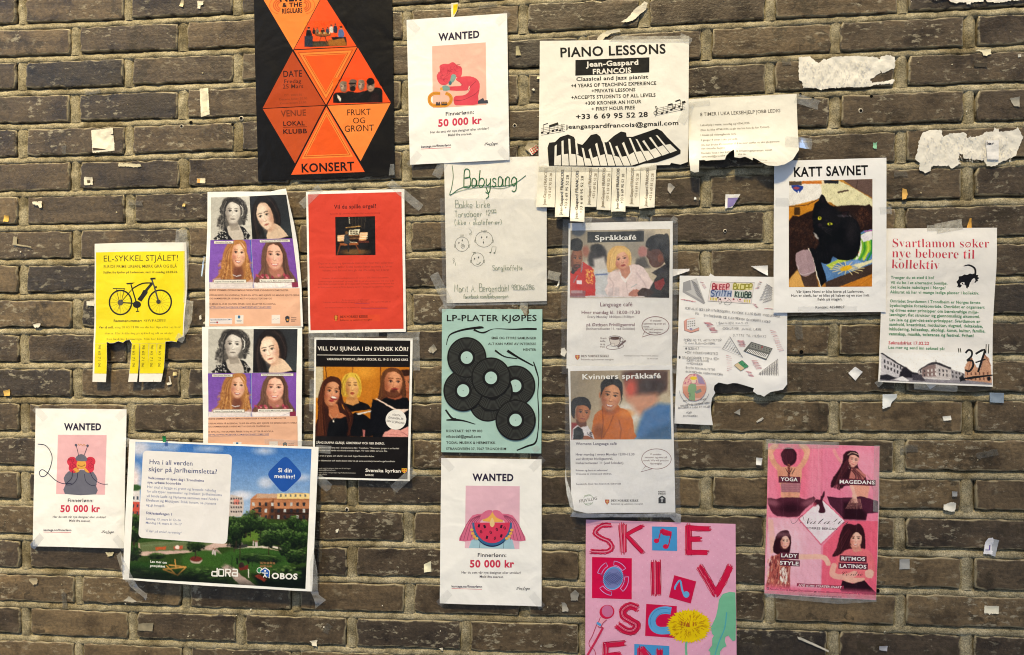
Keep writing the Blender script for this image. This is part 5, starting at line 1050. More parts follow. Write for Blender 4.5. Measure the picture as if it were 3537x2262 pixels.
    r.poly([(340, 60), (352, 10), (378, -10), (392, -46), (412, -50), (445, 10), (480, 30), (500, 60), (540, 68), (592, 66), (578, 90), (620, 110), (655, 150), (672, 230), (665, 320), (640, 380), (590, 405), (520, 400), (480, 380), (460, 420), (420, 430), (375, 400), (355, 340), (370, 310), (385, 280), (345, 220), (345, 190), (336, 120)], BK, 3, sm=3)
    r.poly([(470, 215), (540, 200), (590, 130), (600, 200), (540, 260), (490, 290), (430, 300)], '#040304', 16, sm=3, a=.9); r.ell(450, 120, 92, 92, '#131114', soft=30, a=.9); r.poly([(520, 78), (592, 62), (580, 96), (545, 130)], '#100e10', 3, sm=1); r.ell(605, 200, 40, 90, '#2c282c', soft=60, a=.8); r.ell(430, 90, 40, 60, '#221e22', soft=50, a=.6); r.ell(500, 330, 60, 50, '#1a171a', soft=50, a=.6); r.poly([(540, 75), (582, 70), (566, 100), (545, 105)], '#3a2226', 4, a=.6); r.poly([(396, -30), (408, -38), (424, 0), (400, 8)], '#241820', 5, a=.7)
    for i in range(70): x, y = r.rg.uniform(360, 650), r.rg.uniform(20, 380); r.line([(x, y), (x+r.rg.uniform(-8, 8), y+14)], 2.5, '#2c282e', a=.5)
    for i in range(40): x = r.rg.uniform(500, 600); r.line([(x, 90), (x+12, 104)], 2, '#5a565e', a=.5)
    r.ell(386, 112, 13, 12, '#c8c83a', -20); r.ell(388, 110, 4, 9, '#0a0a0a'); r.ell(457, 152, 18, 10, '#b8bc34'); r.ell(457, 152, 5, 9, '#0a0a0a'); r.ell(388, 160, 14, 12, '#2e262c', soft=5); r.ell(400, 175, 18, 10, '#1c181c', soft=5)
    for k in range(4): r.line([(405, 172+6*k), (470, 190+14*k)], 1.6, '#8a868c', a=.5)
    r.poly([(345, 210), (365, 225), (382, 250), (378, 262), (352, 240)], '#cfcac8', 8, sm=1, a=.8)
    for k in range(5): r.line([(365+18*k, 345+8*(k % 2)), (372+18*k, 400)], 3, '#242026')
    r.grain(.02)
P.photo([(173, -148), (752, -160), (752, 588), (172, 592)], cat, res=1.9)
for s, x0, x1, y in (('Vår kjære Nemi er blitt borte på Lademoen,', 223, 695, 632), ('Hun er slank, har et bliss på halsen og en stor hvit', 188, 733, 659), ('flekk på magen.', 371, 545, 686), ('Kontakt: 46548827', 357, 560, 741)): P.text(s, x0, y, x1, y-2, '#3a3a44', None, .004)
P.tape(80, 0, 170, 0, 60, M_SLEEVE, off=.0003); P.tape(235, 745, 650, 742, 34, M_SLEEVE, off=.0003); P.tape(800, 60, 892, 55, 50)

# ------------------------------------------------------------------ collective housing sheet
P = poster('collective_poster', 'M5', [(820, 182), (1631, 176), (1622, 500), (1600, 850), (1590, 1286), (791, 1252), (800, 1150), (815, 800)], 'sheet headed Svartlamon søker nye beboere with spiky black cat and row of houses', base=.003, amp=.0020, seed=101, paper='#faf7f4', hang=.003)
for s, x0, y0, x1, y1 in (('Svartlamon søker', 898, 313, 1572, 316), ('nye beboere til', 893, 384, 1468, 394), ('kollektiv', 890, 460, 1224, 468)): 
    s2 = serif(s).replace('ø', 'ø'); P.text(s2, x0, y0, x1, y1, '#d04054', None, -.012, part='heading')
GT = '#56966e'
for s, x0, x1, y0, y1 in (('Trenger du et sted å bo?', 886, 1188, 533, 535), ('Vil du bo i et alternativt bomiljø,', 885, 1282, 568, 574), ('det kuleste nabolaget i Norge?', 884, 1270, 600, 606), ('Akkurat nå har vi mange ledige plasser i kollektiv.', 882, 1505, 634, 643), ('Området Svartlamon i Trondheim er Norges første', 881, 1514, 697, 709), ('byøkologiske forsøksområde. Området er organisert', 880, 1543, 728, 742), ('og drives etter prinsipper om bærekraftige miljø-', 879, 1500, 760, 776), ('løsninger, flat struktur og gjennomsiktig økonomi.', 878, 1510, 792, 807), ('Lav leie og gjør-det-selv-prinsipper. Svartlamon er', 877, 1512, 828, 841), ('samhold, kreativitet, motkultur, dugnad, deltakelse,', 875, 1529, 860, 874), ('inkludering, fellesskap, økologi, kunst, kultur, familie,', 872, 1546, 892, 908), ('vennskap, musikk, toleranse og festival. Frihet!', 870, 1465, 926, 940), ('Les mer og send inn søknad på:', 868, 1262, 1021, 1031)):
    P.text(s, x0, y0, x1, y1, GT, None, .012)
P.text('Søknadsfrist 17.02.22', 869, 990, 1154, 995, '#d04054', None, .014); P.text('www.svartlamon.org', 1069, 1073, 1328, 1081, '#40406a', None, .014)
K1 = '#131012'
P.line([(1393, 445), (1430, 438), (1470, 460), (1476, 500), (1465, 520)], 13, K1, sm=4, part='logo', taper=[.3, .8, 1, 1, 1.2])
sp = []
bodyp = [(1352, 570), (1368, 520), (1420, 505), (1470, 500), (1495, 520), (1490, 548), (1468, 560), (1460, 540), (1440, 560), (1432, 585), (1418, 598), (1410, 575), (1388, 575), (1376, 592), (1362, 590)]
for i, (x, y) in enumerate(smooth(bodyp, 3)): k = 1.12 if i % 2 else .96; sp.append((1425 + (x-1425)*k, 548 + (y-548)*k))
P.poly(sp, K1, 'logo'); P.ell(1388, 566, 16, 9, '#f2eeec', -15, part='logo', n=12); P.ell(1388, 566, 5, 6, K1, part='logo', n=8); P.poly([(1448, 548), (1468, 528), (1478, 545), (1462, 570), (1450, 568)], '#f2eeec', 'logo', sm=2)
def houses(r):
    r.fill('#faf7f4'); D = '#3a363c'; W_ = '#d8d4d6'
    r.poly([(820, 1052), (965, 1148), (965, 1225), (808, 1225)], '#c9c6cc', 3); r.line([(820, 1052), (968, 1148)], 10, D)
    for k in range(6):
        for j in range(2): x = 836+22*k; y = 1098+k*9+j*38; r.rect(x, y, x+10, y+22, D)
    r.poly([(1290, 1160), (1400, 1195), (1400, 1250), (1290, 1240)], '#a8a4a8', 3)
    for k in range(4):
        for j in range(2): x = 1306+24*k; y = 1178+k*5+j*28; r.rect(x, y, x+10, y+14, D)
    r.poly([(1070, 1180), (1150, 1125), (1200, 1118), (1300, 1155), (1300, 1235), (1070, 1225)], '#c6bfbf', 3); r.poly([(1070, 1180), (1080, 1165), (1150, 1122), (1200, 1112), (1300, 1152), (1300, 1166), (1200, 1128), (1150, 1138)], D, 3); r.poly([(1100, 1160), (1150, 1135), (1195, 1132), (1195, 1215), (1095, 1215)], '#8a7674', 5)
    for k in range(8):
        for j in range(2): x = 1084+26*k; y = 1160+j*28 + abs(k-4)*3; r.rect(x, y, x+9, y+16, '#e2dedd' if 1 < k < 5 else D)
    r.line([(1198, 1100), (1198, 1120)], 4, D)
    r.poly([(960, 1160), (990, 1150), (1030, 1185), (1070, 1190), (1070, 1240), (940, 1240)], '#26222a', 8, sm=2)
    r.poly([(1395, 1245), (1398, 1150), (1430, 1090), (1450, 1085), (1480, 1150), (1510, 1160), (1540, 1060), (1570, 1090), (1580, 1150), (1585, 1272)], '#c89a7e', 4)
    r.line([(1450, 1085), (1420, 1180)], 4, '#7a4a38'); r.line([(1540, 1060), (1510, 1165)], 4, '#7a4a38'); r.line([(1540, 1060), (1580, 1140)], 5, '#8a5a44')
    for k in range(6):
        for j in range(2): x = 1412+28*k; y = 1185+j*34; r.rect(x, y, x+9, y+20, '#6a4438')
    r.poly([(806, 1215), (1000, 1222), (1190, 1235), (1400, 1240), (1590, 1262), (1590, 1276), (803, 1246)], '#8e8a92', 5); r.poly([(806, 1205), (860, 1200), (920, 1225), (870, 1240), (806, 1236)], '#2c2a32', 6); r.poly([(900, 1236), (960, 1212), (1010, 1240), (990, 1250)], '#e8e6ea', 5); r.poly([(1355, 1220), (1385, 1205), (1400, 1245), (1360, 1245)], '#1c1a20', 6); r.ell(1565, 1230, 12, 14, '#1c1a20', soft=4)
    r.poly([(1030, 1200), (1090, 1200), (1120, 1245), (1030, 1240)], '#4a464e', 5); r.grain(.03)
P.photo([(812, 1050), (1588, 1045), (1583, 1272), (803, 1243)], houses)
P.line([(1408, 1052), (1430, 1030), (1452, 1042), (1448, 1075), (1415, 1105)], 13, K1, 'handwriting', sm=4); P.line([(1415, 1105), (1452, 1105), (1458, 1140), (1430, 1178), (1400, 1170)], 14, K1, 'handwriting', sm=4); P.line([(1478, 1058), (1540, 1028), (1520, 1100), (1490, 1185)], 14, K1, 'handwriting', sm=3); P.line([(1475, 1118), (1545, 1095)], 9, K1, 'handwriting')
for x in (1358, 1372): P.line([(x, 1018), (x+4, 1048)], 6, K1, 'handwriting')
for x in (1552, 1570): P.line([(x, 990), (x-4, 1055)], 6, K1, 'handwriting')
P.line([(1375, 1232), (1450, 1222), (1590, 1205)], 13, K1, 'handwriting', taper=[.4, 1.3, .7]); P.line([(1360, 1248), (1400, 1225), (1440, 1232)], 8, K1, 'handwriting')
P.tape(1200, 185, 1385, 150, 72, M_TAPE2); P.tape(1140, 180, 1240, 175, 40, M_TAPE2); P.tape(1040, 1280, 1340, 1300, 44); P.tape(780, 1275, 815, 1245, 40)

# ------------------------------------------------------------------ two language cafe sheets in plastic
def shield(P, x, y, s, T=None):
    P.poly([(x, y), (x+s, y), (x+s, y+s*.62), (x+s*.5, y+s*1.2), (x, y+s*.62)], '#c04a2c', 'logo', sm=1, T=T); P.line([(x+s*.5, y+s*.05), (x+s*.5, y+s*1.05)], s*.16, '#edc060', 'logo', T=T); P.line([(x+s*.15, y+s*.4), (x+s*.85, y+s*.4)], s*.14, '#edc060', 'logo', T=T)
P = poster('language_cafe_poster', 'M4', [(138, 152), (907, 138), (903, 1212), (122, 1227)], 'Språkkafé sheet in plastic with a photograph of a blonde woman talking at a table', base=.0035, amp=.0013, seed=111, paper='#f8f8fb')
def kafe(r):
    r.grad('#8a8478', '#c8bca8', (150, 210), (500, 560)); r.rect(640, 200, 690, 560, '#6e6a66', 20); r.ell(320, 480, 70, 50, '#d8d0c8', soft=40); r.rect(540, 220, 760, 420, '#9a948a', 60)
    r.ell(265, 360, 26, 40, '#a06a5a', soft=18); r.poly([(290, 470), (290, 380), (330, 320), (400, 330), (420, 400), (410, 480)], '#2c2628', 20, sm=2); r.ell(345, 335, 45, 28, '#1a1618', soft=12); r.poly([(320, 420), (400, 400), (430, 500), (330, 510)], '#c8c4c4', 25); r.ell(685, 365, 34, 42, '#b07a78', soft=16); r.poly([(620, 500), (640, 420), (700, 400), (740, 480)], '#5a5654', 20)
    r.poly([(330, 500), (440, 490), (440, 700), (330, 700)], '#c8ccd4', 16); r.line([(340, 535), (420, 530)], 8, '#4a62a0', soft=8); r.poly([(148, 700), (150, 660), (330, 670), (430, 690), (880, 690), (880, 706)], '#d8d4dc', 8)
    # man in red
    r.poly([(148, 640), (150, 510), (205, 460), (245, 440), (310, 480), (335, 560), (335, 690), (150, 690)], '#c22a20', 3, sm=1); r.poly([(165, 470), (215, 480), (175, 530), (155, 520)], '#1a1214', 4); r.line([(240, 450), (232, 512)], 10, '#8a8690'); r.line([(175, 590), (205, 540)], 8, '#8a8690')
    for i in range(60): r.ell(r.rg.uniform(268, 325), r.rg.uniform(490, 600), 7, 5, ['#e89a3a', '#f0c060', '#c85020'][i % 3], r.rg.uniform(0, 90))
    r.rect(197, 575, 235, 605, '#e8e0ec', 3); r.poly([(155, 470), (165, 440), (225, 450), (228, 480), (185, 500)], '#6a4030', 6)
    r.face(196, 420, 44, 78, 6, skin='#9a6448', dark='#4a2a1c', lip='#8a4a40', turn=.5, brow='#1a0e0a', eye='#100a0a', smile=0); r.poly([(172, 460), (196, 455), (226, 460), (222, 478), (196, 496), (172, 485)], '#2a1812', 5, a=.7); r.ell(200, 470, 15, 5, '#8a4a40')
    r.poly([(148, 350), (150, 290), (175, 268), (210, 266), (238, 290), (240, 330), (228, 352), (190, 358), (160, 350)], '#120e0e', 3, sm=3)
    # woman
    r.poly([(428, 690), (425, 600), (432, 530), (480, 505), (560, 480), (620, 455), (690, 480), (740, 560), (800, 650), (800, 690)], '#e8d6d8', 4, sm=2); r.poly([(520, 500), (575, 470), (600, 460), (592, 520), (560, 565), (530, 540)], '#c8917c', 4); r.line([(590, 465), (600, 520), (560, 580)], 9, '#f2e8ea'); r.line([(510, 505), (530, 555), (560, 590)], 9, '#f4ecee')
    r.line([(565, 590), (575, 680)], 4, '#c8b4b8'); r.line([(440, 560), (470, 600), (460, 680)], 8, '#d0bcc0', soft=8); r.line([(640, 520), (700, 600), (740, 680)], 10, '#d0bcc2', soft=10); r.line([(600, 628), (640, 606)], 4, '#9ab0b8')
    r.poly([(425, 510), (420, 440), (430, 370), (470, 330), (530, 320), (580, 345), (602, 400), (596, 460), (560, 470), (480, 495), (450, 515)], '#d8b06c', 4, sm=3)
    r.face(526, 425, 58, 74, -12, skin='#e0a68c', dark='#a0604c', lip='#a8484a', open_=.9, turn=.3, light='#f2c8b2', brow='#8a5a34', hair='#dcb670', part=.3); r.poly([(462, 430), (470, 370), (520, 340), (575, 355), (590, 395), (550, 365), (505, 380), (490, 410), (480, 480), (455, 490)], '#e4c07c', 4, sm=2)
    r.strands([(480, 345), (445, 400), (440, 490)], [(510, 350), (475, 400), (468, 480)], 26, 4, ('#f0d498', '#b88a48', '#e0b870'), .6); r.strands([(540, 335), (585, 370), (595, 450)], [(555, 340), (598, 380), (590, 455)], 10, 4, ('#f0d498', '#b88a48'), .6)
    # man at the right
    r.poly([(700, 700), (735, 640), (780, 560), (820, 500), (882, 470), (882, 706)], '#1c191e', 6, sm=1); r.poly([(752, 520), (830, 470), (882, 440), (882, 500), (820, 560)], '#241c20', 8); r.poly([(770, 590), (840, 560), (850, 600), (820, 650), (780, 640)], '#8a2a2a', 6)
    r.poly([(718, 380), (722, 340), (790, 330), (850, 360), (850, 440), (800, 480), (760, 478), (735, 450), (728, 420), (714, 405)], '#5a3426', 6, sm=2); r.ell(815, 415, 20, 30, '#7a4630', soft=6); r.ell(740, 350, 12, 8, '#1a100c', soft=5)
    r.poly([(706, 310), (725, 265), (780, 238), (840, 236), (880, 250), (882, 480), (850, 450), (835, 380), (800, 345), (760, 350), (715, 330)], '#131012', 5, sm=2)
    r.poly([(580, 690), (600, 655), (640, 640), (670, 660), (660, 692)], '#c08474', 4, sm=2); r.poly([(650, 690), (665, 645), (700, 632), (760, 655), (790, 690)], '#3c221a', 4, sm=2); r.poly([(740, 690), (800, 650), (880, 640), (880, 705)], '#16141a', 5)
    for x in (445, 490): r.rect(x-15 if x < 460 else x-12, 630, x+20, 690, '#c8c0c8', 6, .45)
    r.poly([(148, 700), (150, 655), (200, 645), (262, 655), (262, 705)], '#8a6470', 6, a=.8); r.rect(155, 650, 240, 672, '#c8bcc4', 5, .6); r.grain(.012)
P.photo([(152, 208), (886, 196), (881, 706), (147, 708)], kafe, res=2.0)
P.poly([(277, 218), (694, 212), (693, 290), (276, 297)], '#15191d'); P.text('Språkkafé', 333, 279, 638, 276, '#f4f6f8', 38, .008, part='heading')
PU = '#7c5468'
for s, x0, x1, y, c in (('Language café', 371, 609, 768, PU), ('Hver mandag kl. 18.00-19.30', 234, 665, 825, PU), ('Every Monday 18:00pm-19:30pm', 278, 622, 854, '#807484'), ('på Østbyen Frivilligsentral', 270, 626, 915, PU), ('(Innherredsveien 11, ved Solsiden)', 268, 628, 942, '#807484')): P.text(s, x0, y, x1, y-1, c, None, .004)
def bubble(P, cx, cy, rx, ry, tail, T, lines, col='#8a5e68'):
    P.ring(cx, cy, rx, ry, 5, col, 'speech_bubble', n=44, T=T); P.line([tail[0], tail[1], tail[2]], 5, col, 'speech_bubble', T=T)
    for s, x0, x1, y in lines: P.text(s, x0, y, x1, y, '#8c7880', None, .004, T=T, part='speech_bubble')
bubble(P, 780, 912, 100, 68, ((700, 955), (680, 995), (745, 975)), 'M4', (('Vi snakker', 738, 824, 880), ('sammen og øver på', 692, 855, 902), ('norsk.', 692, 737, 923), ('We will practice', 700, 833, 944), ('Norwegian.', 732, 824, 966)))
for s, x1, y in (('Gratis', 418, 1010), ('kaffe,', 412, 1031), ('te og', 408, 1052), ('frukt.', 408, 1072)): P.text(s, 370, y, x1, y, '#8c7c84', None, .004)
P.ring(480, 1065, 64, 20, 4, '#8a7074', rot=-6); P.poly([(437, 1000), (523, 1000), (515, 1045), (480, 1062), (448, 1045)], '#ece4e2', sm=1); P.ring(480, 1000, 44, 14, 4, '#6a5054'); P.ell(480, 1002, 36, 10, '#5a3a34'); P.line([(437, 1002), (450, 1045), (480, 1062), (512, 1045), (523, 1002)], 4, '#6a5054', sm=3); P.ring(528, 1015, 13, 16, 4, '#6a5054', n=16); P.line([(500, 1070), (560, 1020)], 9, '#7a6468', taper=[1.4, .6, .6, 1.4]); P.rect(452, 1040, 476, 1062, '#f4f0ee'); P.line([(452, 1040), (476, 1042), (474, 1064), (452, 1060), (452, 1040)], 2.5, '#8a7074')
shield(P, 187, 1128, 32); P.text(serif('DEN NORSKE KIRKE'), 230, 1144, 438, 1143, '#6a5a5e', 18); P.text('Baklandet og Lademoen menighet', 231, 1166, 471, 1166, '#84767a', None)
P.text('Kontaktperson: Sissel Håve Smørvik (diakon)', 549, 1137, 800, 1138, '#9a9098', None); P.text('Tlf. 468 07 684', 718, 1159, 798, 1160, '#9a9098', None)
P.film('plastic_pocket', [(95, 125), (300, 110), (890, 112), (945, 140), (942, 500), (938, 1260), (86, 1268), (84, 700)], M_SLEEVE, off=.0014, T='M4')
P.tape(285, 105, 265, 190, 60); P.tape(900, 115, 935, 140, 44)

P = poster('language_cafe_poster', 'KV', [(160, 62), (1080, 48), (1106, 1350), (330, 1350), (215, 1320), (188, 1180), (178, 700)], 'Kvinners språkkafé sheet in plastic, photograph of a woman in orange turtleneck', base=.0065, amp=.0016, seed=112, paper='#f6f7fc', curls=((190, 1340, .05, .010),), hang=.004)
def kvinner(r):
    r.grad('#8f8270', '#c4b8a2', (190, 110), (600, 500)); r.ell(700, 480, 130, 90, '#e0dcd6', soft=60); r.rect(190, 560, 260, 706, '#8a2a30', 14); r.rect(185, 100, 250, 330, '#9a9080', 30)
    # blurred man at the right
    r.poly([(640, 150), (700, 96), (1060, 96), (1060, 250), (980, 300), (900, 340), (760, 330), (690, 260)], '#5a3c30', 50, sm=2); r.poly([(820, 180), (1000, 200), (990, 280), (900, 330), (820, 300)], '#3c2820', 50, sm=2); r.ell(715, 260, 50, 90, '#cf5a48', soft=60); r.poly([(700, 340), (940, 300), (930, 420), (800, 500), (720, 400)], '#d09a80', 60, sm=2)
    r.poly([(745, 706), (790, 560), (830, 460), (960, 390), (1072, 400), (1072, 706)], '#4a7ab2', 46, sm=1); r.poly([(800, 706), (900, 620), (1072, 560), (1072, 706)], '#35628e', 60); r.rect(1040, 100, 1075, 330, '#b8a890', 20)
    # woman
    r.poly([(378, 706), (372, 620), (395, 490), (460, 440), (500, 430), (610, 430), (680, 450), (730, 530), (742, 640), (742, 706)], '#c8711e', 6, sm=2); r.poly([(470, 400), (600, 400), (615, 460), (560, 490), (490, 490), (462, 450)], '#b86218', 8, sm=2); r.line([(465, 440), (470, 560), (455, 700)], 7, '#8a4410', soft=8); r.line([(560, 500), (520, 600), (470, 690)], 6, '#8a4410', soft=8); r.line([(610, 540), (630, 620), (620, 700)], 9, '#9a5214', soft=8); r.ell(430, 640, 50, 60, '#5a3418', soft=50, a=.5); r.ell(665, 480, 60, 30, '#e08a34', soft=40)
    r.ell(544, 235, 98, 74, '#1c1618', soft=5); r.ell(540, 190, 60, 40, '#161214', soft=5); r.ell(443, 315, 12, 28, '#b87a54', soft=3); r.face(540, 332, 88, 128, 10, skin='#c98d66', dark='#7a4630', lip='#8c3c3c', smile=1, light='#e8b490', brow='#1c1210', eye='#140e0e', hair='#1a1416', part=0); r.poly([(450, 290), (460, 215), (520, 180), (590, 190), (635, 250), (630, 320), (605, 250), (550, 222), (490, 235), (462, 290)], '#1a1416', 4, sm=3)
    r.line([(640, 345), (618, 400)], 5, '#3a2a20', soft=4)
    # child
    r.poly([(195, 706), (205, 610), (250, 575), (330, 585), (375, 650), (395, 706)], '#dcd8e0', 4, sm=1); r.poly([(205, 706), (210, 620), (250, 590), (290, 620), (305, 706)], '#111014', 4, sm=1); r.poly([(290, 706), (300, 672), (350, 680), (395, 706)], '#9a5c3c', 4)
    for i in range(14): r.ell(r.rg.uniform(330, 375), r.rg.uniform(640, 690), 6, 5, '#55505c')
    r.poly([(232, 530), (320, 545), (325, 590), (270, 600), (235, 570)], '#6a3e2a', 6); r.ell(212, 500, 12, 22, '#9a5e40', soft=3); r.face(290, 475, 66, 86, 8, skin='#b47650', dark='#6a3c28', lip='#9a4c48', light='#cc9068', brow='#20120e', eye='#120c0c', turn=.3); r.poly([(188, 470), (186, 390), (215, 345), (270, 330), (330, 345), (362, 400), (355, 450), (330, 415), (270, 405), (230, 420), (222, 480), (215, 520), (195, 500)], '#15100f', 5, sm=3); r.grain(.012)
P.photo([(181, 104), (1060, 93), (1073, 707), (190, 709)], kvinner, res=2.0)
P.text('Kvinners språkkafé', 290, 181, 983, 171, '#4a3c38', 47, .012, part='heading'); P.text('Kvinners språkkafé', 287, 177, 980, 167, '#ffffff', 47, .012, part='heading')
PU = '#6f6a82'
for s, x0, x1, y in (('Womens Language café', 228, 590, 756), ('Hver mandag / every Monday 12.00-13.30', 229, 746, 848), ('ved Østbyen frivilligsentral,', 229, 555, 887), ('Innherredsveien 11 (ved Solsiden).', 229, 655, 924), ('Kvinner og barn er velkomne!', 229, 508, 986), ('Welcome to women and children.', 229, 546, 1017), ('Kontaktinfo: Sissel Håve Smørvik tlf. 468 07 684', 232, 625, 1104)): P.text(s, x0, y, x1, y, PU, None, .005)
bubble(P, 940, 879, 130, 88, ((848, 938), (803, 992), (900, 965)), 'KV', (('Vi snakker', 884, 985, 846), ('sammen og øver på', 838, 1034, 872), ('norsk/ We will practice', 826, 1046, 899), ('Norwegian', 883, 989, 927)))
P.ring(340, 1235, 44, 44, 4, '#9ab49a', 'logo', a0=200, a1=340); P.ring(340, 1235, 44, 44, 4, '#9ab49a', 'logo', a0=20, a1=160); P.text('FRIVILLIG', 264, 1258, 418, 1234, '#3a363c', 28, -.004, part='logo'); P.text('NORGES', 308, 1207, 360, 1200, '#8aa48a', 13, part='logo'); P.text('SENTRAL', 312, 1277, 368, 1268, '#8aa48a', 13, part='logo')
shield(P, 486, 1234, 38); P.text(serif('DEN NORSKE KIRKE'), 539, 1253, 780, 1252, '#4a4650', 20); P.text('Baklandet og Lademoen menighet', 540, 1279, 820, 1278, '#807c88', None)
P.text('KIRKENS', 954, 1172, 1019, 1172, '#3a3840', 14, .01, part='logo'); P.text('BYMISJON', 954, 1191, 1019, 1191, '#3a3840', 14, .01, part='logo'); P.poly([(957, 1268), (957, 1222), (970, 1210), (988, 1200), (1006, 1210), (1020, 1222), (1020, 1268)], '#141418', 'logo'); P.line([(988, 1215), (988, 1258)], 8, '#f2f2f6', 'logo'); P.line([(975, 1228), (1001, 1228)], 7, '#f2f2f6', 'logo')
P.film('plastic_pocket', [(135, 230), (165, 50), (1085, 46), (1105, 400), (1135, 800), (1155, 1370), (1155, 1448), (1110, 1440), (1060, 1395), (600, 1392), (300, 1392), (180, 1376), (205, 1325), (150, 1180), (135, 900)], M_SLEEVE, off=.0016, T='KV')
P.film('pocket_hem', [(180, 1378), (205, 1325), (240, 1345), (640, 1362), (1110, 1352), (1158, 1370), (1155, 1448), (1112, 1442), (1060, 1392), (600, 1390), (300, 1392)], M_HEM, off=.0022, T='KV', sm=0); P.film('pocket_hem', [(136, 960), (150, 1060), (176, 1130), (200, 1220), (215, 1320), (180, 1290), (150, 1180), (134, 1050)], M_HEM, off=.002, T='KV')

# ------------------------------------------------------------------ drawn synth club sheet, torn
P = poster('synth_club_poster', 'BL', [(132, 62), (415, 66), (428, 40), (470, 68), (1035, 74), (1174, 78), (1168, 540), (1162, 1108), (1120, 1160), (1060, 1170), (1000, 1180), (968, 1200), (935, 1226), (905, 1210), (870, 1205), (832, 1175), (840, 1145), (790, 1130), (740, 1115), (680, 1098), (640, 1096), (585, 1108), (500, 1090), (460, 1120), (455, 1160), (470, 1190), (440, 1240), (430, 1320), (435, 1400), (452, 1505), (80, 1488), (95, 1100), (120, 500)],
           'hand-drawn Bleep Blopp Synth Klubb sheet in pencil, large piece torn from its foot', base=.003, amp=.0014, seed=121, paper='#f3f3f6', curls=((1000, 1190, .05, .010), (500, 1110, .04, .006)), hang=.002)
PN, PK = '#7a7a80', '#dc98a4'
P.poly([(435, 122), (855, 130), (822, 335), (402, 308)], '#e9e2e4'); P.line([(435, 122), (855, 130), (822, 335), (402, 308), (435, 122)], 4, PN); P.poly([(420, 266), (822, 290), (815, 325), (412, 300)], '#f1dfe4')
for s, x0, y0, x1, y1, c, f in (('BLEEP', 442, 196, 608, 196, '#a82a44', '#f0b8c0'), ('BLOPP', 645, 194, 830, 196, '#a09a34', '#e6e2a0'), ('SYNTH', 430, 262, 632, 262, '#3a5490', '#b8c4e0'), ('KLUBB', 660, 268, 822, 276, '#27403c', '#c0d0cc')):
    P.poly([(x0-4, y0+4), (x1+4, y1+4), (x1+6, y1-58), (x0, y0-58)], f); hand(P, s, x0, y0, x1, y1, 52, c, 9, T='BL', jit=.03, slant=.1)
for x in list(range(424, 485, 15)) + list(range(750, 815, 17)): P.rect(x, 272 + (x-424)*.06, x+9, 300 + (x-424)*.06, '#cfc440')
for x, y, c in ((500, 275, '#2a2a30'), (522, 290, '#2a2a30'), (571, 282, '#26262c'), (652, 290, '#8a3040'), (714, 293, '#b02a40')): P.ell(x, y, 9, 9, c, n=12)
for s in ([(505, 290), (515, 335), (535, 320), (520, 280)], [(620, 285), (560, 330), (600, 345), (630, 320), (600, 280)], [(685, 285), (700, 310), (740, 318)]): P.line(s, 3, '#5a5a62', sm=4)
P.poly([(165, 128), (295, 88), (378, 325), (365, 338), (160, 222)], '#c9c9cd'); P.poly([(165, 128), (232, 104), (245, 200), (160, 222)], '#a2a2a8'); P.poly([(160, 222), (170, 200), (378, 322), (365, 338)], '#a8a8ae')
rr = random.Random(9)
def squiggle(P, x0, y0, x1, y1, n, col, wd=3, amp=9):
    p = [(x0 + (x1-x0)*i/n + (amp if i % 2 else -amp) * rr.uniform(.8, 1.2), y0 + (y1-y0)*i/n + rr.uniform(-3, 3)) for i in range(n+1)]; P.line(p, wd, col, 'drawing', layer=12)
for k in range(9): squiggle(P, 245 + 6*k, 105 + 4*k, 300 + 8*k, 250 + 8*k, 12, '#8a8a92', 3, 5)
for k in range(11): squiggle(P, 905 + 11*k, 340 - 4*k if k > 2 else 300, 975 + 5*k, 140 + 3*k, 12, '#85858e', 3, 7)
for k in range(8): squiggle(P, 548 + 22*k, 760 + 8*k, 610 + 13*k, 665 + 22*k, 10, '#8a8a92', 3, 6)
P.line([(540, 768), (612, 650), (735, 850), (540, 768)], 3, '#8a8a92', 'drawing'); P.line([(612, 650), (735, 850)], 6, '#9a9aa2', 'drawing')
for k in range(11): x = 890+17*k; P.line([(x, 1020), (x+3, 1000 - k*12.5), (x+14, 990 - k*12.5), (x+15, 1024)], 3.5, '#7c7c86', 'drawing'); squiggle(P, x+4, 1015, x+10, 1005-k*10, 6, '#8a8a92', 2.5, 4)
for x0, y0, x1, y1, n, a in ((345, 125, 380, 185, 8, 14), (160, 290, 270, 315, 9, 15), (880, 190, 915, 120, 8, 16), (850, 335, 880, 375, 6, 14), (960, 380, 1025, 385, 6, 13), (400, 510, 470, 610, 22, 34), (1030, 590, 1110, 790, 22, 26), (715, 685, 735, 745, 14, 34), (600, 830, 610, 975, 14, 24), (850, 880, 890, 960, 16, 30), (790, 985, 820, 1035, 9, 22)): squiggle(P, x0, y0, x1, y1, n, PK, 4.5, a)
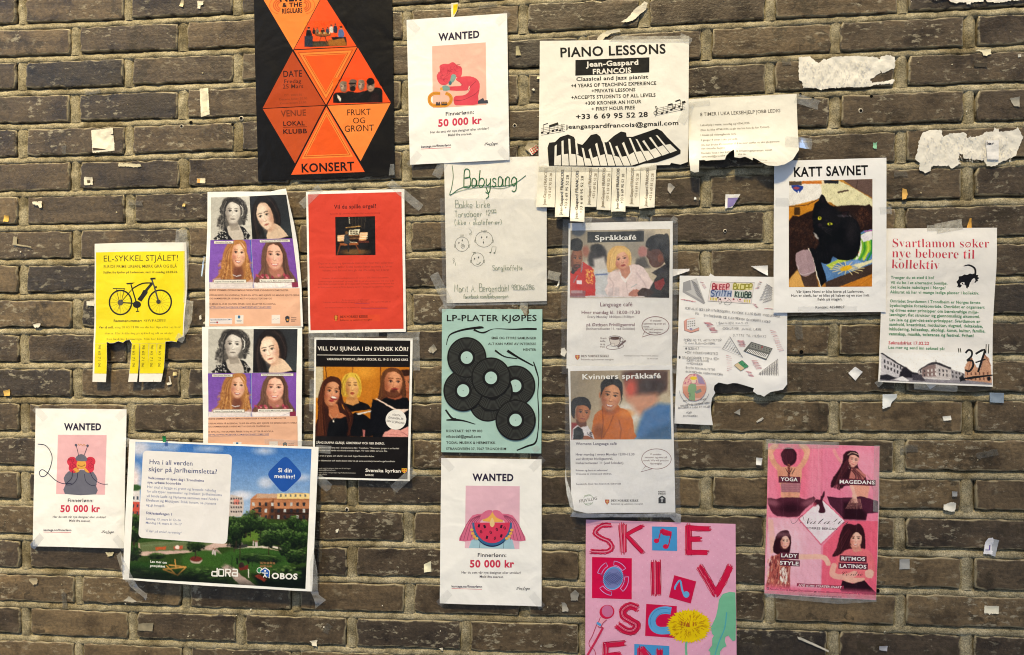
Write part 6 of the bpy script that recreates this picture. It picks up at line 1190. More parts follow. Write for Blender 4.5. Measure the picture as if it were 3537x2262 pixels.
for s, x0, y0, x1, y1, h in (('FOR ALLE SOM ER INTERESSERTE, KYNDIGE ELLER BARE NYSGJERRIGE', 182, 385, 1105, 465, 19), ('PÅ', 282, 440, 318, 440, 20), ('SYNTHESIZERE OG ELEKTRONISK GENERERTE LYDER', 362, 452, 1005, 518, 18), ('SAMMEN KAN VI:', 505, 530, 800, 528, 20), ('-DISKUTERE, JAMME, LÆRE', 535, 580, 920, 592, 20), ('(LYTTE TIL MUSIKK)', 645, 645, 965, 658, 20), ('FORSLAG TIL AKTIVITETER', 170, 694, 532, 696, 20), ('VI KAN GJENNOMFØRE:', 178, 720, 480, 724, 15), ('SOSIALT', 212, 774, 320, 774, 20), ('DIY MEKKEVERKSTED', 200, 812, 496, 825, 20), ('STUDIEGRUPPE I TEMA SOM:', 155, 862, 515, 876, 20), ('-DEEP LISTENING', 192, 888, 412, 894, 17), ('-INTONASJON', 190, 914, 356, 922, 15), ('-SYNTH TEKNIKALITETER', 178, 955, 466, 976, 17), ('-ELEKTRONISK MUSIKKHISTORIE', 178, 992, 545, 1022, 15), ('FOR', 195, 1390, 245, 1392, 15), ('SYNTHVERDEN.', 165, 1422, 310, 1422, 14), ('HJEM ER DE TROR PÅ AT MED', 165, 1275, 380, 1258, 13), ('STED STØTTE OG ELEKTRONISK MUSIKK', 140, 1325, 420, 1290, 13), ('BEVARER Å LAGE ET MILJØ', 115, 1345, 420, 1330, 14)):
    hand(P, s, x0, y0, x1, y1, h, '#85858c', 2.8, T='BL', jit=.03)
P.ell(192, 765, 7, 12, '#50505a'); P.ell(190, 802, 6, 6, '#50505a'); P.ell(130, 850, 9, 14, '#3a3a44')
P.line([(160, 742), (530, 750)], 2, '#b0b0b8', 'drawing'); P.line([(480, 505), (490, 545), (800, 542)], 2, '#b0b0b8', 'drawing')
P.poly([(172, 500), (200, 480), (280, 472), (285, 545), (320, 565), (318, 590), (240, 615), (175, 590)], '#e3a9a0'); P.poly([(200, 488), (280, 475), (284, 546), (315, 562), (245, 592), (198, 575)], '#ececf0'); P.line([(200, 488), (198, 575), (245, 592), (315, 562)], 3, PN); P.line([(172, 500), (175, 590), (240, 614), (318, 590)], 3.5, '#5a5a60')
for i in range(4):
    for j in range(3): P.ell(212+20*i, 508+22*j - 3*i, 5, 5, '#33333a', n=8)
P.ell(240, 577, 15, 7, '#8a7ab0', 8)
P.poly([(820, 702), (1025, 765), (962, 875), (745, 788)], '#6f7170'); P.poly([(825, 710), (1018, 768), (998, 808), (800, 752)], '#8d8f8c'); P.poly([(788, 768), (985, 822), (962, 862), (765, 792)], '#f2f2f2'); P.line([(820, 702), (1025, 765), (962, 875), (745, 788), (820, 702)], 3.5, '#3a3a40')
for i in range(13): x, y = 788+15.2*i, 768+4.2*i; P.line([(x, y), (x-23, y+26)], 4, '#222228')
for i in range(7):
    for j in range(2): P.ell(835+27*i, 726+8.5*i+18*j, 5, 5, '#2a2a30' if (i, j) != (3, 1) else '#a83040', n=8)
P.ell(925, 751, 9, 7, '#b02c3c', n=10)
P.poly([(730, 878), (792, 935), (715, 980), (652, 925)], '#4e9a70'); P.poly([(652, 925), (690, 902), (752, 955), (715, 980)], '#d9c4a2'); P.line([(730, 878), (792, 935), (715, 980), (652, 925), (730, 878)], 3, '#4a4a50')
for i in range(6): P.ell(710+14*i, 900+8*(i % 3)+6*i, 4, 4, '#26463a', n=8)
P.ell(270, 1138, 112, 130, '#edc0b8', n=40); P.poly([(165, 1110), (180, 1050), (225, 1012), (290, 1010), (340, 1040), (372, 1100), (375, 1110)], '#cf7f9c'); P.poly([(290, 1010), (340, 1040), (374, 1105), (310, 1100)], '#a896bc'); P.poly([(160, 1190), (165, 1130), (375, 1120), (380, 1180), (330, 1240), (200, 1240)], '#e0a08c')
P.poly([(205, 1175), (215, 1120), (240, 1100), (285, 1110), (292, 1160), (275, 1190), (278, 1268), (220, 1262), (218, 1190)], '#90b48c', sm=1); P.ell(262, 1072, 22, 28, '#ecd9c4', n=16); P.ell(262, 1050, 32, 17, '#ecd040', n=16); P.poly([(270, 1180), (330, 1150), (340, 1180), (290, 1200)], '#8f9a9c'); P.ring(222, 1212, 14, 16, 3, '#6a6a70', n=16); P.ring(270, 1138, 112, 130, 3, '#c08a94', n=44)
P.ring(270, 1138, 148, 170, 3, '#8a8a92', a0=20, a1=170, n=34, part='drawing')
P.tape(80, 130, 100, 250, 50, T='BL'); P.tape(62, 985, 110, 985, 40, T='BL')

# ------------------------------------------------------------------ pink party poster
P = poster('party_poster', 'SK', [(222, 131), (1773, 175), (1786, 1700), (1788, 2330), (214, 2330), (217, 900)], 'pink poster with scribbled red letters SKEIV SCENE and a yellow dandelion', base=.0026, amp=.0008, seed=131, paper='#f3b4d4', mat=M_GLOSS)
rr = random.Random(3)
V_, Fm = [], []
for i in range(1400):                          # the speckle printed over the pink
    x, y = 255 + (i % 35) * 43 + rr.uniform(-9, 9), 190 + (i // 35) * 36 + rr.uniform(-6, 6); s = rr.uniform(4, 10); a = rr.uniform(0, 6.28)
    pts = [(x + s*math.cos(a + 1.57*k)*rr.uniform(.5, 1.2), y + s*math.sin(a + 1.57*k)*rr.uniform(.5, 1.2)) for k in range(4)]
    V_ += pts; Fm += [(4*i, 4*i+1, 4*i+2), (4*i, 4*i+2, 4*i+3)]
Fm = np.array(Fm); V_ = wall_xz('SK', V_)
for k, c in enumerate(('#f0a8cb', '#f8c4de')): P.add_op('speckle', V_, Fm[(np.arange(len(Fm))//2) % 2 == k], pc(c), 1)
RED, BL = '#dc1a4c', '#4aa0e2'
def scrib(pts, wd, n=9, col=RED, dark='#b01040', fill=.55):
    p = smooth(pts, 6, False) if len(pts) > 2 else np.array([pts[0], ((pts[0][0]+pts[1][0])/2, (pts[0][1]+pts[1][1])/2), pts[1]], float)
    d = np.gradient(p, axis=0); d /= np.linalg.norm(d, axis=1, keepdims=True); nn = np.stack([-d[:, 1], d[:, 0]], 1)
    P.line(p, wd*fill*1.5, col, 'scribbled_letters')
    for i in range(n):
        o = (i/(n-1) - .5) * wd * 1.06; e = rr.uniform(-.05, .06)
        q = p + nn * (o + np.array([rr.uniform(-5, 5) for _ in p]))[:, None] ; q[0] -= d[0]*rr.uniform(-8, 26); q[-1] += d[-1]*rr.uniform(-8, 26)
        P.line(q, rr.uniform(5, 10), col if i % 3 else dark, 'scribbled_letters', layer=6)
    for i in range(3):
        q = p + nn * (rr.uniform(-.2, .2) * wd); P.line(q, 3, '#f4a0c0', 'scribbled_letters', layer=7)
scrib([(480, 190), (400, 190), (335, 230), (320, 275), (380, 320), (450, 350), (490, 400), (480, 440), (420, 465), (280, 462)], 44)
for p_ in ([(578, 185), (598, 470)], [(625, 185), (622, 470)], [(640, 290), (805, 200)], [(650, 300), (810, 470)]): scrib(p_, 34, 7)
for p_ in ([(1285, 190), (1285, 480)], [(1290, 215), (1500, 225)], [(1290, 330), (1410, 330)], [(1270, 465), (1480, 470)]): scrib(p_, 54 if p_[0][0] == 1285 else 46, 8)
scrib([(945, 570), (950, 905)], 96, 14, fill=.6); scrib([(1400, 620), (1490, 770), (1568, 905)], 66, 9, fill=.6); scrib([(1568, 905), (1650, 760), (1715, 615)], 66, 9, fill=.6)
scrib([(755, 1050), (680, 1025), (610, 1070), (615, 1130), (690, 1180), (750, 1220), (720, 1280), (640, 1285), (550, 1225)], 72, 9, fill=.65)
for p_ in ([(430, 1420), (430, 1640)], [(430, 1430), (620, 1415)], [(430, 1540), (580, 1530)]): scrib(p_, 52, 8)
P.poly([(908, 201), (1166, 206), (1168, 455), (909, 450)], BL, 'blue_square'); P.line([(1003, 240), (1108, 275)], 40, RED, sm=0); P.line([(998, 235), (1030, 280), (1110, 285)], 26, '#c8184a', sm=3); P.line([(1000, 240), (975, 345)], 11, '#c8184a'); P.line([(1106, 275), (1078, 400)], 11, '#c8184a'); P.ell(954, 350, 28, 24, RED); P.ell(1050, 409, 30, 24, RED)
P.poly([(286, 518), (698, 532), (697, 957), (285, 942)], '#dc0a4e', 'red_square'); P.ell(505, 738, 104, 124, '#c0b2ea', 18, n=36); P.ell(505, 738, 98, 118, '#5aa2e0', 18, n=36); P.ell(505, 740, 84, 104, '#7d86c4', 18, n=36)
for i in range(-5, 6): P.line([(505+17*i-50, 740-70+abs(i)*6), (505+17*i+50, 740+70-abs(i)*6)], 3.5, '#45508e', layer=8); P.line([(505+17*i+50, 740-70+abs(i)*6), (505+17*i-50, 740+70-abs(i)*6)], 3.5, '#45508e', layer=8)
for a0, a1 in ((198, 245), (275, 325), (-5, 50), (95, 145)):
    o, i_ = ellipse(500, 738, 165, 178, 0, 12, a0, a1), ellipse(500, 738, 122, 136, 0, 12, a0, a1)
    P.line(np.concatenate([o, i_[::-1], o[:1]]), 7, '#c9a4e8', layer=5)
P.poly([(1138, 706), (1365, 770), (1308, 998), (1082, 935)], '#d80f4e', 'red_square'); P.line([(1146, 855), (1150, 820), (1198, 760), (1218, 850), (1240, 910)], 20, '#6ab4ea', sm=4, taper=[.8, 1, .9, 1, 1]); P.ell(1262, 905, 32, 34, '#6ab4ea')
P.poly([(848, 1004), (1164, 1026), (1160, 1357), (836, 1336)], '#d80f4e', 'red_square'); P.line([(1105, 1075), (1040, 1068), (960, 1090), (910, 1160), (920, 1240), (985, 1280), (1100, 1275)], 78, '#62aeea', sm=6); P.line([(1090, 1060), (1020, 1050), (940, 1080), (890, 1160), (900, 1245)], 4, '#2a74b4', sm=5); P.line([(1100, 1100), (1030, 1095), (965, 1130), (940, 1190)], 4, '#2a74b4', sm=5)
P.poly([(724, 1420), (1087, 1440), (1085, 1700), (722, 1700)], BL, 'blue_square'); scrib([(800, 1460), (800, 1640)], 70, 9); scrib([(800, 1470), (900, 1600)], 60, 8); scrib([(985, 1480), (985, 1640)], 66, 9)
P.ell(440, 1085, 78, 72, RED, -20); P.ell(445, 1078, 58, 62, '#d47aa8', -20)
for k in range(-3, 4): P.line([(445+16*k-10, 1030+abs(k)*6), (445+16*k+6, 1128-abs(k)*6)], 3, '#5a3a80', layer=6); P.line([(395, 1080+16*k), (495, 1070+16*k)], 3, '#5a3a80', layer=6)
P.poly([(375, 1140), (435, 1165), (375, 1245), (332, 1225), (355, 1185)], '#f4b0c4'); P.line([(372, 1140), (355, 1185), (330, 1225)], 7, '#c02050'); P.line([(440, 1165), (400, 1200), (375, 1245)], 7, '#c02050'); P.poly([(340, 1185), (385, 1212), (375, 1235), (330, 1210)], '#5aa6e4')
P.line([(330, 1225), (290, 1330), (255, 1400), (265, 1450), (310, 1480), (330, 1560)], 6, '#c02050', sm=4); P.line([(400, 1245), (340, 1360), (225, 1560)], 22, '#d8305c'); P.line([(385, 1245), (400, 1250)], 8, '#c02050'); P.line([(345, 1230), (360, 1250), (390, 1240)], 6, '#c02050')
leaf = [(1772, 885), (1710, 878), (1640, 900), (1600, 960), (1590, 1040), (1570, 1130), (1535, 1210), (1515, 1240), (1528, 1310), (1548, 1330), (1530, 1360), (1530, 1430), (1490, 1480), (1510, 1500), (1510, 1620), (1620, 1620), (1610, 1500), (1640, 1460), (1680, 1440), (1662, 1390), (1668, 1345), (1700, 1330), (1720, 1360), (1745, 1390), (1774, 1380), (1778, 1100)]
P.poly(leaf, '#7cc6a2'); P.line([(1680, 1090), (1660, 1250), (1600, 1400), (1550, 1560)], 12, '#54b4c4', sm=4)
P.line([(1265, 1390), (1258, 1450), (1270, 1620)], 24, '#7cc6a2', sm=3)
fl = []
for i in range(90):
    a = i * 4 * math.pi / 180; k = (1.06 if i % 2 else .92) * rr.uniform(.94, 1.05); fl.append((1290 + 222*math.cos(a)*k, 1232 + 172*math.sin(a)*k))
P.poly(fl, '#f4d400', 'dandelion')
for i in range(110): a = rr.uniform(0, 6.28); r0, r1 = rr.uniform(.25, .75), rr.uniform(.06, .2); P.line([(1290 + 222*math.cos(a)*r0, 1225 + 165*math.sin(a)*r0), (1290 + 222*math.cos(a)*(r0+r1), 1225 + 165*math.sin(a)*(r0+r1))], 5, '#cf9606', 'dandelion', layer=20)
for i in range(26): x = rr.uniform(1210, 1370); P.line([(x, 1180 + rr.uniform(0, 30)), (x + rr.uniform(-8, 8), 1240 - abs(x-1290)*.2)], 5, '#b8661a', 'dandelion', layer=21)

# ------------------------------------------------------------------ dance school poster
P = poster('dance_poster', 'DA', [(134, 77), (400, 84), (1119, 103), (1112, 700), (1088, 1466), (600, 1442), (101, 1405), (112, 900)], 'pink dance school poster with four photographs of a dancer around a white diamond', base=.003, amp=.0013, seed=141, paper='#f2c8d6', mat=M_GLOSS)
def dance(r):
    r.grad('#ee86a0', '#f0a0bc', (130, 80), (1110, 1400)); r.poly([(134, 730), (400, 740), (600, 980), (600, 1400), (100, 1390)], '#f0b4c8', 8); r.poly([(620, 980), (820, 760), (1110, 765), (1090, 1450), (600, 1420)], '#ee6c86', 8); r.poly([(620, 80), (1118, 100), (1110, 760), (820, 750), (620, 560)], '#f08aa8', 8)
    r.poly([(200, 90), (480, 90), (480, 560), (220, 560)], '#ec7c98', 60); r.line([(610, 100), (610, 540)], 4, '#d8708c', soft=8); r.line([(580, 100), (584, 500)], 4, '#f4a8bc', soft=8); r.ell(960, 330, 160, 220, '#f4a0b8', soft=120); r.ell(300, 1000, 140, 200, '#f6c4d4', soft=100)
    SKN, DK = '#e2a58c', '#b06a5c'
    # yoga, from behind
    for s in (-1, 1):
        cx = 316; f = lambda pts: [(cx + s*x, y) for x, y in pts]
        r.line(f([(75, 310), (130, 250), (160, 160), (110, 88)]), 46, SKN, sm=5); r.line(f([(150, 200), (168, 140), (120, 88)]), 40, '#ecb49c', sm=4)
    r.poly([(215, 300), (270, 285), (370, 285), (430, 310), (425, 400), (405, 470), (408, 560), (250, 560), (250, 480), (225, 400)], SKN, 6, sm=2); r.line([(318, 300), (320, 560)], 16, DK, soft=20, a=.4); r.ell(250, 350, 30, 60, DK, soft=40, a=.3)
    r.poly([(262, 240), (248, 170), (285, 122), (340, 118), (382, 160), (385, 220), (360, 262), (316, 280), (285, 270)], '#4a2430', 8, sm=3); r.strands([(270, 150), (255, 220), (300, 265)], [(370, 150), (385, 210), (330, 268)], 22, 4, ('#6a3a44', '#321820'), .5); r.line([(316, 270), (318, 380)], 22, '#9a5a50'); r.line([(326, 440), (326, 500)], 18, '#c89078')
    for k in range(5): r.line([(308, 270+22*k), (326, 282+22*k)], 5, '#5a3034')
    r.line([(288, 300), (318, 350), (345, 300)], 5, '#2a1420'); r.line([(345, 348), (370, 300)], 5, '#2a1420'); r.poly([(247, 430), (420, 425), (415, 510), (250, 508)], '#a8707c', 4)
    for k in range(4): r.line([(250, 445+17*k), (415, 442+17*k)], 3, '#c08e98')
    r.poly([(128, 560), (200, 570), (250, 556), (410, 556), (460, 575), (540, 548), (545, 590), (480, 640), (420, 700), (390, 725), (215, 720), (150, 660)], '#5c2c3c', 8, sm=2); r.ell(170, 600, 60, 26, '#a46878', 18, soft=30, a=.7); r.ell(490, 600, 60, 26, '#a46878', -18, soft=30, a=.7); r.ell(330, 650, 90, 50, '#3a1624', soft=50)
    # belly dancer
    r.line([(780, 240), (740, 190), (718, 140)], 26, '#eda2a4', soft=8); r.poly([(690, 470), (700, 400), (740, 340), (790, 250), (800, 180), (840, 145), (900, 150), (930, 200), (925, 280), (980, 350), (1000, 400), (960, 470), (830, 450), (780, 480), (750, 440)], '#3c1a24', 8, sm=3)
    r.poly([(860, 440), (940, 440), (1030, 440), (1020, 520), (1000, 590), (920, 560)], '#eaa896', 8, sm=2); r.poly([(870, 300), (930, 300), (1000, 360), (980, 400), (850, 390)], '#c88078', 10, sm=1)
    r.face(890, 228, 46, 62, 14, skin='#f0b8a8', dark='#c07a74', lip='#b83a50', brow='#3a1820', eye='#26141a', turn=.1); r.poly([(832, 205), (838, 160), (880, 142), (925, 160), (938, 205), (900, 180), (860, 185)], '#2e141c', 4, sm=2); r.line([(838, 180), (880, 158), (935, 180)], 6, '#d8b8a8', sm=3); r.line([(845, 285), (850, 300)], 10, '#d8c0b8')
    r.strands([(820, 200), (760, 330), (700, 460)], [(860, 280), (800, 380), (770, 490)], 34, 5, ('#5a2c34', '#280e18', '#7a4448'), .6); r.strands([(900, 300), (960, 360), (1000, 400)], [(870, 320), (900, 380), (850, 440)], 24, 5, ('#5a2c34', '#280e18', '#9a5c58'), .5)
    r.poly([(655, 545), (760, 560), (880, 555), (960, 545), (1108, 590), (1108, 690), (1010, 700), (1000, 755), (800, 748), (760, 700), (680, 620)], '#55283c', 6, sm=1); r.poly([(800, 600), (900, 590), (1000, 700), (990, 755), (800, 748)], '#32121f', 30)
    r.line([(870, 450), (895, 520), (905, 590)], 30, '#f0bcae', sm=3); 
    for k in range(4): r.line([(880+9*k, 540), (875+16*k, 600)], 7, '#f2c4b4')
    for k in range(12): r.line([(870+7*k, 570), (820+13*k, 655)], 4, '#c08a80')
    r.line([(1010, 360), (1040, 400), (1060, 480)], 12, '#b88088', soft=8, a=.6)
    # lady style
    r.poly([(130, 745), (175, 750), (190, 900), (185, 1040), (155, 1060)], '#f0bcb4', 6, sm=1); r.poly([(180, 1040), (200, 900), (240, 855), (300, 850), (332, 900), (330, 1000), (300, 1060)], '#38141e', 6, sm=3); r.line([(300, 1080), (480, 1080), (620, 1085), (665, 1140)], 44, '#f4c0b0', sm=4); r.poly([(600, 1075), (640, 1070), (682, 1120), (650, 1150), (630, 1120)], '#f4c4b4', 4)
    r.face(282, 945, 42, 62, 4, skin='#f2bcaa', dark='#b87468', lip='#b8344c', smile=1, brow='#3a1820', light='#fbd6c8', hair='#34121c', part=.1); r.poly([(232, 960), (235, 890), (280, 862), (325, 885), (330, 960), (305, 900), (265, 895)], '#34121c', 4, sm=2); r.ell(282, 862, 34, 20, '#30101a', soft=5)
    r.poly([(160, 1080), (240, 1050), (310, 1060), (330, 1160), (325, 1260), (330, 1370), (110, 1350), (135, 1250)], '#b0605a', 8, sm=1)
    for i in range(170): x, y = r.rg.uniform(130, 325), r.rg.uniform(1070, 1340); r.line([(x, y), (x - 6, y + 26)], 6, ['#e8a88e', '#7a2c34', '#c8685c', '#f2d0bc', '#5a1c28'][i % 5], a=.8)
    for i in range(40): x, y = r.rg.uniform(240, 300), r.rg.uniform(1170, 1300); r.line([(x, y), (x - 3, y + 20)], 7, '#f6e8e0')
    # ritmos latinos
    r.poly([(700, 1080), (740, 1000), (770, 880), (810, 800), (860, 790), (900, 800), (935, 788), (975, 830), (990, 920), (990, 1010), (960, 1040), (830, 1020), (780, 1060)], '#3e1a22', 8, sm=3); r.poly([(700, 1260), (720, 1150), (770, 1050), (860, 1010), (1000, 1010), (1060, 1080), (1080, 1200), (1060, 1260), (1010, 1290), (1000, 1300), (800, 1290), (760, 1260)], '#ef7c86', 8, sm=2)
    r.line([(715, 1160), (705, 1240), (800, 1260), (900, 1230)], 50, '#f2b4a8', sm=4); r.poly([(990, 1210), (1040, 1190), (1068, 1220), (1050, 1270), (1000, 1260)], '#f4c0b0', 5, sm=2); r.poly([(800, 1260), (990, 1270), (980, 1320), (810, 1310)], '#f0b8a8', 6)
    r.poly([(770, 1370), (790, 1290), (880, 1320), (985, 1290), (1040, 1350), (1090, 1400), (1080, 1420), (780, 1390)], '#301420', 6, sm=1); r.poly([(860, 980), (950, 980), (960, 1030), (890, 1040)], '#e09a8c', 6)
    r.face(908, 925, 56, 78, 2, skin='#f2b8a4', dark='#b46a5c', lip='#b8404c', smile=1, brow='#34161c', light='#fbd6c8', hair='#3a161e', part=.2); r.poly([(846, 960), (848, 870), (890, 830), (950, 835), (985, 890), (985, 960), (955, 890), (910, 862), (872, 900)], '#3a161e', 4, sm=2)
    r.strands([(850, 830), (780, 920), (720, 1070)], [(870, 880), (840, 980), (790, 1050)], 30, 5, ('#5c2c32', '#2a0e16'), .6); r.strands([(950, 830), (985, 900), (985, 1010)], [(960, 850), (970, 920), (965, 1000)], 14, 5, ('#5c2c32', '#2a0e16'), .6)
    r.poly([(604, 560), (820, 765), (600, 978), (395, 745)], '#d85a78', 10, a=.8); r.poly([(604, 572), (808, 765), (600, 966), (408, 745)], '#f3e4ee', 4)
    r.poly([(540, 600), (560, 572), (590, 580), (600, 560), (596, 548), (612, 540), (622, 506), (634, 505), (632, 545), (612, 590), (640, 670), (628, 695), (590, 692), (578, 680), (590, 650), (578, 618), (552, 630)], '#4a2030', 3, sm=2); r.ell(548, 620, 16, 18, '#b04a60', soft=4, a=.7)
    r.poly([(105, 1330), (1095, 1385), (1090, 1466), (100, 1406)], '#e8708e', 40, a=.75)
    for i in range(8): r.rect(134 + i*130, 90, 136 + i*130, 1400, '#ffffff', 6, .15)
    r.ell(180, 880, 400, 24, '#f6c6d6', soft=40, a=.35); r.grain(.012)
P.photo([(134, 79), (1119, 104), (1088, 1465), (101, 1404)], dance, res=2.05)
BX = '#6a2c40'
for s, x0, y0, x1, y1, b in (('YOGA', 243, 409, 394, 413, (225, 367, 418, 374, 415, 430, 224, 424)), ('MAGEDANS', 766, 432, 1075, 440, (764, 390, 1086, 402, 1084, 455, 762, 444)), ('LADY', 248, 1082, 390, 1087, (236, 1040, 404, 1046, 402, 1102, 234, 1097)), ('STYLE', 235, 1148, 401, 1156, (236, 1104, 412, 1112, 411, 1166, 234, 1158)), ('RITMOS', 781, 1111, 990, 1117, (766, 1066, 1005, 1076, 1004, 1133, 764, 1124)), ('LATINOS', 766, 1176, 1001, 1185, (756, 1130, 1016, 1140, 1014, 1196, 754, 1186))):
    P.poly([b[0:2], b[2:4], b[4:6], b[6:8]], BX, 'caption'); P.text(s, x0, y0, x1, y1, '#fcfafb', 33, .014, part='caption')
P.poly([(387, 1314), (804, 1338), (802, 1366), (385, 1342)], '#a03454', 'caption'); P.text('NYE KURS STARTER SNART', 401, 1342, 786, 1362, '#fbe8ee', 20, .02, .25, part='caption')
P.text(script('Natalia'), 410, 790, 845, 795, '#5a4a58', 64, -.02, .15); P.line([(332, 752), (340, 780), (370, 778), (430, 712), (450, 760)], 3, '#5a4a58', sm=4); P.text('TORRES BERGAN', 466, 835, 744, 845, '#5a4a58', 20, .008); P.text(script('Cardio'), 786, 1250, 970, 1250, '#3a2430', 46, -.015, .1)
P.text('Natalia Torres Bergan Danseskole', 150, 1373, 527, 1393, '#a04a64', 17, .008); P.text('admin @nataliatorresbergan.no', 573, 1395, 918, 1414, '#a04a64', 15, .008); P.text('92697008', 964, 1416, 1070, 1423, '#a04a64', 16, .008); P.text('www.nataliatorresbergan.no', 405, 1424, 783, 1443, '#7a3a54', 18, .01)
P.rect(121, 1350, 144, 1372, '#a04a64', 'logo'); P.text('f', 128, 1370, 136, 1370, '#f4c4d0', 15, .02, part='logo'); P.rect(540, 1384, 561, 1398, '#a04a64', 'logo'); P.line([(935, 1402), (936, 1415), (948, 1420)], 5, '#a04a64', 'logo', sm=3)
P.film('tape_strip', [(118, 40), (760, 70), (760, 120), (115, 130)], M_TAPE, off=.0006); P.film('tape_strip', [(1070, 95), (1122, 95), (1118, 690), (1060, 680)], M_TAPE, off=.0006); P.film('tape_strip', [(98, 1375), (1095, 1420), (1092, 1480), (760, 1500), (140, 1440), (95, 1410)], M_TAPE, off=.0006)

# ------------------------------------------------------------------ housing project poster
remap('J2', [(927, 24), (1824, 78), (1824, 1052), (898, 990)], 'B1', [(927, 24), (1824, 78), (1824, 1052), (898, 990)])
DX = 700 * K      # the right half was surveyed on a second sheet
P = poster('housing_poster', 'B1', [(927, 24), (1300, 44), (2244, 78), (2230, 500), (2213, 1070), (1500, 1034), (898, 990), (905, 600)], 'landscape housing poster of a green courtyard under blue sky, headed Hva i all verden', base=.012, amp=.0010, seed=151, mat=M_GLOSS, hang=.010)
def yard(r):
    X0 = DX
    r.grad('#3f74c0', '#a4bcdc', (1500, 60), (1500, 520)); r.poly([(940, 40), (1300, 50), (1250, 110), (1000, 100)], '#8aa4d0', 40); r.ell(1000, 90, 60, 50, '#c8cce0', soft=50); r.ell(960, 300, 50, 90, '#e0d4da', soft=50)
    for x, y, a, b in ((X0+450, 105, 60, 22), (X0+460, 325, 50, 36), (X0+300, 410, 70, 22), (1700, 420, 60, 30), (X0+700, 290, 60, 20), (X0+60, 90, 70, 14)): r.ell(x, y, a, b, '#dcdcea', soft=36, a=.7)
    # far blocks
    r.poly([(945, 350), (1005, 360), (1005, 560), (945, 560)], '#d8d4d8', 4); r.poly([(945, 455), (1005, 460), (1005, 520), (945, 520)], '#c8584a', 4); r.rect(945, 520, 1005, 560, '#b04c40', 4); r.ell(975, 360, 40, 22, '#3a5a34', soft=10)
    for x in (955, 985):
        for y in (420, 475, 525): r.rect(x, y, x+12, y+22, '#3a4658')
    r.poly([(X0+215, 408), (X0+300, 425), (X0+312, 470), (X0+300, 560), (X0+200, 560)], '#c8bcb8', 4); r.poly([(X0+240, 440), (X0+280, 445), (X0+275, 480), (X0+235, 475)], '#d88a80', 4)
    for k in range(5):
        for j in range(4): r.rect(X0+218+17*k, 430+30*j, X0+228+17*k, 442+30*j, '#4a4448')
    r.poly([(X0+355, 440), (X0+400, 402), (X0+540, 402), (X0+700, 395), (X0+766, 400), (X0+766, 620), (X0+350, 600)], '#b8805e', 4); r.poly([(X0+400, 402), (X0+540, 402), (X0+540, 432), (X0+395, 432)], '#c0a08a', 3); r.poly([(X0+540, 400), (X0+766, 398), (X0+766, 438), (X0+540, 436)], '#e8cf94', 3); r.rect(X0+360, 438, X0+766, 444, '#a06a48', 3)
    r.poly([(X0+350, 520), (X0+515, 445), (X0+515, 600), (X0+350, 600)], '#8a5a40', 6); r.rect(X0+515, 505, X0+766, 600, '#4a3228', 8); r.poly([(X0+470, 590), (X0+515, 440), (X0+530, 590)], '#5a3c2c', 8)
    for k in range(9):
        for j in range(4):
            x = X0+368+44*k; y = 462+44*j; r.rect(x, y, x+17, y+24, '#2c3038' if (k+j) % 3 else '#c0c4c8')
    for j in range(3): r.line([(X0+385, 500+40*j), (X0+430, 502+40*j)], 9, '#2a2a26'); r.line([(X0+600, 535+38*j), (X0+760, 540+38*j)], 6, '#1e1a18')
    for k in range(6): r.rect(X0+560+34*k, 406, X0+572+34*k, 422, '#6a6e72')
    r.poly([(940, 560), (1010, 545), (1620, 620), (X0+200, 560), (X0+770, 590), (X0+770, 1052), (940, 990)], '#34491f', 10); r.poly([(X0+210, 690), (X0+400, 650), (X0+766, 720), (X0+766, 740), (X0+300, 730)], '#5f7c34', 20)
    # paths
    P_ = '#c4aaa2'
    r.poly([(1000, 742), (1100, 730), (1600, 740), (X0+760, 820), (X0+760, 835), (X0+480, 770), (1560, 770), (1480, 800), (1010, 830)], P_, 4, sm=1); r.poly([(X0+20, 800), (X0+130, 780), (X0+200, 850), (X0+300, 960), (X0+420, 1040), (X0+300, 1035), (X0+180, 920)], '#a89690', 5); r.line([(1030, 760), (1300, 735), (1560, 740)], 8, '#e8dcd8'); r.line([(X0+250, 775), (X0+520, 765), (X0+620, 790)], 12, '#e0d4cc'); r.line([(X0+210, 620), (X0+300, 650)], 14, '#dcd8d8')
    r.line([(1620, 760), (1720, 745)], 14, '#6a6460'); r.line([(X0+250, 770), (X0+330, 760)], 22, '#3c3c3c'); r.poly([(1000, 700), (1540, 735), (1400, 790), (1020, 800)], '#3a5628', 8, a=.7); r.ell(1460, 860, 160, 70, '#3d5e28', 0, 16); r.ell(1100, 930, 220, 60, '#2c4a20', 5, 30)
    r.poly([(1120, 770), (1195, 764), (1195, 785), (1125, 790)], '#b05a34', 3); r.poly([(1245, 765), (1310, 758), (1308, 782), (1250, 786)], '#b05a44', 3); r.ell(1272, 770, 16, 14, '#e0d0cc')
    r.ell(1405, 858, 42, 24, '#b8a89e'); r.ell(1405, 850, 42, 18, '#6a3028')
    r.poly([(X0+140, 830), (X0+330, 775), (X0+600, 800), (X0+640, 880), (X0+560, 950), (X0+300, 930)], '#3a5c28', 18, sm=2); r.poly([(X0+380, 960), (X0+760, 900), (X0+760, 1050), (X0+430, 1040)], '#101810', 30)
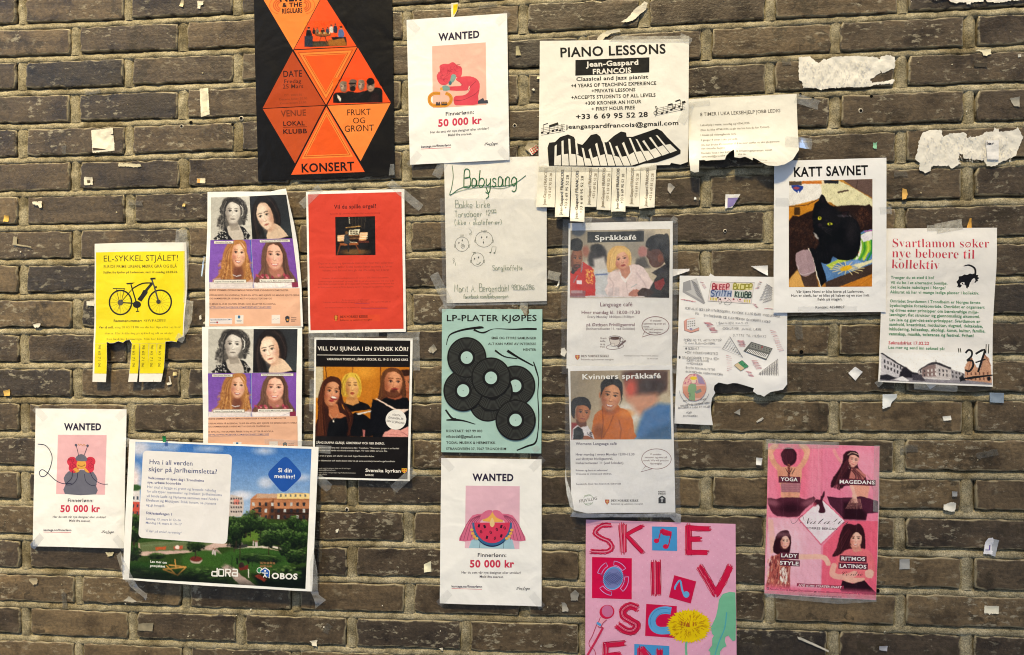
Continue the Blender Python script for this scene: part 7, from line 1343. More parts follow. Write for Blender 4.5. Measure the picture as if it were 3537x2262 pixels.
    # trees: leaf clumps, dark below, light above
    def tree(cx, cy, rx, ry, trunk=None):
        if trunk: r.line([(cx, cy+ry*.5), (cx-2, trunk)], 6, '#3c3026')
        r.ell(cx, cy, rx*.85, ry*.8, '#1a2716', soft=rx*.5, a=.85)
        for i in range(110):
            a = r.rg.uniform(0, 6.28); q = r.rg.uniform(0, 1)**.5; x, y = cx+rx*1.05*q*math.cos(a), cy+ry*1.05*q*math.sin(a)
            c = ['#111a10', '#1c2b17', '#2a3f1e', '#3f5a2c', '#5c7642'][int(np.clip(2 - (y-cy)/ry*2.4 + r.rg.uniform(-1, 1), 0, 4))]; r.ell(x, y, rx*.11, ry*.09, c, soft=4)
    for t in ((X0+360, 570, 60, 50, 700), (X0+430, 620, 55, 55, 720), (X0+290, 640, 75, 65, 860), (X0+510, 640, 50, 40, 700), (X0+590, 640, 45, 40, 720), (X0+660, 600, 50, 45, 680), (X0+490, 710, 70, 60, 820), (X0+620, 690, 65, 50, 780), (X0+715, 650, 50, 70, 800), (X0+620, 780, 60, 50, 850), (970, 600, 40, 60, 760), (975, 680, 50, 50, 800), (1400, 760, 60, 40, 850), (1620, 640, 40, 60, 760), (1130, 830, 50, 22, None), (970, 810, 55, 50, None), (1350, 980, 120, 30, None), (X0+370, 840, 80, 26, None), (X0+480, 855, 90, 30, None), (X0+30, 960, 120, 50, None), (X0+110, 1000, 70, 30, None), (X0+600, 960, 120, 60, None), (X0+330, 610, 60, 60, 700), (X0+230, 600, 40, 40, 700), (X0+560, 700, 60, 50, 790), (X0+700, 720, 70, 60, 800), (X0+690, 830, 80, 50, None), (X0+250, 720, 50, 50, 800), (1680, 660, 50, 60, 780), (1040, 970, 120, 40, None), (1500, 1000, 130, 26, None)): tree(*t)
    r.poly([(1600, 1000), (X0+230, 880), (X0+200, 1040), (1500, 1030)], '#1f2e18', 20, a=.5)
    for x, y in ((1520, 790), (1535, 795), (X0+105, 785), (X0+118, 790), (X0+380, 730), (X0+405, 735), (1815, 735)): r.line([(x, y), (x, y+26)], 9, '#c8bcc0'); r.ell(x, y-6, 5, 6, '#8a6a5a')
    for x in (X0+270, X0+345, X0+524): r.line([(x, 850), (x+2, 880)], 12, '#1a1c1a')
    for a, b in (((1180, 920), (1335, 905)), ((1180, 920), (1280, 960)), ((1335, 905), (1220, 890)), ((1258, 853), (1265, 905)), ((1280, 960), (1335, 905)), ((1200, 895), (1260, 950))): r.line([a, b], 9, '#b88a4c')
    for k in range(9): r.rect(X0+430+22*(k % 5), 870+22*(k//5), X0+448+22*(k % 5), 884+22*(k//5), '#8a6a48', 3)
    r.poly([(X0+280, 905), (X0+345, 890), (X0+352, 920), (X0+290, 930)], '#6a2c24', 4); r.ell(X0+300, 892, 20, 18, '#3a2c2a'); r.poly([(X0+390, 965), (X0+430, 955), (X0+478, 990), (X0+460, 1005)], '#7a3428', 4); r.line([(X0+350, 920), (X0+352, 975)], 6, '#e0dcd8'); r.line([(X0+235, 830), (X0+238, 1010)], 4, '#1c2a1c'); r.line([(X0+375, 840), (X0+376, 900)], 4, '#1c2a1c')
    r.poly([(943, 900), (1300, 940), (1700, 1010), (X0+770, 1040), (X0+770, 1060), (940, 1000)], '#0c120e', 50, a=.6); r.grain(.018)
P.photo([(971, 42), (DX + 776, 92), (DX + 748, 1052), (943, 980)], yard, res=2.1)
def rrect(q, rad, n=6):
    q = np.asarray(q, float); out = []
    for i in range(4):
        a, b, c = q[i-1], q[i], q[(i+1) % 4]; u = (a-b)/np.linalg.norm(a-b)*rad; v = (c-b)/np.linalg.norm(c-b)*rad
        for j in range(n+1): t = j/n; out.append((1-t)**2*(b+u) + 2*t*(1-t)*b + t*t*(b+v))
    return np.array(out)
P.poly(rrect([(1024, 102), (1645, 130), (1616, 748), (1000, 704)], 34), '#f1f0f4', 'text_panel')
P.text('Hva i all verden', 1070, 196, 1369, 208, '#2c3a7a', 34, 0, part='heading'); P.text('skjer på Jarlheimsletta?', 1064, 246, 1540, 265, '#2c3a7a', 34, 0, part='heading')
for s, x0, y0, x1, y1, b, c in (('Velkommen til åpen dag i Trondheims', 1060, 300, 1449, 320, .016, '#4a5490'), ('nye, urbane boområde', 1058, 330, 1290, 340, .016, '#4a5490'), ('Her skal vi bygge et grønt og levende nabolag', 1056, 362, 1534, 388, 0, '#8a94bc'), ('for alle typer mennesker og livsfaser. Jarlheimsletta', 1054, 392, 1575, 419, 0, '#8a94bc'), ('vil binde Lade og Nyhavna sammen med Nedre', 1053, 424, 1550, 448, 0, '#8a94bc'), ('Elvehavn og Midtbyen. Stikk innom, se planene', 1051, 454, 1535, 478, 0, '#8a94bc'), ('og gi innspill.', 1050, 486, 1180, 493, 0, '#8a94bc'), ('Stiklestadvegen 1', 1050, 542, 1230, 552, .016, '#4a5490'), ('Søndag 13. mars kl 12–16', 1050, 582, 1292, 592, 0, '#7a84b0'), ('Mandag 14. mars kl 14–17', 1050, 609, 1299, 620, 0, '#7a84b0'), ('Vi byr på enkel servering!', 1050, 664, 1298, 680, 0, '#9098bc')):
    P.text(s, x0, y0, x1, y1, c, None, b, .2 if s.startswith('Vi byr') else 0)
P.poly(rrect([(DX + 598, 132), (DX + 722, 272), (DX + 584, 404), (DX + 462, 266)], 44), '#2257b4', 'badge'); P.text('Si din', DX + 547, 252, DX + 640, 254, '#f2f6fc', 30, .01, part='badge'); P.text('mening!', DX + 521, 292, DX + 662, 296, '#f2f6fc', 28, .01, part='badge')
P.text('Les mer om', 1088, 874, 1202, 882, '#e8ece8', 17, .014); P.text('prosjektet', 1088, 902, 1192, 908, '#e8ece8', 17, .014)
W2 = '#f4f4f4'
def logo_bars(x, y, w_, h_, segs):
    for a, b, c, d in segs: P.line([(x + a*w_, y + b*h_ + a*w_*.05), (x + c*w_, y + d*h_ + c*w_*.05)], 9, W2, 'logo')
logo_bars(DX + 98, 920, 36, 44, ((0, .4, 0, 1), (0, 1, 1, 1), (1, -.25, 1, 1.1), (0, .35, 1, .35))); logo_bars(DX + 145, 920, 34, 44, ((0, 0, 0, 1), (0, 1, 1, 1), (1, 0, 1, 1), (0, 0, 1, 0))); logo_bars(DX + 193, 920, 32, 44, ((0, -.1, 0, 1.1), (0, 0, 1, 0), (1, 0, 1, .5), (0, .5, 1, .5), (.5, .5, 1, 1.1))); logo_bars(DX + 240, 920, 34, 44, ((0, 0, 1, 0), (1, 0, 1, 1.1), (0, 1, 1, 1), (0, .5, 0, 1), (0, .5, 1, .5)))
P.ell(DX + 427, 927, 20, 20, W2, part='logo'); P.ell(DX + 427, 927, 16, 16, '#2e8a5a', part='logo'); P.poly(rrect([(DX + 432, 925), (DX + 465, 905), (DX + 500, 928), (DX + 498, 984), (DX + 432, 980)], 8), W2, 'logo'); P.poly(rrect([(DX + 437, 930), (DX + 465, 912), (DX + 495, 932), (DX + 493, 979), (DX + 437, 975)], 7), '#1e5ab8', 'logo')
P.ell(DX + 466, 930, 7, 7, W2, part='logo', n=12); P.line([(DX + 446, 944), (DX + 486, 946)], 6, W2, 'logo'); P.line([(DX + 466, 944), (DX + 465, 958), (DX + 455, 974)], 7, W2, 'logo'); P.line([(DX + 465, 958), (DX + 477, 975)], 7, W2, 'logo'); P.text('OBOS', DX + 512, 982, DX + 692, 987, W2, 40, .03, part='logo')
P.tape(850, 820, 950, 1000, 60); P.film('tape_strip', [(925, 990), (975, 985), (1047, 1105), (1022, 1158)], M_TAPE); P.film('tape_strip', [(DX + 775, 880), (DX + 800, 780), (DX + 830, 940), (DX + 835, 1100), (DX + 870, 1150), (DX + 790, 1215), (DX + 785, 1070)], M_TAPE); P.film('tape_strip', [(890, 10), (935, 20), (920, 80), (895, 70)], M_TAPE)

# ------------------------------------------------------------------ stolen bicycle sheet with tabs
P = poster('stolen_bicycle_poster', 'M1', [(674, 188), (860, 180), (1308, 176), (1318, 500), (1298, 835), (1262, 850), (1250, 875), (1215, 868), (1175, 872), (1172, 884), (945, 884), (930, 858), (905, 862), (885, 878), (850, 868), (822, 880), (790, 882), (765, 872), (768, 884), (672, 884), (676, 500)], 'yellow stolen bicycle sheet with phone number tabs, a few torn off', base=.004, amp=.0018, seed=161, paper='#f4f0ea', hang=.006)
P.poly([(684, 248), (900, 242), (1298, 238), (1306, 500), (1292, 833), (1262, 848), (1250, 873), (1215, 866), (1174, 870), (1170, 883), (947, 883), (932, 856), (905, 860), (885, 876), (850, 866), (822, 878), (790, 880), (768, 870), (768, 883), (684, 883), (686, 500)], '#f2e116', 'colour_field')
TB = [((672, 884), (770, 884), (772, 1000), (765, 1152), (670, 1150), 718), ((947, 884), (1000, 884), (992, 1020), (980, 1150), (920, 1150), 960), ((1002, 884), (1062, 884), (1056, 1050), (1046, 1150), (994, 1150), 1027), ((1064, 884), (1116, 884), (1108, 1050), (1090, 1150), (1046, 1150), 1084), ((1118, 884), (1174, 884), (1162, 1050), (1144, 1150), (1092, 1150), 1138)]
for *q, xm in TB:
    V_ = wall_xz('M1', q); P.add_op('tear_off_tab', V_, np.array(tess(V_)), pc('#f4f0ea'), 0)
    a, b, c, d, e = [np.array(p, float) for p in q]; t = (1092 - 884) / (1150 - 884); e2 = a + (e - a)*t; d2 = c + (d - c) * (1092 - c[1]) / (1150 - c[1] + 1e-6)
    e2[0] += 12 if xm == 718 else 2
    a2 = a + np.array([13 if xm == 718 else 1, 0]); P.poly([a2, b + (-1, 0), c + (-1, 0), d2, e2], '#f2e116', 'colour_field')
    P.text('98 65 71 06', xm - 8, 893, xm - 8 - (18 if xm > 1000 else 6) * (xm > 900) * .5, 1048, '#8a7c1e', 17, .004)
P.text('EL-SYKKEL STJÅLET!', 738, 312, 1251, 305, '#3c3418', 44, -.004, part='heading'); P.text('ELRIDE PRIME URBAN, MØRK GRÅ OG BLÅ', 738, 358, 1245, 353, '#5c5220', 22, 0); P.text('Stjålet fra kjeller på Lademoen, natt til onsdag 23.02.22.', 736, 395, 1252, 391, '#4a4218', 15, .012)
P.text('Rammenummer:', 812, 734, 1012, 733, '#4a421c', 18, .014); P.text(serif('SOYPA2093'), 1024, 733, 1173, 731, '#5c5220', 18, -.01); P.text('Vær så snill, ', 706, 778, 812, 778, '#4a421c', 16, .01); P.text(serif('ring 98 65 71 06 om du har tips eller vet hvor'), 824, 778, 1280, 776, '#6a5f24', 16, -.012)
P.text(serif('den er. Har kvittering på sykkel og alt av utstyr.'), 752, 820, 1228, 818, '#6a5f24', 16, -.012); P.text(serif('Kan beskrive kjennetegn. Min har kurv bak.'), 766, 860, 1208, 858, '#6a5f24', 16, -.012)
KB = '#1f1d1a'
for cx, cy in ((860, 598), (1132, 596)):
    P.ring(cx, cy, 78, 84, 11, KB, 'bicycle_print', n=44)
    for k in range(8): a = k*math.pi/8; P.line([(cx+76*math.cos(a), cy+82*math.sin(a)), (cx-76*math.cos(a), cy-82*math.sin(a))], 1.6, '#9a8f20', 'bicycle_print', layer=3)
P.line([(932, 472), (972, 600)], 9, KB, 'bicycle_print'); P.line([(945, 500), (1010, 465), (1078, 462)], 9, KB, 'bicycle_print', sm=3); P.line([(1078, 462), (985, 580)], 18, KB, 'bicycle_print'); P.poly([(1018, 512), (1045, 508), (1048, 530), (1005, 592), (985, 578)], KB, 'bicycle_print'); P.line([(1072, 430), (1090, 480), (1122, 592)], 10, '#4a4a48', 'bicycle_print'); P.line([(975, 605), (862, 598)], 8, KB, 'bicycle_print'); P.line([(862, 598), (945, 500)], 5, KB, 'bicycle_print')
P.poly([(898, 462), (958, 458), (940, 470), (905, 472)], KB, 'bicycle_print'); P.ell(975, 612, 28, 24, KB, part='bicycle_print'); P.ell(860, 598, 20, 20, '#5a5648', part='bicycle_print'); P.ell(1122, 592, 15, 15, '#3a3832', part='bicycle_print'); P.line([(1065, 432), (1100, 430)], 12, KB, 'bicycle_print'); P.ell(1104, 490, 6, 8, KB, part='bicycle_print', n=10); P.line([(806, 500), (892, 502), (882, 512), (830, 512)], 5, KB, 'bicycle_print'); P.line([(830, 505), (852, 590)], 3, KB, 'bicycle_print'); P.line([(885, 508), (868, 590)], 3, KB, 'bicycle_print'); P.line([(975, 612), (982, 658)], 5, KB, 'bicycle_print'); P.line([(970, 660), (992, 658)], 6, KB, 'bicycle_print'); P.line([(852, 615), (850, 645)], 5, '#5a5648', 'bicycle_print')
P.film('tape_strip', [(1235, 85), (1312, 90), (1318, 180), (1232, 178)], M_TAPE); P.film('tape_strip', [(1318, 580), (1362, 590), (1355, 720), (1330, 800), (1300, 845), (1310, 700)], M_TAPE2, off=.001); P.film('tape_strip', [(1290, 175), (1325, 170), (1328, 300), (1316, 600), (1296, 600)], M_TAPE); P.tape(1250, 830, 1300, 860, 50)
# ------------------------------------------------------------------ loose scraps, old tape and drill holes
def scrap(name, T, pts, label, col='#efe9da', mat=None, cat='paper scrap', torn=0.0, lift=.0018, group=None, prints=(), n=5, seed=0):
    r = random.Random(seed or int(pts[0][0] * 3 + pts[0][1]))
    p = np.asarray(pts, float)
    if torn:
        out = []
        for i in range(len(p)):
            a, b = p[i], p[(i+1) % len(p)]; m = max(1, int(np.linalg.norm(b-a) / (4.0 * torn)))
            for j in range(m): out.append(a + (b-a)*j/m + np.array([r.gauss(0, torn), r.gauss(0, torn)]))
        p = np.array(out)
    q = wall_xz(T, p); V2, F2, _ = split_long(q, np.array(tess(q)), .007)
    c = q.mean(0); R_ = max(np.ptp(q[:, 0]), np.ptp(q[:, 1])) / 2
    ph = r.uniform(0, 6)
    def H(v):
        d = v - c; u = d[:, 0]*math.cos(ph) + d[:, 1]*math.sin(ph)
        return .0011 + lift * (.25 + .75 * np.clip(u / R_, -1, 1) ** 2) + .0004*np.sin(v[:, 0]*260 + ph) * np.cos(v[:, 1]*230)
    loc = np.array([c[0], -.001, c[1]])
    m = mat or M_SCRAP; top = np.stack([V2[:, 0], -H(V2), V2[:, 1]], 1)
    me = mesh_np(name, top, F2, m, loc, corner_cols=np.repeat((lin(col)*.84)[None], len(F2), 0) if m in (M_SCRAP, M_PAPER, M_GLOSS) else None, smooth_=True)
    o = link(name, me, None, loc); tag(o, label, cat, group)
    for k, (pp, cc) in enumerate(prints):
        q = wall_xz(T, pp); V2, F2, _ = split_long(q, np.array(tess(q)), .006); t2 = np.stack([V2[:, 0], -H(V2) - .0002 - k*.00005, V2[:, 1]], 1)
        ch = link('printed_area', mesh_np('printed_area', t2, F2, M_SCRAP, loc, corner_cols=np.repeat(pc(cc)[None], len(F2), 0)), o)
    return o
WH = '#f3efe6'
# the big torn remnants at the right
def fibres(o, T, x0, y0, x1, y1, n, ang):
    """strands of torn paper fibre standing proud of a remnant"""
    V, F = [], []; r = random.Random(n)
    for i in range(n):
        x, y = r.uniform(x0, x1), r.uniform(y0, y1); L_ = r.uniform(8, 26); a = ang + r.gauss(0, .25); w_ = r.uniform(1.2, 2.6)
        dx, dy = math.cos(a)*L_, math.sin(a)*L_; k = len(V); V += [(x-w_, y), (x+w_, y), (x+dx, y+dy)]; F.append((k, k+1, k+2))
    q = wall_xz(T, V); y_ = np.tile([-.0022, -.0022, -.0040], n); V3 = np.stack([q[:, 0], y_, q[:, 1]], 1)
    me = mesh_np('torn_fibres', V3, np.array(F), M_SCRAP, o.location, corner_cols=np.repeat((lin('#ebe6dc')*.84)[None], len(F), 0)); tag(link('torn_fibres', me, o), kind='stuff')
o = scrap('poster_remnant', 'T4', [(246, 400), (330, 398), (345, 418), (385, 445), (420, 412), (440, 420), (480, 400), (640, 392), (760, 398), (815, 410), (818, 400), (880, 385), (918, 402), (922, 475), (830, 515), (818, 492), (815, 512), (745, 560), (760, 580), (850, 570), (915, 555), (905, 588), (770, 595), (740, 608), (660, 612), (600, 610), (420, 622), (395, 632), (370, 618), (276, 615), (268, 570), (246, 562)], 'long white torn poster remnant filling one brick at the upper right', WH, cat='poster remnant', torn=2.2, lift=.0015); fibres(o, 'T4', 270, 420, 750, 600, 260, 1.5)
o = scrap('poster_remnant', 'T4', [(1075, 1060), (1085, 990), (1110, 930), (1160, 912), (1245, 910), (1255, 960), (1300, 935), (1410, 930), (1425, 965), (1500, 955), (1560, 920), (1605, 925), (1612, 892), (1640, 905), (1642, 925), (1740, 915), (1775, 890), (1790, 920), (1815, 960), (1790, 1020), (1765, 1090), (1700, 1120), (1650, 1140), (1620, 1165), (1560, 1160), (1540, 1120), (1400, 1110), (1390, 1078), (1370, 1078), (1362, 1115), (1375, 1145), (1320, 1182), (1290, 1160), (1170, 1165), (1165, 1200), (1130, 1214), (1085, 1190), (1090, 1140), (1058, 1115)], 'ragged white torn poster remnant at the right edge with the letters ler on it', WH, cat='poster remnant', torn=2.4, lift=.0020); fibres(o, 'T4', 1110, 950, 1760, 1130, 330, 1.5)
REM2 = o
scrap('poster_remnant', 'T4', [(1160, -20), (1840, -20), (1800, 4), (1700, 10), (1640, 22), (1560, 14), (1545, -6), (1535, 14), (1450, 18), (1445, 34), (1420, 30), (1415, 14), (1350, 24), (1310, 16), (1290, -8), (1200, 4)], 'white torn poster remnant cut by the top edge at the upper right', WH, cat='poster remnant', torn=2.0)
scrap('poster_remnant', 'T3', [(797, 160), (850, 125), (890, 70), (930, 40), (965, 15), (985, 25), (975, 70), (930, 105), (900, 135), (855, 155)], 'curved white paper sliver above the piano lessons sheet', '#ece4d0', cat='poster remnant', torn=1.6)
scrap('poster_remnant', 'T3', [(632, 272), (660, 240), (710, 215), (790, 208), (795, 226), (735, 238), (690, 262), (668, 290), (640, 290)], 'bent white paper strip just over the top left of the piano lessons sheet', '#ddd5c0', cat='poster remnant', torn=1.6)
S_ = [('T1', [(1400, 622), (1460, 617), (1470, 802), (1410, 820)], '#f2ebd2', 'tall cream paper strip left of the concert poster', 1, ([(1418, 640), (1450, 638), (1452, 780), (1422, 790)], '#e6dfc8')),
 ('T1', [(642, 912), (795, 896), (798, 935), (778, 945), (800, 952), (806, 1055), (655, 1072)], '#efe8d8', 'largest white torn square on the bricks at the upper left, dark ink along its foot', 1.2, ([(655, 1035), (700, 1040), (745, 1045), (740, 1048), (700, 1054), (660, 1056)], '#4a4038')),
 ('T1', [(1385, 8), (1428, 8), (1426, 35), (1405, 40), (1405, 64), (1386, 60)], '#ece4d0', 'small white torn square at the very top left of the concert poster', 1, None),
 ('T1', [(1255, 45), (1275, 2), (1290, 5), (1285, 50)], '#dccfae', 'thin pale sliver near the top edge left of the concert poster', 1, None),
 ('T1', [(592, 1238), (655, 1242), (652, 1296), (596, 1296)], '#dcd6c6', 'small ragged white square low on a brick above the opera sheets, left', 2.4, ([(612, 1262), (636, 1262), (636, 1280), (616, 1284)], '#544a3a')),
 ('T1', [(1383, 1250), (1442, 1248), (1440, 1284), (1382, 1282)], '#e8dcc0', 'small cream and tan paper tab left of the concert poster foot', .8, ([(1384, 1252), (1404, 1252), (1404, 1282), (1384, 1281)], '#d8a868')),
 ('T1', [(833, 1142), (985, 1148), (995, 1168), (940, 1172), (900, 1166), (830, 1165)], '#cfc7ad', 'long thin pale torn strip on a brick left of the concert poster', 1.8, None),
 ('T1', [(230, 1412), (298, 1408), (296, 1452), (282, 1455), (270, 1440), (236, 1432)], '#e8e0cc', 'white paper crumb on the left edge bricks under the white square', 1.8, None),
 ('T1', [(32, 1508), (68, 1510), (62, 1555), (28, 1550)], '#e2b860', 'yellow-orange paper crumb at the left edge, above the bicycle sheet', 1, None),
 ('T1', [(1282, 1425), (1300, 1420), (1300, 1446), (1278, 1444)], '#e2c480', 'tiny yellowish crumb beside the upper opera sheet', 1, None),
 ('M1', [(610, 588), (668, 582), (662, 622), (612, 618)], '#dedace', 'white paper tab poking out on the left of the bicycle sheet', .8, None),
 ('M1', [(232, 748), (285, 742), (282, 768), (250, 772)], '#e0dace', 'crumpled white crumb between the left edge and the bicycle sheet', 1.8, None),
 ('M1', [(30, 1215), (72, 1205), (76, 1248), (32, 1252)], '#e0b868', 'yellow-orange paper crumb at the left edge, level with the bicycle tabs', 1, None),
 ('M1', [(1168, 1160), (1190, 1155), (1186, 1112), (1196, 1112), (1204, 1168), (1175, 1175)], '#dcd6c8', 'L-shaped white sliver right of the bicycle tabs', 1.2, None),
 ('M1', [(1215, 1084), (1244, 1082), (1242, 1108), (1214, 1108)], '#dccb98', 'small tan square right of the bicycle tabs', .8, None),
 ('M1', [(1395, 690), (1412, 682), (1414, 712), (1400, 720)], '#e2ddd2', 'white crumb between the bicycle sheet and the opera sheets', 1.4, None),
 ('M1', [(96, 140), (124, 138), (122, 188), (225, 205), (225, 214), (92, 194)], '#a89f88', 'L-shaped scrap of grey tape left of the bicycle sheet', .8, None),
 ('T3', [(1530, 1362), (1635, 1360), (1580, 1452), (1527, 1460)], '#f6f4f4', 'white and violet paper corner on the brick below the homework sheet', .8, ([(1546, 1386), (1620, 1384), (1584, 1442), (1544, 1456)], '#8c80bc')),
 ('M4', [(1485, 470), (1612, 465), (1612, 542), (1570, 520)], '#f2f2f4', 'white paper triangle left over between the synth club sheet and the cat sheet', .8, None),
 ('M4', [(905, 492), (1032, 490), (1030, 505), (960, 530), (906, 548)], '#efeef2', 'white paper corner sticking out right of the Språkkafé sheet', 1, None),
 ('M5', [(590, 1192), (640, 1147), (692, 1184), (642, 1245)], '#f4f4f6', 'white diamond-shaped paper scrap left of the collective housing sheet', .8, None),
 ('M5', [(1088, 1210), (1270, 1232), (1165, 1306)], '#f2f3f8', 'white downward triangle over the foot of the collective housing sheet', .5, None),
 ('M5', [(832, 1340), (932, 1338), (930, 1362), (895, 1400), (885, 1425), (830, 1444)], '#eef2f4', 'white torn corner below the collective housing sheet', 1, None),
 ('M5', [(1250, 1495), (1308, 1490), (1312, 1520), (1260, 1526)], '#efeee8', 'small white scrap between the collective housing sheet and the dance poster', 1, None),
 ('M5', [(1578, 1328), (1678, 1332), (1678, 1402), (1580, 1396)], '#8c9cb0', 'blue-grey translucent label on the bricks at the lower right of the housing sheet', .4, None),
 ('M5', [(1418, 182), (1440, 108), (1452, 112), (1455, 186)], '#e0a850', 'orange paper spike behind the top of the collective housing sheet', .8, None),
 ('T4', [(970, 1318), (1000, 1328), (1008, 1362), (995, 1392), (968, 1398)], '#e8b868', 'orange half-round paper crumb right of the cat sheet heading', .8, None),
 ('T4', [(1482, 352), (1588, 345), (1590, 378), (1560, 395), (1535, 388), (1530, 368)], '#e8e0c4', 'cream torn scrap on a brick at the upper right, right of the long remnant', 1.8, None),
 ('T4', [(1470, 445), (1565, 442), (1560, 474), (1475, 468)], '#4a443c', 'dark grey tape scrap under the cream scrap at the upper right', .8, None),
 ('T4', [(765, 1000), (795, 996), (790, 1042), (765, 1036)], '#8ec8a8', 'tiny mint green crumb above the cat sheet, right', 2.0, None),
 ('T4', [(1720, 690), (1790, 678), (1788, 748), (1750, 745)], '#a8a49a', 'grey torn tape scrap near the right edge above the ler remnant', 1.2, None),
 ('T4', [(1775, 385), (1800, 382), (1796, 402), (1780, 404)], '#dcd8cc', 'tiny white crumb at the right edge above the ler remnant', 1, None),
 ('B5', [(1255, 520), (1262, 490), (1310, 468), (1340, 470), (1345, 500), (1335, 538), (1290, 530)], '#f0ece0', 'crumpled white paper scrap right of the dance poster', 1.8, None),
 ('B5', [(1548, 752), (1570, 720), (1602, 716), (1608, 740), (1598, 834), (1536, 832)], '#eeeef6', 'white torn corner with violet print near the right edge', 1, ([(1550, 806), (1584, 806), (1586, 770), (1576, 770), (1574, 800), (1550, 800)], '#7868a8')),
 ('B5', [(1602, 725), (1645, 735), (1620, 850), (1590, 842)], '#b4b8c0', 'translucent tape flap under the violet-printed corner near the right edge', .6, None),
 ('B5', [(1545, 1192), (1646, 1196), (1645, 1250), (1590, 1248), (1578, 1258), (1570, 1246), (1541, 1246)], '#f2ecd6', 'cream rectangular scrap near the lower right corner', 1, None),
 ('B5', [(948, 868), (1020, 866), (1020, 935), (950, 940)], '#a8a8a8', 'square of cloudy old tape right of the dance poster', .6, None),
 ('B5', [(808, 1474), (868, 1476), (862, 1510), (810, 1506)], '#a8aab4', 'small bluish tape scrap at the foot of the wall, right', .6, None),
 ('B5', [(235, 1408), (255, 1412), (456, 1505), (452, 1516), (240, 1425)], '#cfcabc', 'long diagonal strip of old tape below the dance poster', .8, None),
 ('B5', [(1315, 392), (1355, 395), (1352, 428), (1320, 430)], '#9a9ca0', 'small grey tape scrap above the crumpled scrap at the right', 1, None),
 ('B3', [(1645, 158), (1688, 160), (1680, 212), (1642, 208)], '#eeeeee', 'small white tab left of the dance poster top', .5, None),
 ('B2', [(1550, 905), (1600, 880), (1602, 955), (1552, 960)], '#f0ecd0', 'cream ribbed paper stub left of the watermelon WANTED sheet', .8, None),
 ('B2', [(932, 665), (955, 655), (950, 680), (935, 684)], '#efe9d8', 'white crumb on the bricks right of the housing poster', 1.4, None),
 ('B2', [(755, 1438), (805, 1432), (800, 1475), (770, 1470)], '#ece4d0', 'crumpled cream crumb at the foot of the wall, below the housing poster', 2.2, None),
 ('B2', [(1655, 1492), (1685, 1486), (1680, 1510)], '#ece4d0', 'tiny cream crumb at the foot of the wall near the watermelon sheet', 1.2, None),
 ('W1', [(635, 35), (708, 30), (700, 110), (660, 182), (636, 184)], '#f0ead0', 'white and yellow paper tab on top of the train track WANTED sheet', .6, ([(656, 50), (705, 46), (698, 108), (662, 160), (655, 150)], '#f0d418')),
 ('W1', [(1312, 488), (1338, 486), (1368, 582), (1312, 585)], '#b0a888', 'grey tape tab between the train track WANTED sheet and the piano sheet', .8, None),
 ('W1', [(1535, 800), (1562, 788), (1560, 830), (1532, 828)], '#efe4c0', 'cream corner peeping out left of the piano sheet', .8, None),
 ('B1', [(868, 1160), (905, 1128), (962, 1165), (930, 1172)], '#b8b2a6', 'grey crumpled tape piece below the housing poster, left', 1.4, None),
 ('B1', [(970, 1318), (1078, 1312), (1072, 1372), (972, 1366)], '#8f8774', 'faded square of old tape low on the wall under the housing poster', 1, None),
 ('B1', [(740, 820), (800, 822), (790, 845), (755, 850)], '#c8bfa4', 'pale crumb below the antenna helmet WANTED sheet', 1.8, None),
 ('B1', [(205, 1005), (270, 1000), (262, 1045), (230, 1048)], '#a89c84', 'pale smudge of torn paper at the lower left', 2.6, None),
 ('R4', [(325, 712), (350, 708), (398, 748), (348, 820), (320, 780)], '#b0aba4', 'grey tape diamond right of the piano tabs', 1, None),
 ('R4', [(598, 852), (620, 852), (622, 878), (596, 880)], '#eeeeec', 'tiny white chip right of the piano tabs', .5, None),
 ('R4', [(1640, 1160), (632, 1170), (680, 1150)], '#8a8274', '', 1, None),
 ('B3', [(345, 1110), (380, 1080), (408, 1108), (395, 1155), (352, 1160)], '#8f8c86', 'grey torn tape patch left of the pink party poster', 1.6, None),
 ('B3', [(285, 1165), (318, 1180), (332, 1230), (286, 1235)], '#a8a49c', 'pale tape scrap right of the watermelon WANTED sheet foot', 2.2, None),
 ('BL', [(655, 1385), (720, 1345), (715, 1410)], '#9a9894', 'grey triangular tape scrap below the synth club sheet', 1, None),
 ('BL', [(870, 1470), (930, 1430), (945, 1440), (925, 1462), (880, 1480)], '#c4c0b8', 'curled pale paper sliver below the synth club sheet', 1, None),
 ('M3', [(95, 1530), (150, 1480), (182, 1540), (140, 1580)], '#a09a8c', 'grey tape scrap left of the record poster', 1.4, None),
 ('M2', [(1775, 1300), (1815, 1255), (1822, 1310), (1790, 1318)], '#b0aaa0', 'pale tape scrap right of the choir poster', 1.2, None),
 ('M4', [(82, 1082), (108, 1072), (122, 1100), (110, 1140), (80, 1130)], '#efece6', 'crumpled white wad left of the Språkkafé sheet', 2.0, None),
 ('M3', [(1405, 870), (1440, 872), (1455, 820), (1466, 826), (1462, 862), (1440, 882)], '#eceae4', 'curled white paper sliver between the baby singing sheet and the Språkkafé sheet', 1, None),
 ('T3', [(125, 1035), (155, 995), (215, 1010), (215, 1040), (180, 1090)], '#b8ab90', 'tape diamond left of the piano sheet', .8, None)]
for i, (T, pts, col, lab, torn, pr) in enumerate(S_):
    if not lab: continue
    scrap('paper_scrap', T, pts, lab, col, torn=torn * (.8 if torn < 1.5 else 1), prints=[pr] if pr else (), seed=40+i, cat='tape scrap' if 'tape' in lab else 'paper scrap', group='loose scraps stuck to the bricks')
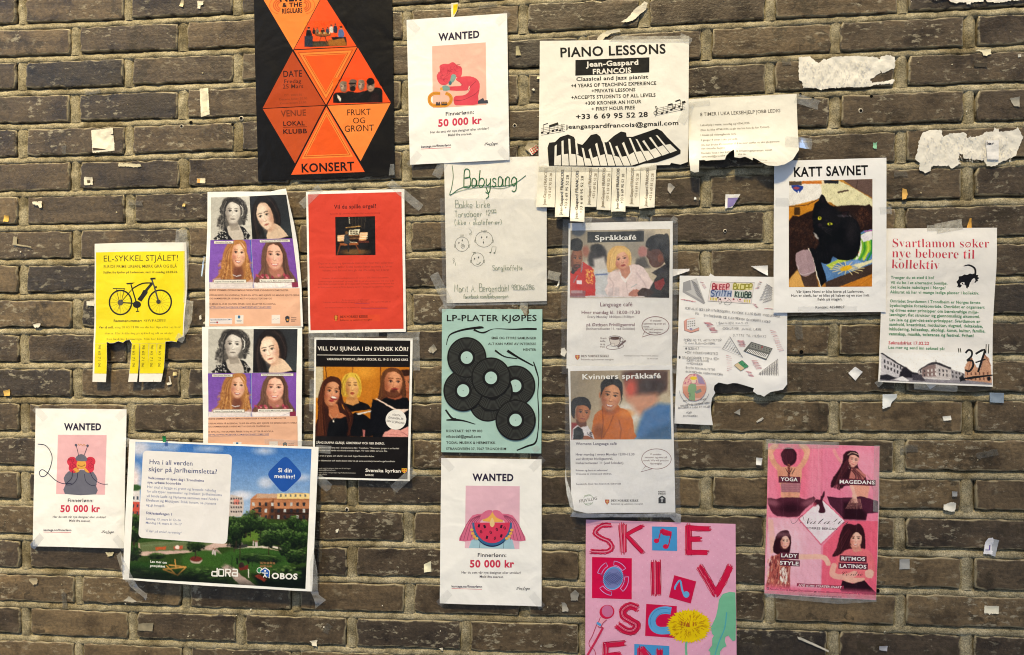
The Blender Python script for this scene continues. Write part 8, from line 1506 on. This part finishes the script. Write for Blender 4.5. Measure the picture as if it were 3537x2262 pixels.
# a red and white checked label by the piano sheet
o = scrap('checked_label', 'T3', [(152, 1050), (200, 1016), (222, 1048), (178, 1090)], 'red and white checked label stuck left of the piano lessons sheet', '#f0e4d8', cat='label', seed=5,
          prints=[([(160+13*i+9*j, 1050-9*i+12*j), (168+13*i+9*j, 1045-9*i+12*j), (173+13*i+9*j, 1052-9*i+12*j), (165+13*i+9*j, 1057-9*i+12*j)], '#c83a34') for i in range(4) for j in range(3)])
# printed letters on the ragged remnant
cu = bpy.data.curves.new('letters', 'FONT'); cu.body = 'ler'; cu.size = 1; cu.offset = .012
tmp = bpy.data.objects.new('letters', cu); COL.objects.link(tmp); dg = bpy.context.evaluated_depsgraph_get(); dg.update(); me = tmp.evaluated_get(dg).to_mesh(); me.calc_loop_triangles()
V = np.array([v.co[:2] for v in me.vertices]); F = np.array([t.vertices[:] for t in me.loop_triangles]); u = (V[:, 0] - V[:, 0].min()) / np.ptp(V[:, 0])
xy = np.stack([1555 + 52*u, 1016 - V[:, 1]*28], 1); tmp.evaluated_get(dg).to_mesh_clear(); bpy.data.objects.remove(tmp)
q = wall_xz('T4', [(1548, 985), (1640, 985), (1640, 1120), (1560, 1118)]); f = np.array(tess(q)); V3 = np.stack([q[:, 0], np.full(4, -.0042), q[:, 1]], 1)
link('printed_area', mesh_np('printed_area', V3, f, M_SCRAP, REM2.location, corner_cols=np.repeat((lin('#f4f2f2')*.84)[None], len(f), 0)), REM2)
q = wall_xz('T4', xy); V3 = np.stack([q[:, 0], np.full(len(q), -.0046), q[:, 1]], 1)
link('lettering', mesh_np('lettering', V3, F, M_SCRAP, REM2.location, corner_cols=np.repeat(pc('#2a2838')[None], len(F), 0)), REM2)
# green clip on the housing poster's top edge and a dark clip under the pocket
o = scrap('green_pin', 'B1', [(1168, 0), (1192, -2), (1194, 40), (1172, 42)], 'small green plastic peg at the top edge of the housing poster', '#1c7a48', cat='peg', torn=.6, lift=.001); o.location.y -= .016
# drill holes
for i, (T, x, y, rad, rim) in enumerate([('T1', 1690, 828, 11, 1), ('T1', 1630, 872, 10, 0), ('T1', 1338, 858, 12, 0), ('T1', 1272, 884, 9, 1), ('T4', 258, 660, 10, 0), ('T4', 346, 690, 11, 0), ('T4', 755, 674, 11, 0), ('T4', 681, 775, 11, 1), ('M4', 1296, 209, 9, 1), ('M5', 265, 1045, 14, 0), ('B5', 800, 1090, 13, 0), ('B2', 1010, 522, 10, 1), ('W1', 1299, 1316, 14, 1), ('T3', 1165, 9999, 1, 0)]):
    if y > 5000: continue
    q = wall_xz(T, ellipse(x, y, rad, rad, 0, 14)); c = q.mean(0); m = len(q)
    V = np.concatenate([np.stack([q[:, 0], np.full(m, -.0009), q[:, 1]], 1), np.array([[c[0], -.0009, c[1]]])]); F = np.array([(k, (k+1) % m, m) for k in range(m)])
    h = link('drill_hole', mesh_np('drill_hole', V, F, M_HOLE, WL), wall)
    if rim:
        qo = wall_xz(T, ellipse(x, y, rad*1.5, rad*1.5, 0, 14) + np.random.default_rng(i).normal(0, 1.4, (14, 2))); V = np.concatenate([np.stack([qo[:, 0], np.full(m, -.0006), qo[:, 1]], 1), np.stack([q[:, 0], np.full(m, -.0013), q[:, 1]], 1)])
        F = np.array([t for k in range(m) for t in ((k, (k+1) % m, m+(k+1) % m), (k, m+(k+1) % m, m+k))])
        link('chipped_rim', mesh_np('chipped_rim', V - WL, F, M_SCRAP, corner_cols=np.repeat((lin('#cfc6b4')*.84)[None], len(F), 0)), h); h.children[0].location = (0, 0, 0)
# uncountable specks: crumbs of paper, glue and staples' white dots
V, F, C_ = [], [], []; r = random.Random(77)
for i in range(230):
    x, z = r.uniform(-.1, 2.1), r.uniform(ZO - 1.45, ZO + .04); s = r.uniform(.0006, .0022) * (1.8 if r.random() < .12 else 1); a = r.uniform(0, 6.28); k = len(V); m = r.choice([4, 5, 6])
    asp = r.choice([.35, .7, 1, 1]); b = r.uniform(0, 3.14)
    for j in range(m):
        t = a + 6.283*j/m; q = s*r.uniform(.55, 1.25); ux, uz = q*math.cos(t), q*math.sin(t)*asp
        V.append((x + ux*math.cos(b) - uz*math.sin(b), -.0009 - r.uniform(0, .0005), z + ux*math.sin(b) + uz*math.cos(b)))
    col = lin(r.choice(['#efeadc', '#d8cfb8', '#b8ab8c', '#e8e2d0', '#a89c80', '#c8bc9c'])) * .84
    for j in range(1, m-1): F.append((k, k+j, k+j+1)); C_.append(col)
tag(link('paper_specks', mesh_np('paper_specks', np.array(V), np.array(F), M_SCRAP, corner_cols=np.array(C_))), 'white specks of torn paper and glue scattered over the bricks', None, None, 'stuff')
# faint old tape ghosts on the bricks
M_GHOST = clear_material('tape_residue_film', .13, (.42, .38, .30), .4, .02)
r = random.Random(15)
for i in range(26):
    x, z = r.uniform(-.05, 2.05), r.uniform(ZO - 1.42, ZO + .02); L_, w_ = r.uniform(.016, .045), r.uniform(.007, .016); a = r.choice([0, 0, .1, -.6, 1.57, .8]) + r.uniform(-.15, .15)
    p = [(x + dx*L_/2*math.cos(a) - dz*w_/2*math.sin(a) + r.gauss(0, .0012), z + dx*L_/2*math.sin(a) + dz*w_/2*math.cos(a) + r.gauss(0, .0012)) for dx, dz in ((-1, -1), (0, -1.05), (1, -1), (.96, 0), (1, 1), (.1, .9), (-1, 1))]
    f = np.array(tess(p)); V3 = np.array([(a_, -.0011, b_) for a_, b_ in p]); loc = np.array([x, -.001, z])
    link('tape_residue', mesh_np('tape_residue', V3, f, M_GHOST, WL), wall)

flush_text()
for P in POSTERS: P.build()

# ------------------------------------------------------------------ unseen house added behind the camera, gable shaped to dim the lower right wall
hs = bpy.data.objects.new('sun_blocker_house', None); COL.objects.link(hs); hs.location = (1, -HY, 0)
tag(hs, 'unseen pale house added behind the viewer to block sun from the wall', 'house')
m_pl = plain_material('pale_plaster', (.50, .48, .44), .9, .2, .08, 2); m_gl = plain_material('dark_window_glass', (.03, .035, .04), .08, .6, .1, 2); m_fr = plain_material('white_window_frame', (.7, .7, .68), .5, .3, .05, 5); m_rf = plain_material('slate_roof', (.07, .07, .075), .7, .3, .2, 6)
def part_box(name, x0, x1, y0, y1, z0, z1, mat, par):
    V, F = box_np(x0, x1, y0, y1, z0, z1); return link(name, mesh_np(name, V, F, mat), par)
XL_, XM_, XR_, HE, HR = -6.5, 3.2, 12.9, 11.0, 17.7       # gable: left, ridge, right; eaves and ridge height
f = [(XL_, 0), (XR_, 0), (XR_, HE), (XM_, HR), (XL_, HE)]
V = np.array([(x, y, z) for y in (0, -9) for x, z in f], float)
F = [tuple(t) for t in tess(f)]; F += [(a+5, b+5, c+5) for a, b, c in F]
for i in range(5): j = (i+1) % 5; F += [(i, j, j+5), (i, j+5, i+5)]
link('wall', mesh_np('wall', V, np.array(F), m_pl), hs)
for a, b in (((XL_ - .4, HE - .28), (XM_, HR)), ((XM_, HR), (XR_ + .4, HE - .28))):
    q = [(a[0], a[1] + .03), (b[0], b[1] + .03), (b[0], b[1] + .25), (a[0], a[1] + .25)]
    V = np.array([(x, y, z) for y in (.3, -9.3) for x, z in q], float); F = [(0, 1, 2, 3), (4, 5, 6, 7), (0, 1, 5, 4), (1, 2, 6, 5), (2, 3, 7, 6), (3, 0, 4, 7)]
    link('roof', mesh_np('roof', V, np.array(F), m_rf), hs)
for fl in range(5):
    for k in range(6 if fl < 4 else 2):
        x = XL_ + 1.0 + k * 3.05 + (6.6 if fl == 4 else 0); z = 1.0 + fl * 2.8
        w0 = part_box('window', x, x + 1.2, .0, .05, z, z + 1.4, m_gl, hs)
        for a, b, c, e in ((x - .07, x, z - .07, z + 1.47), (x + 1.2, x + 1.27, z - .07, z + 1.47), (x, x + 1.2, z - .07, z), (x, x + 1.2, z + 1.4, z + 1.47)):
            part_box('frame', a, b, .0, .09, c, e, m_fr, w0)
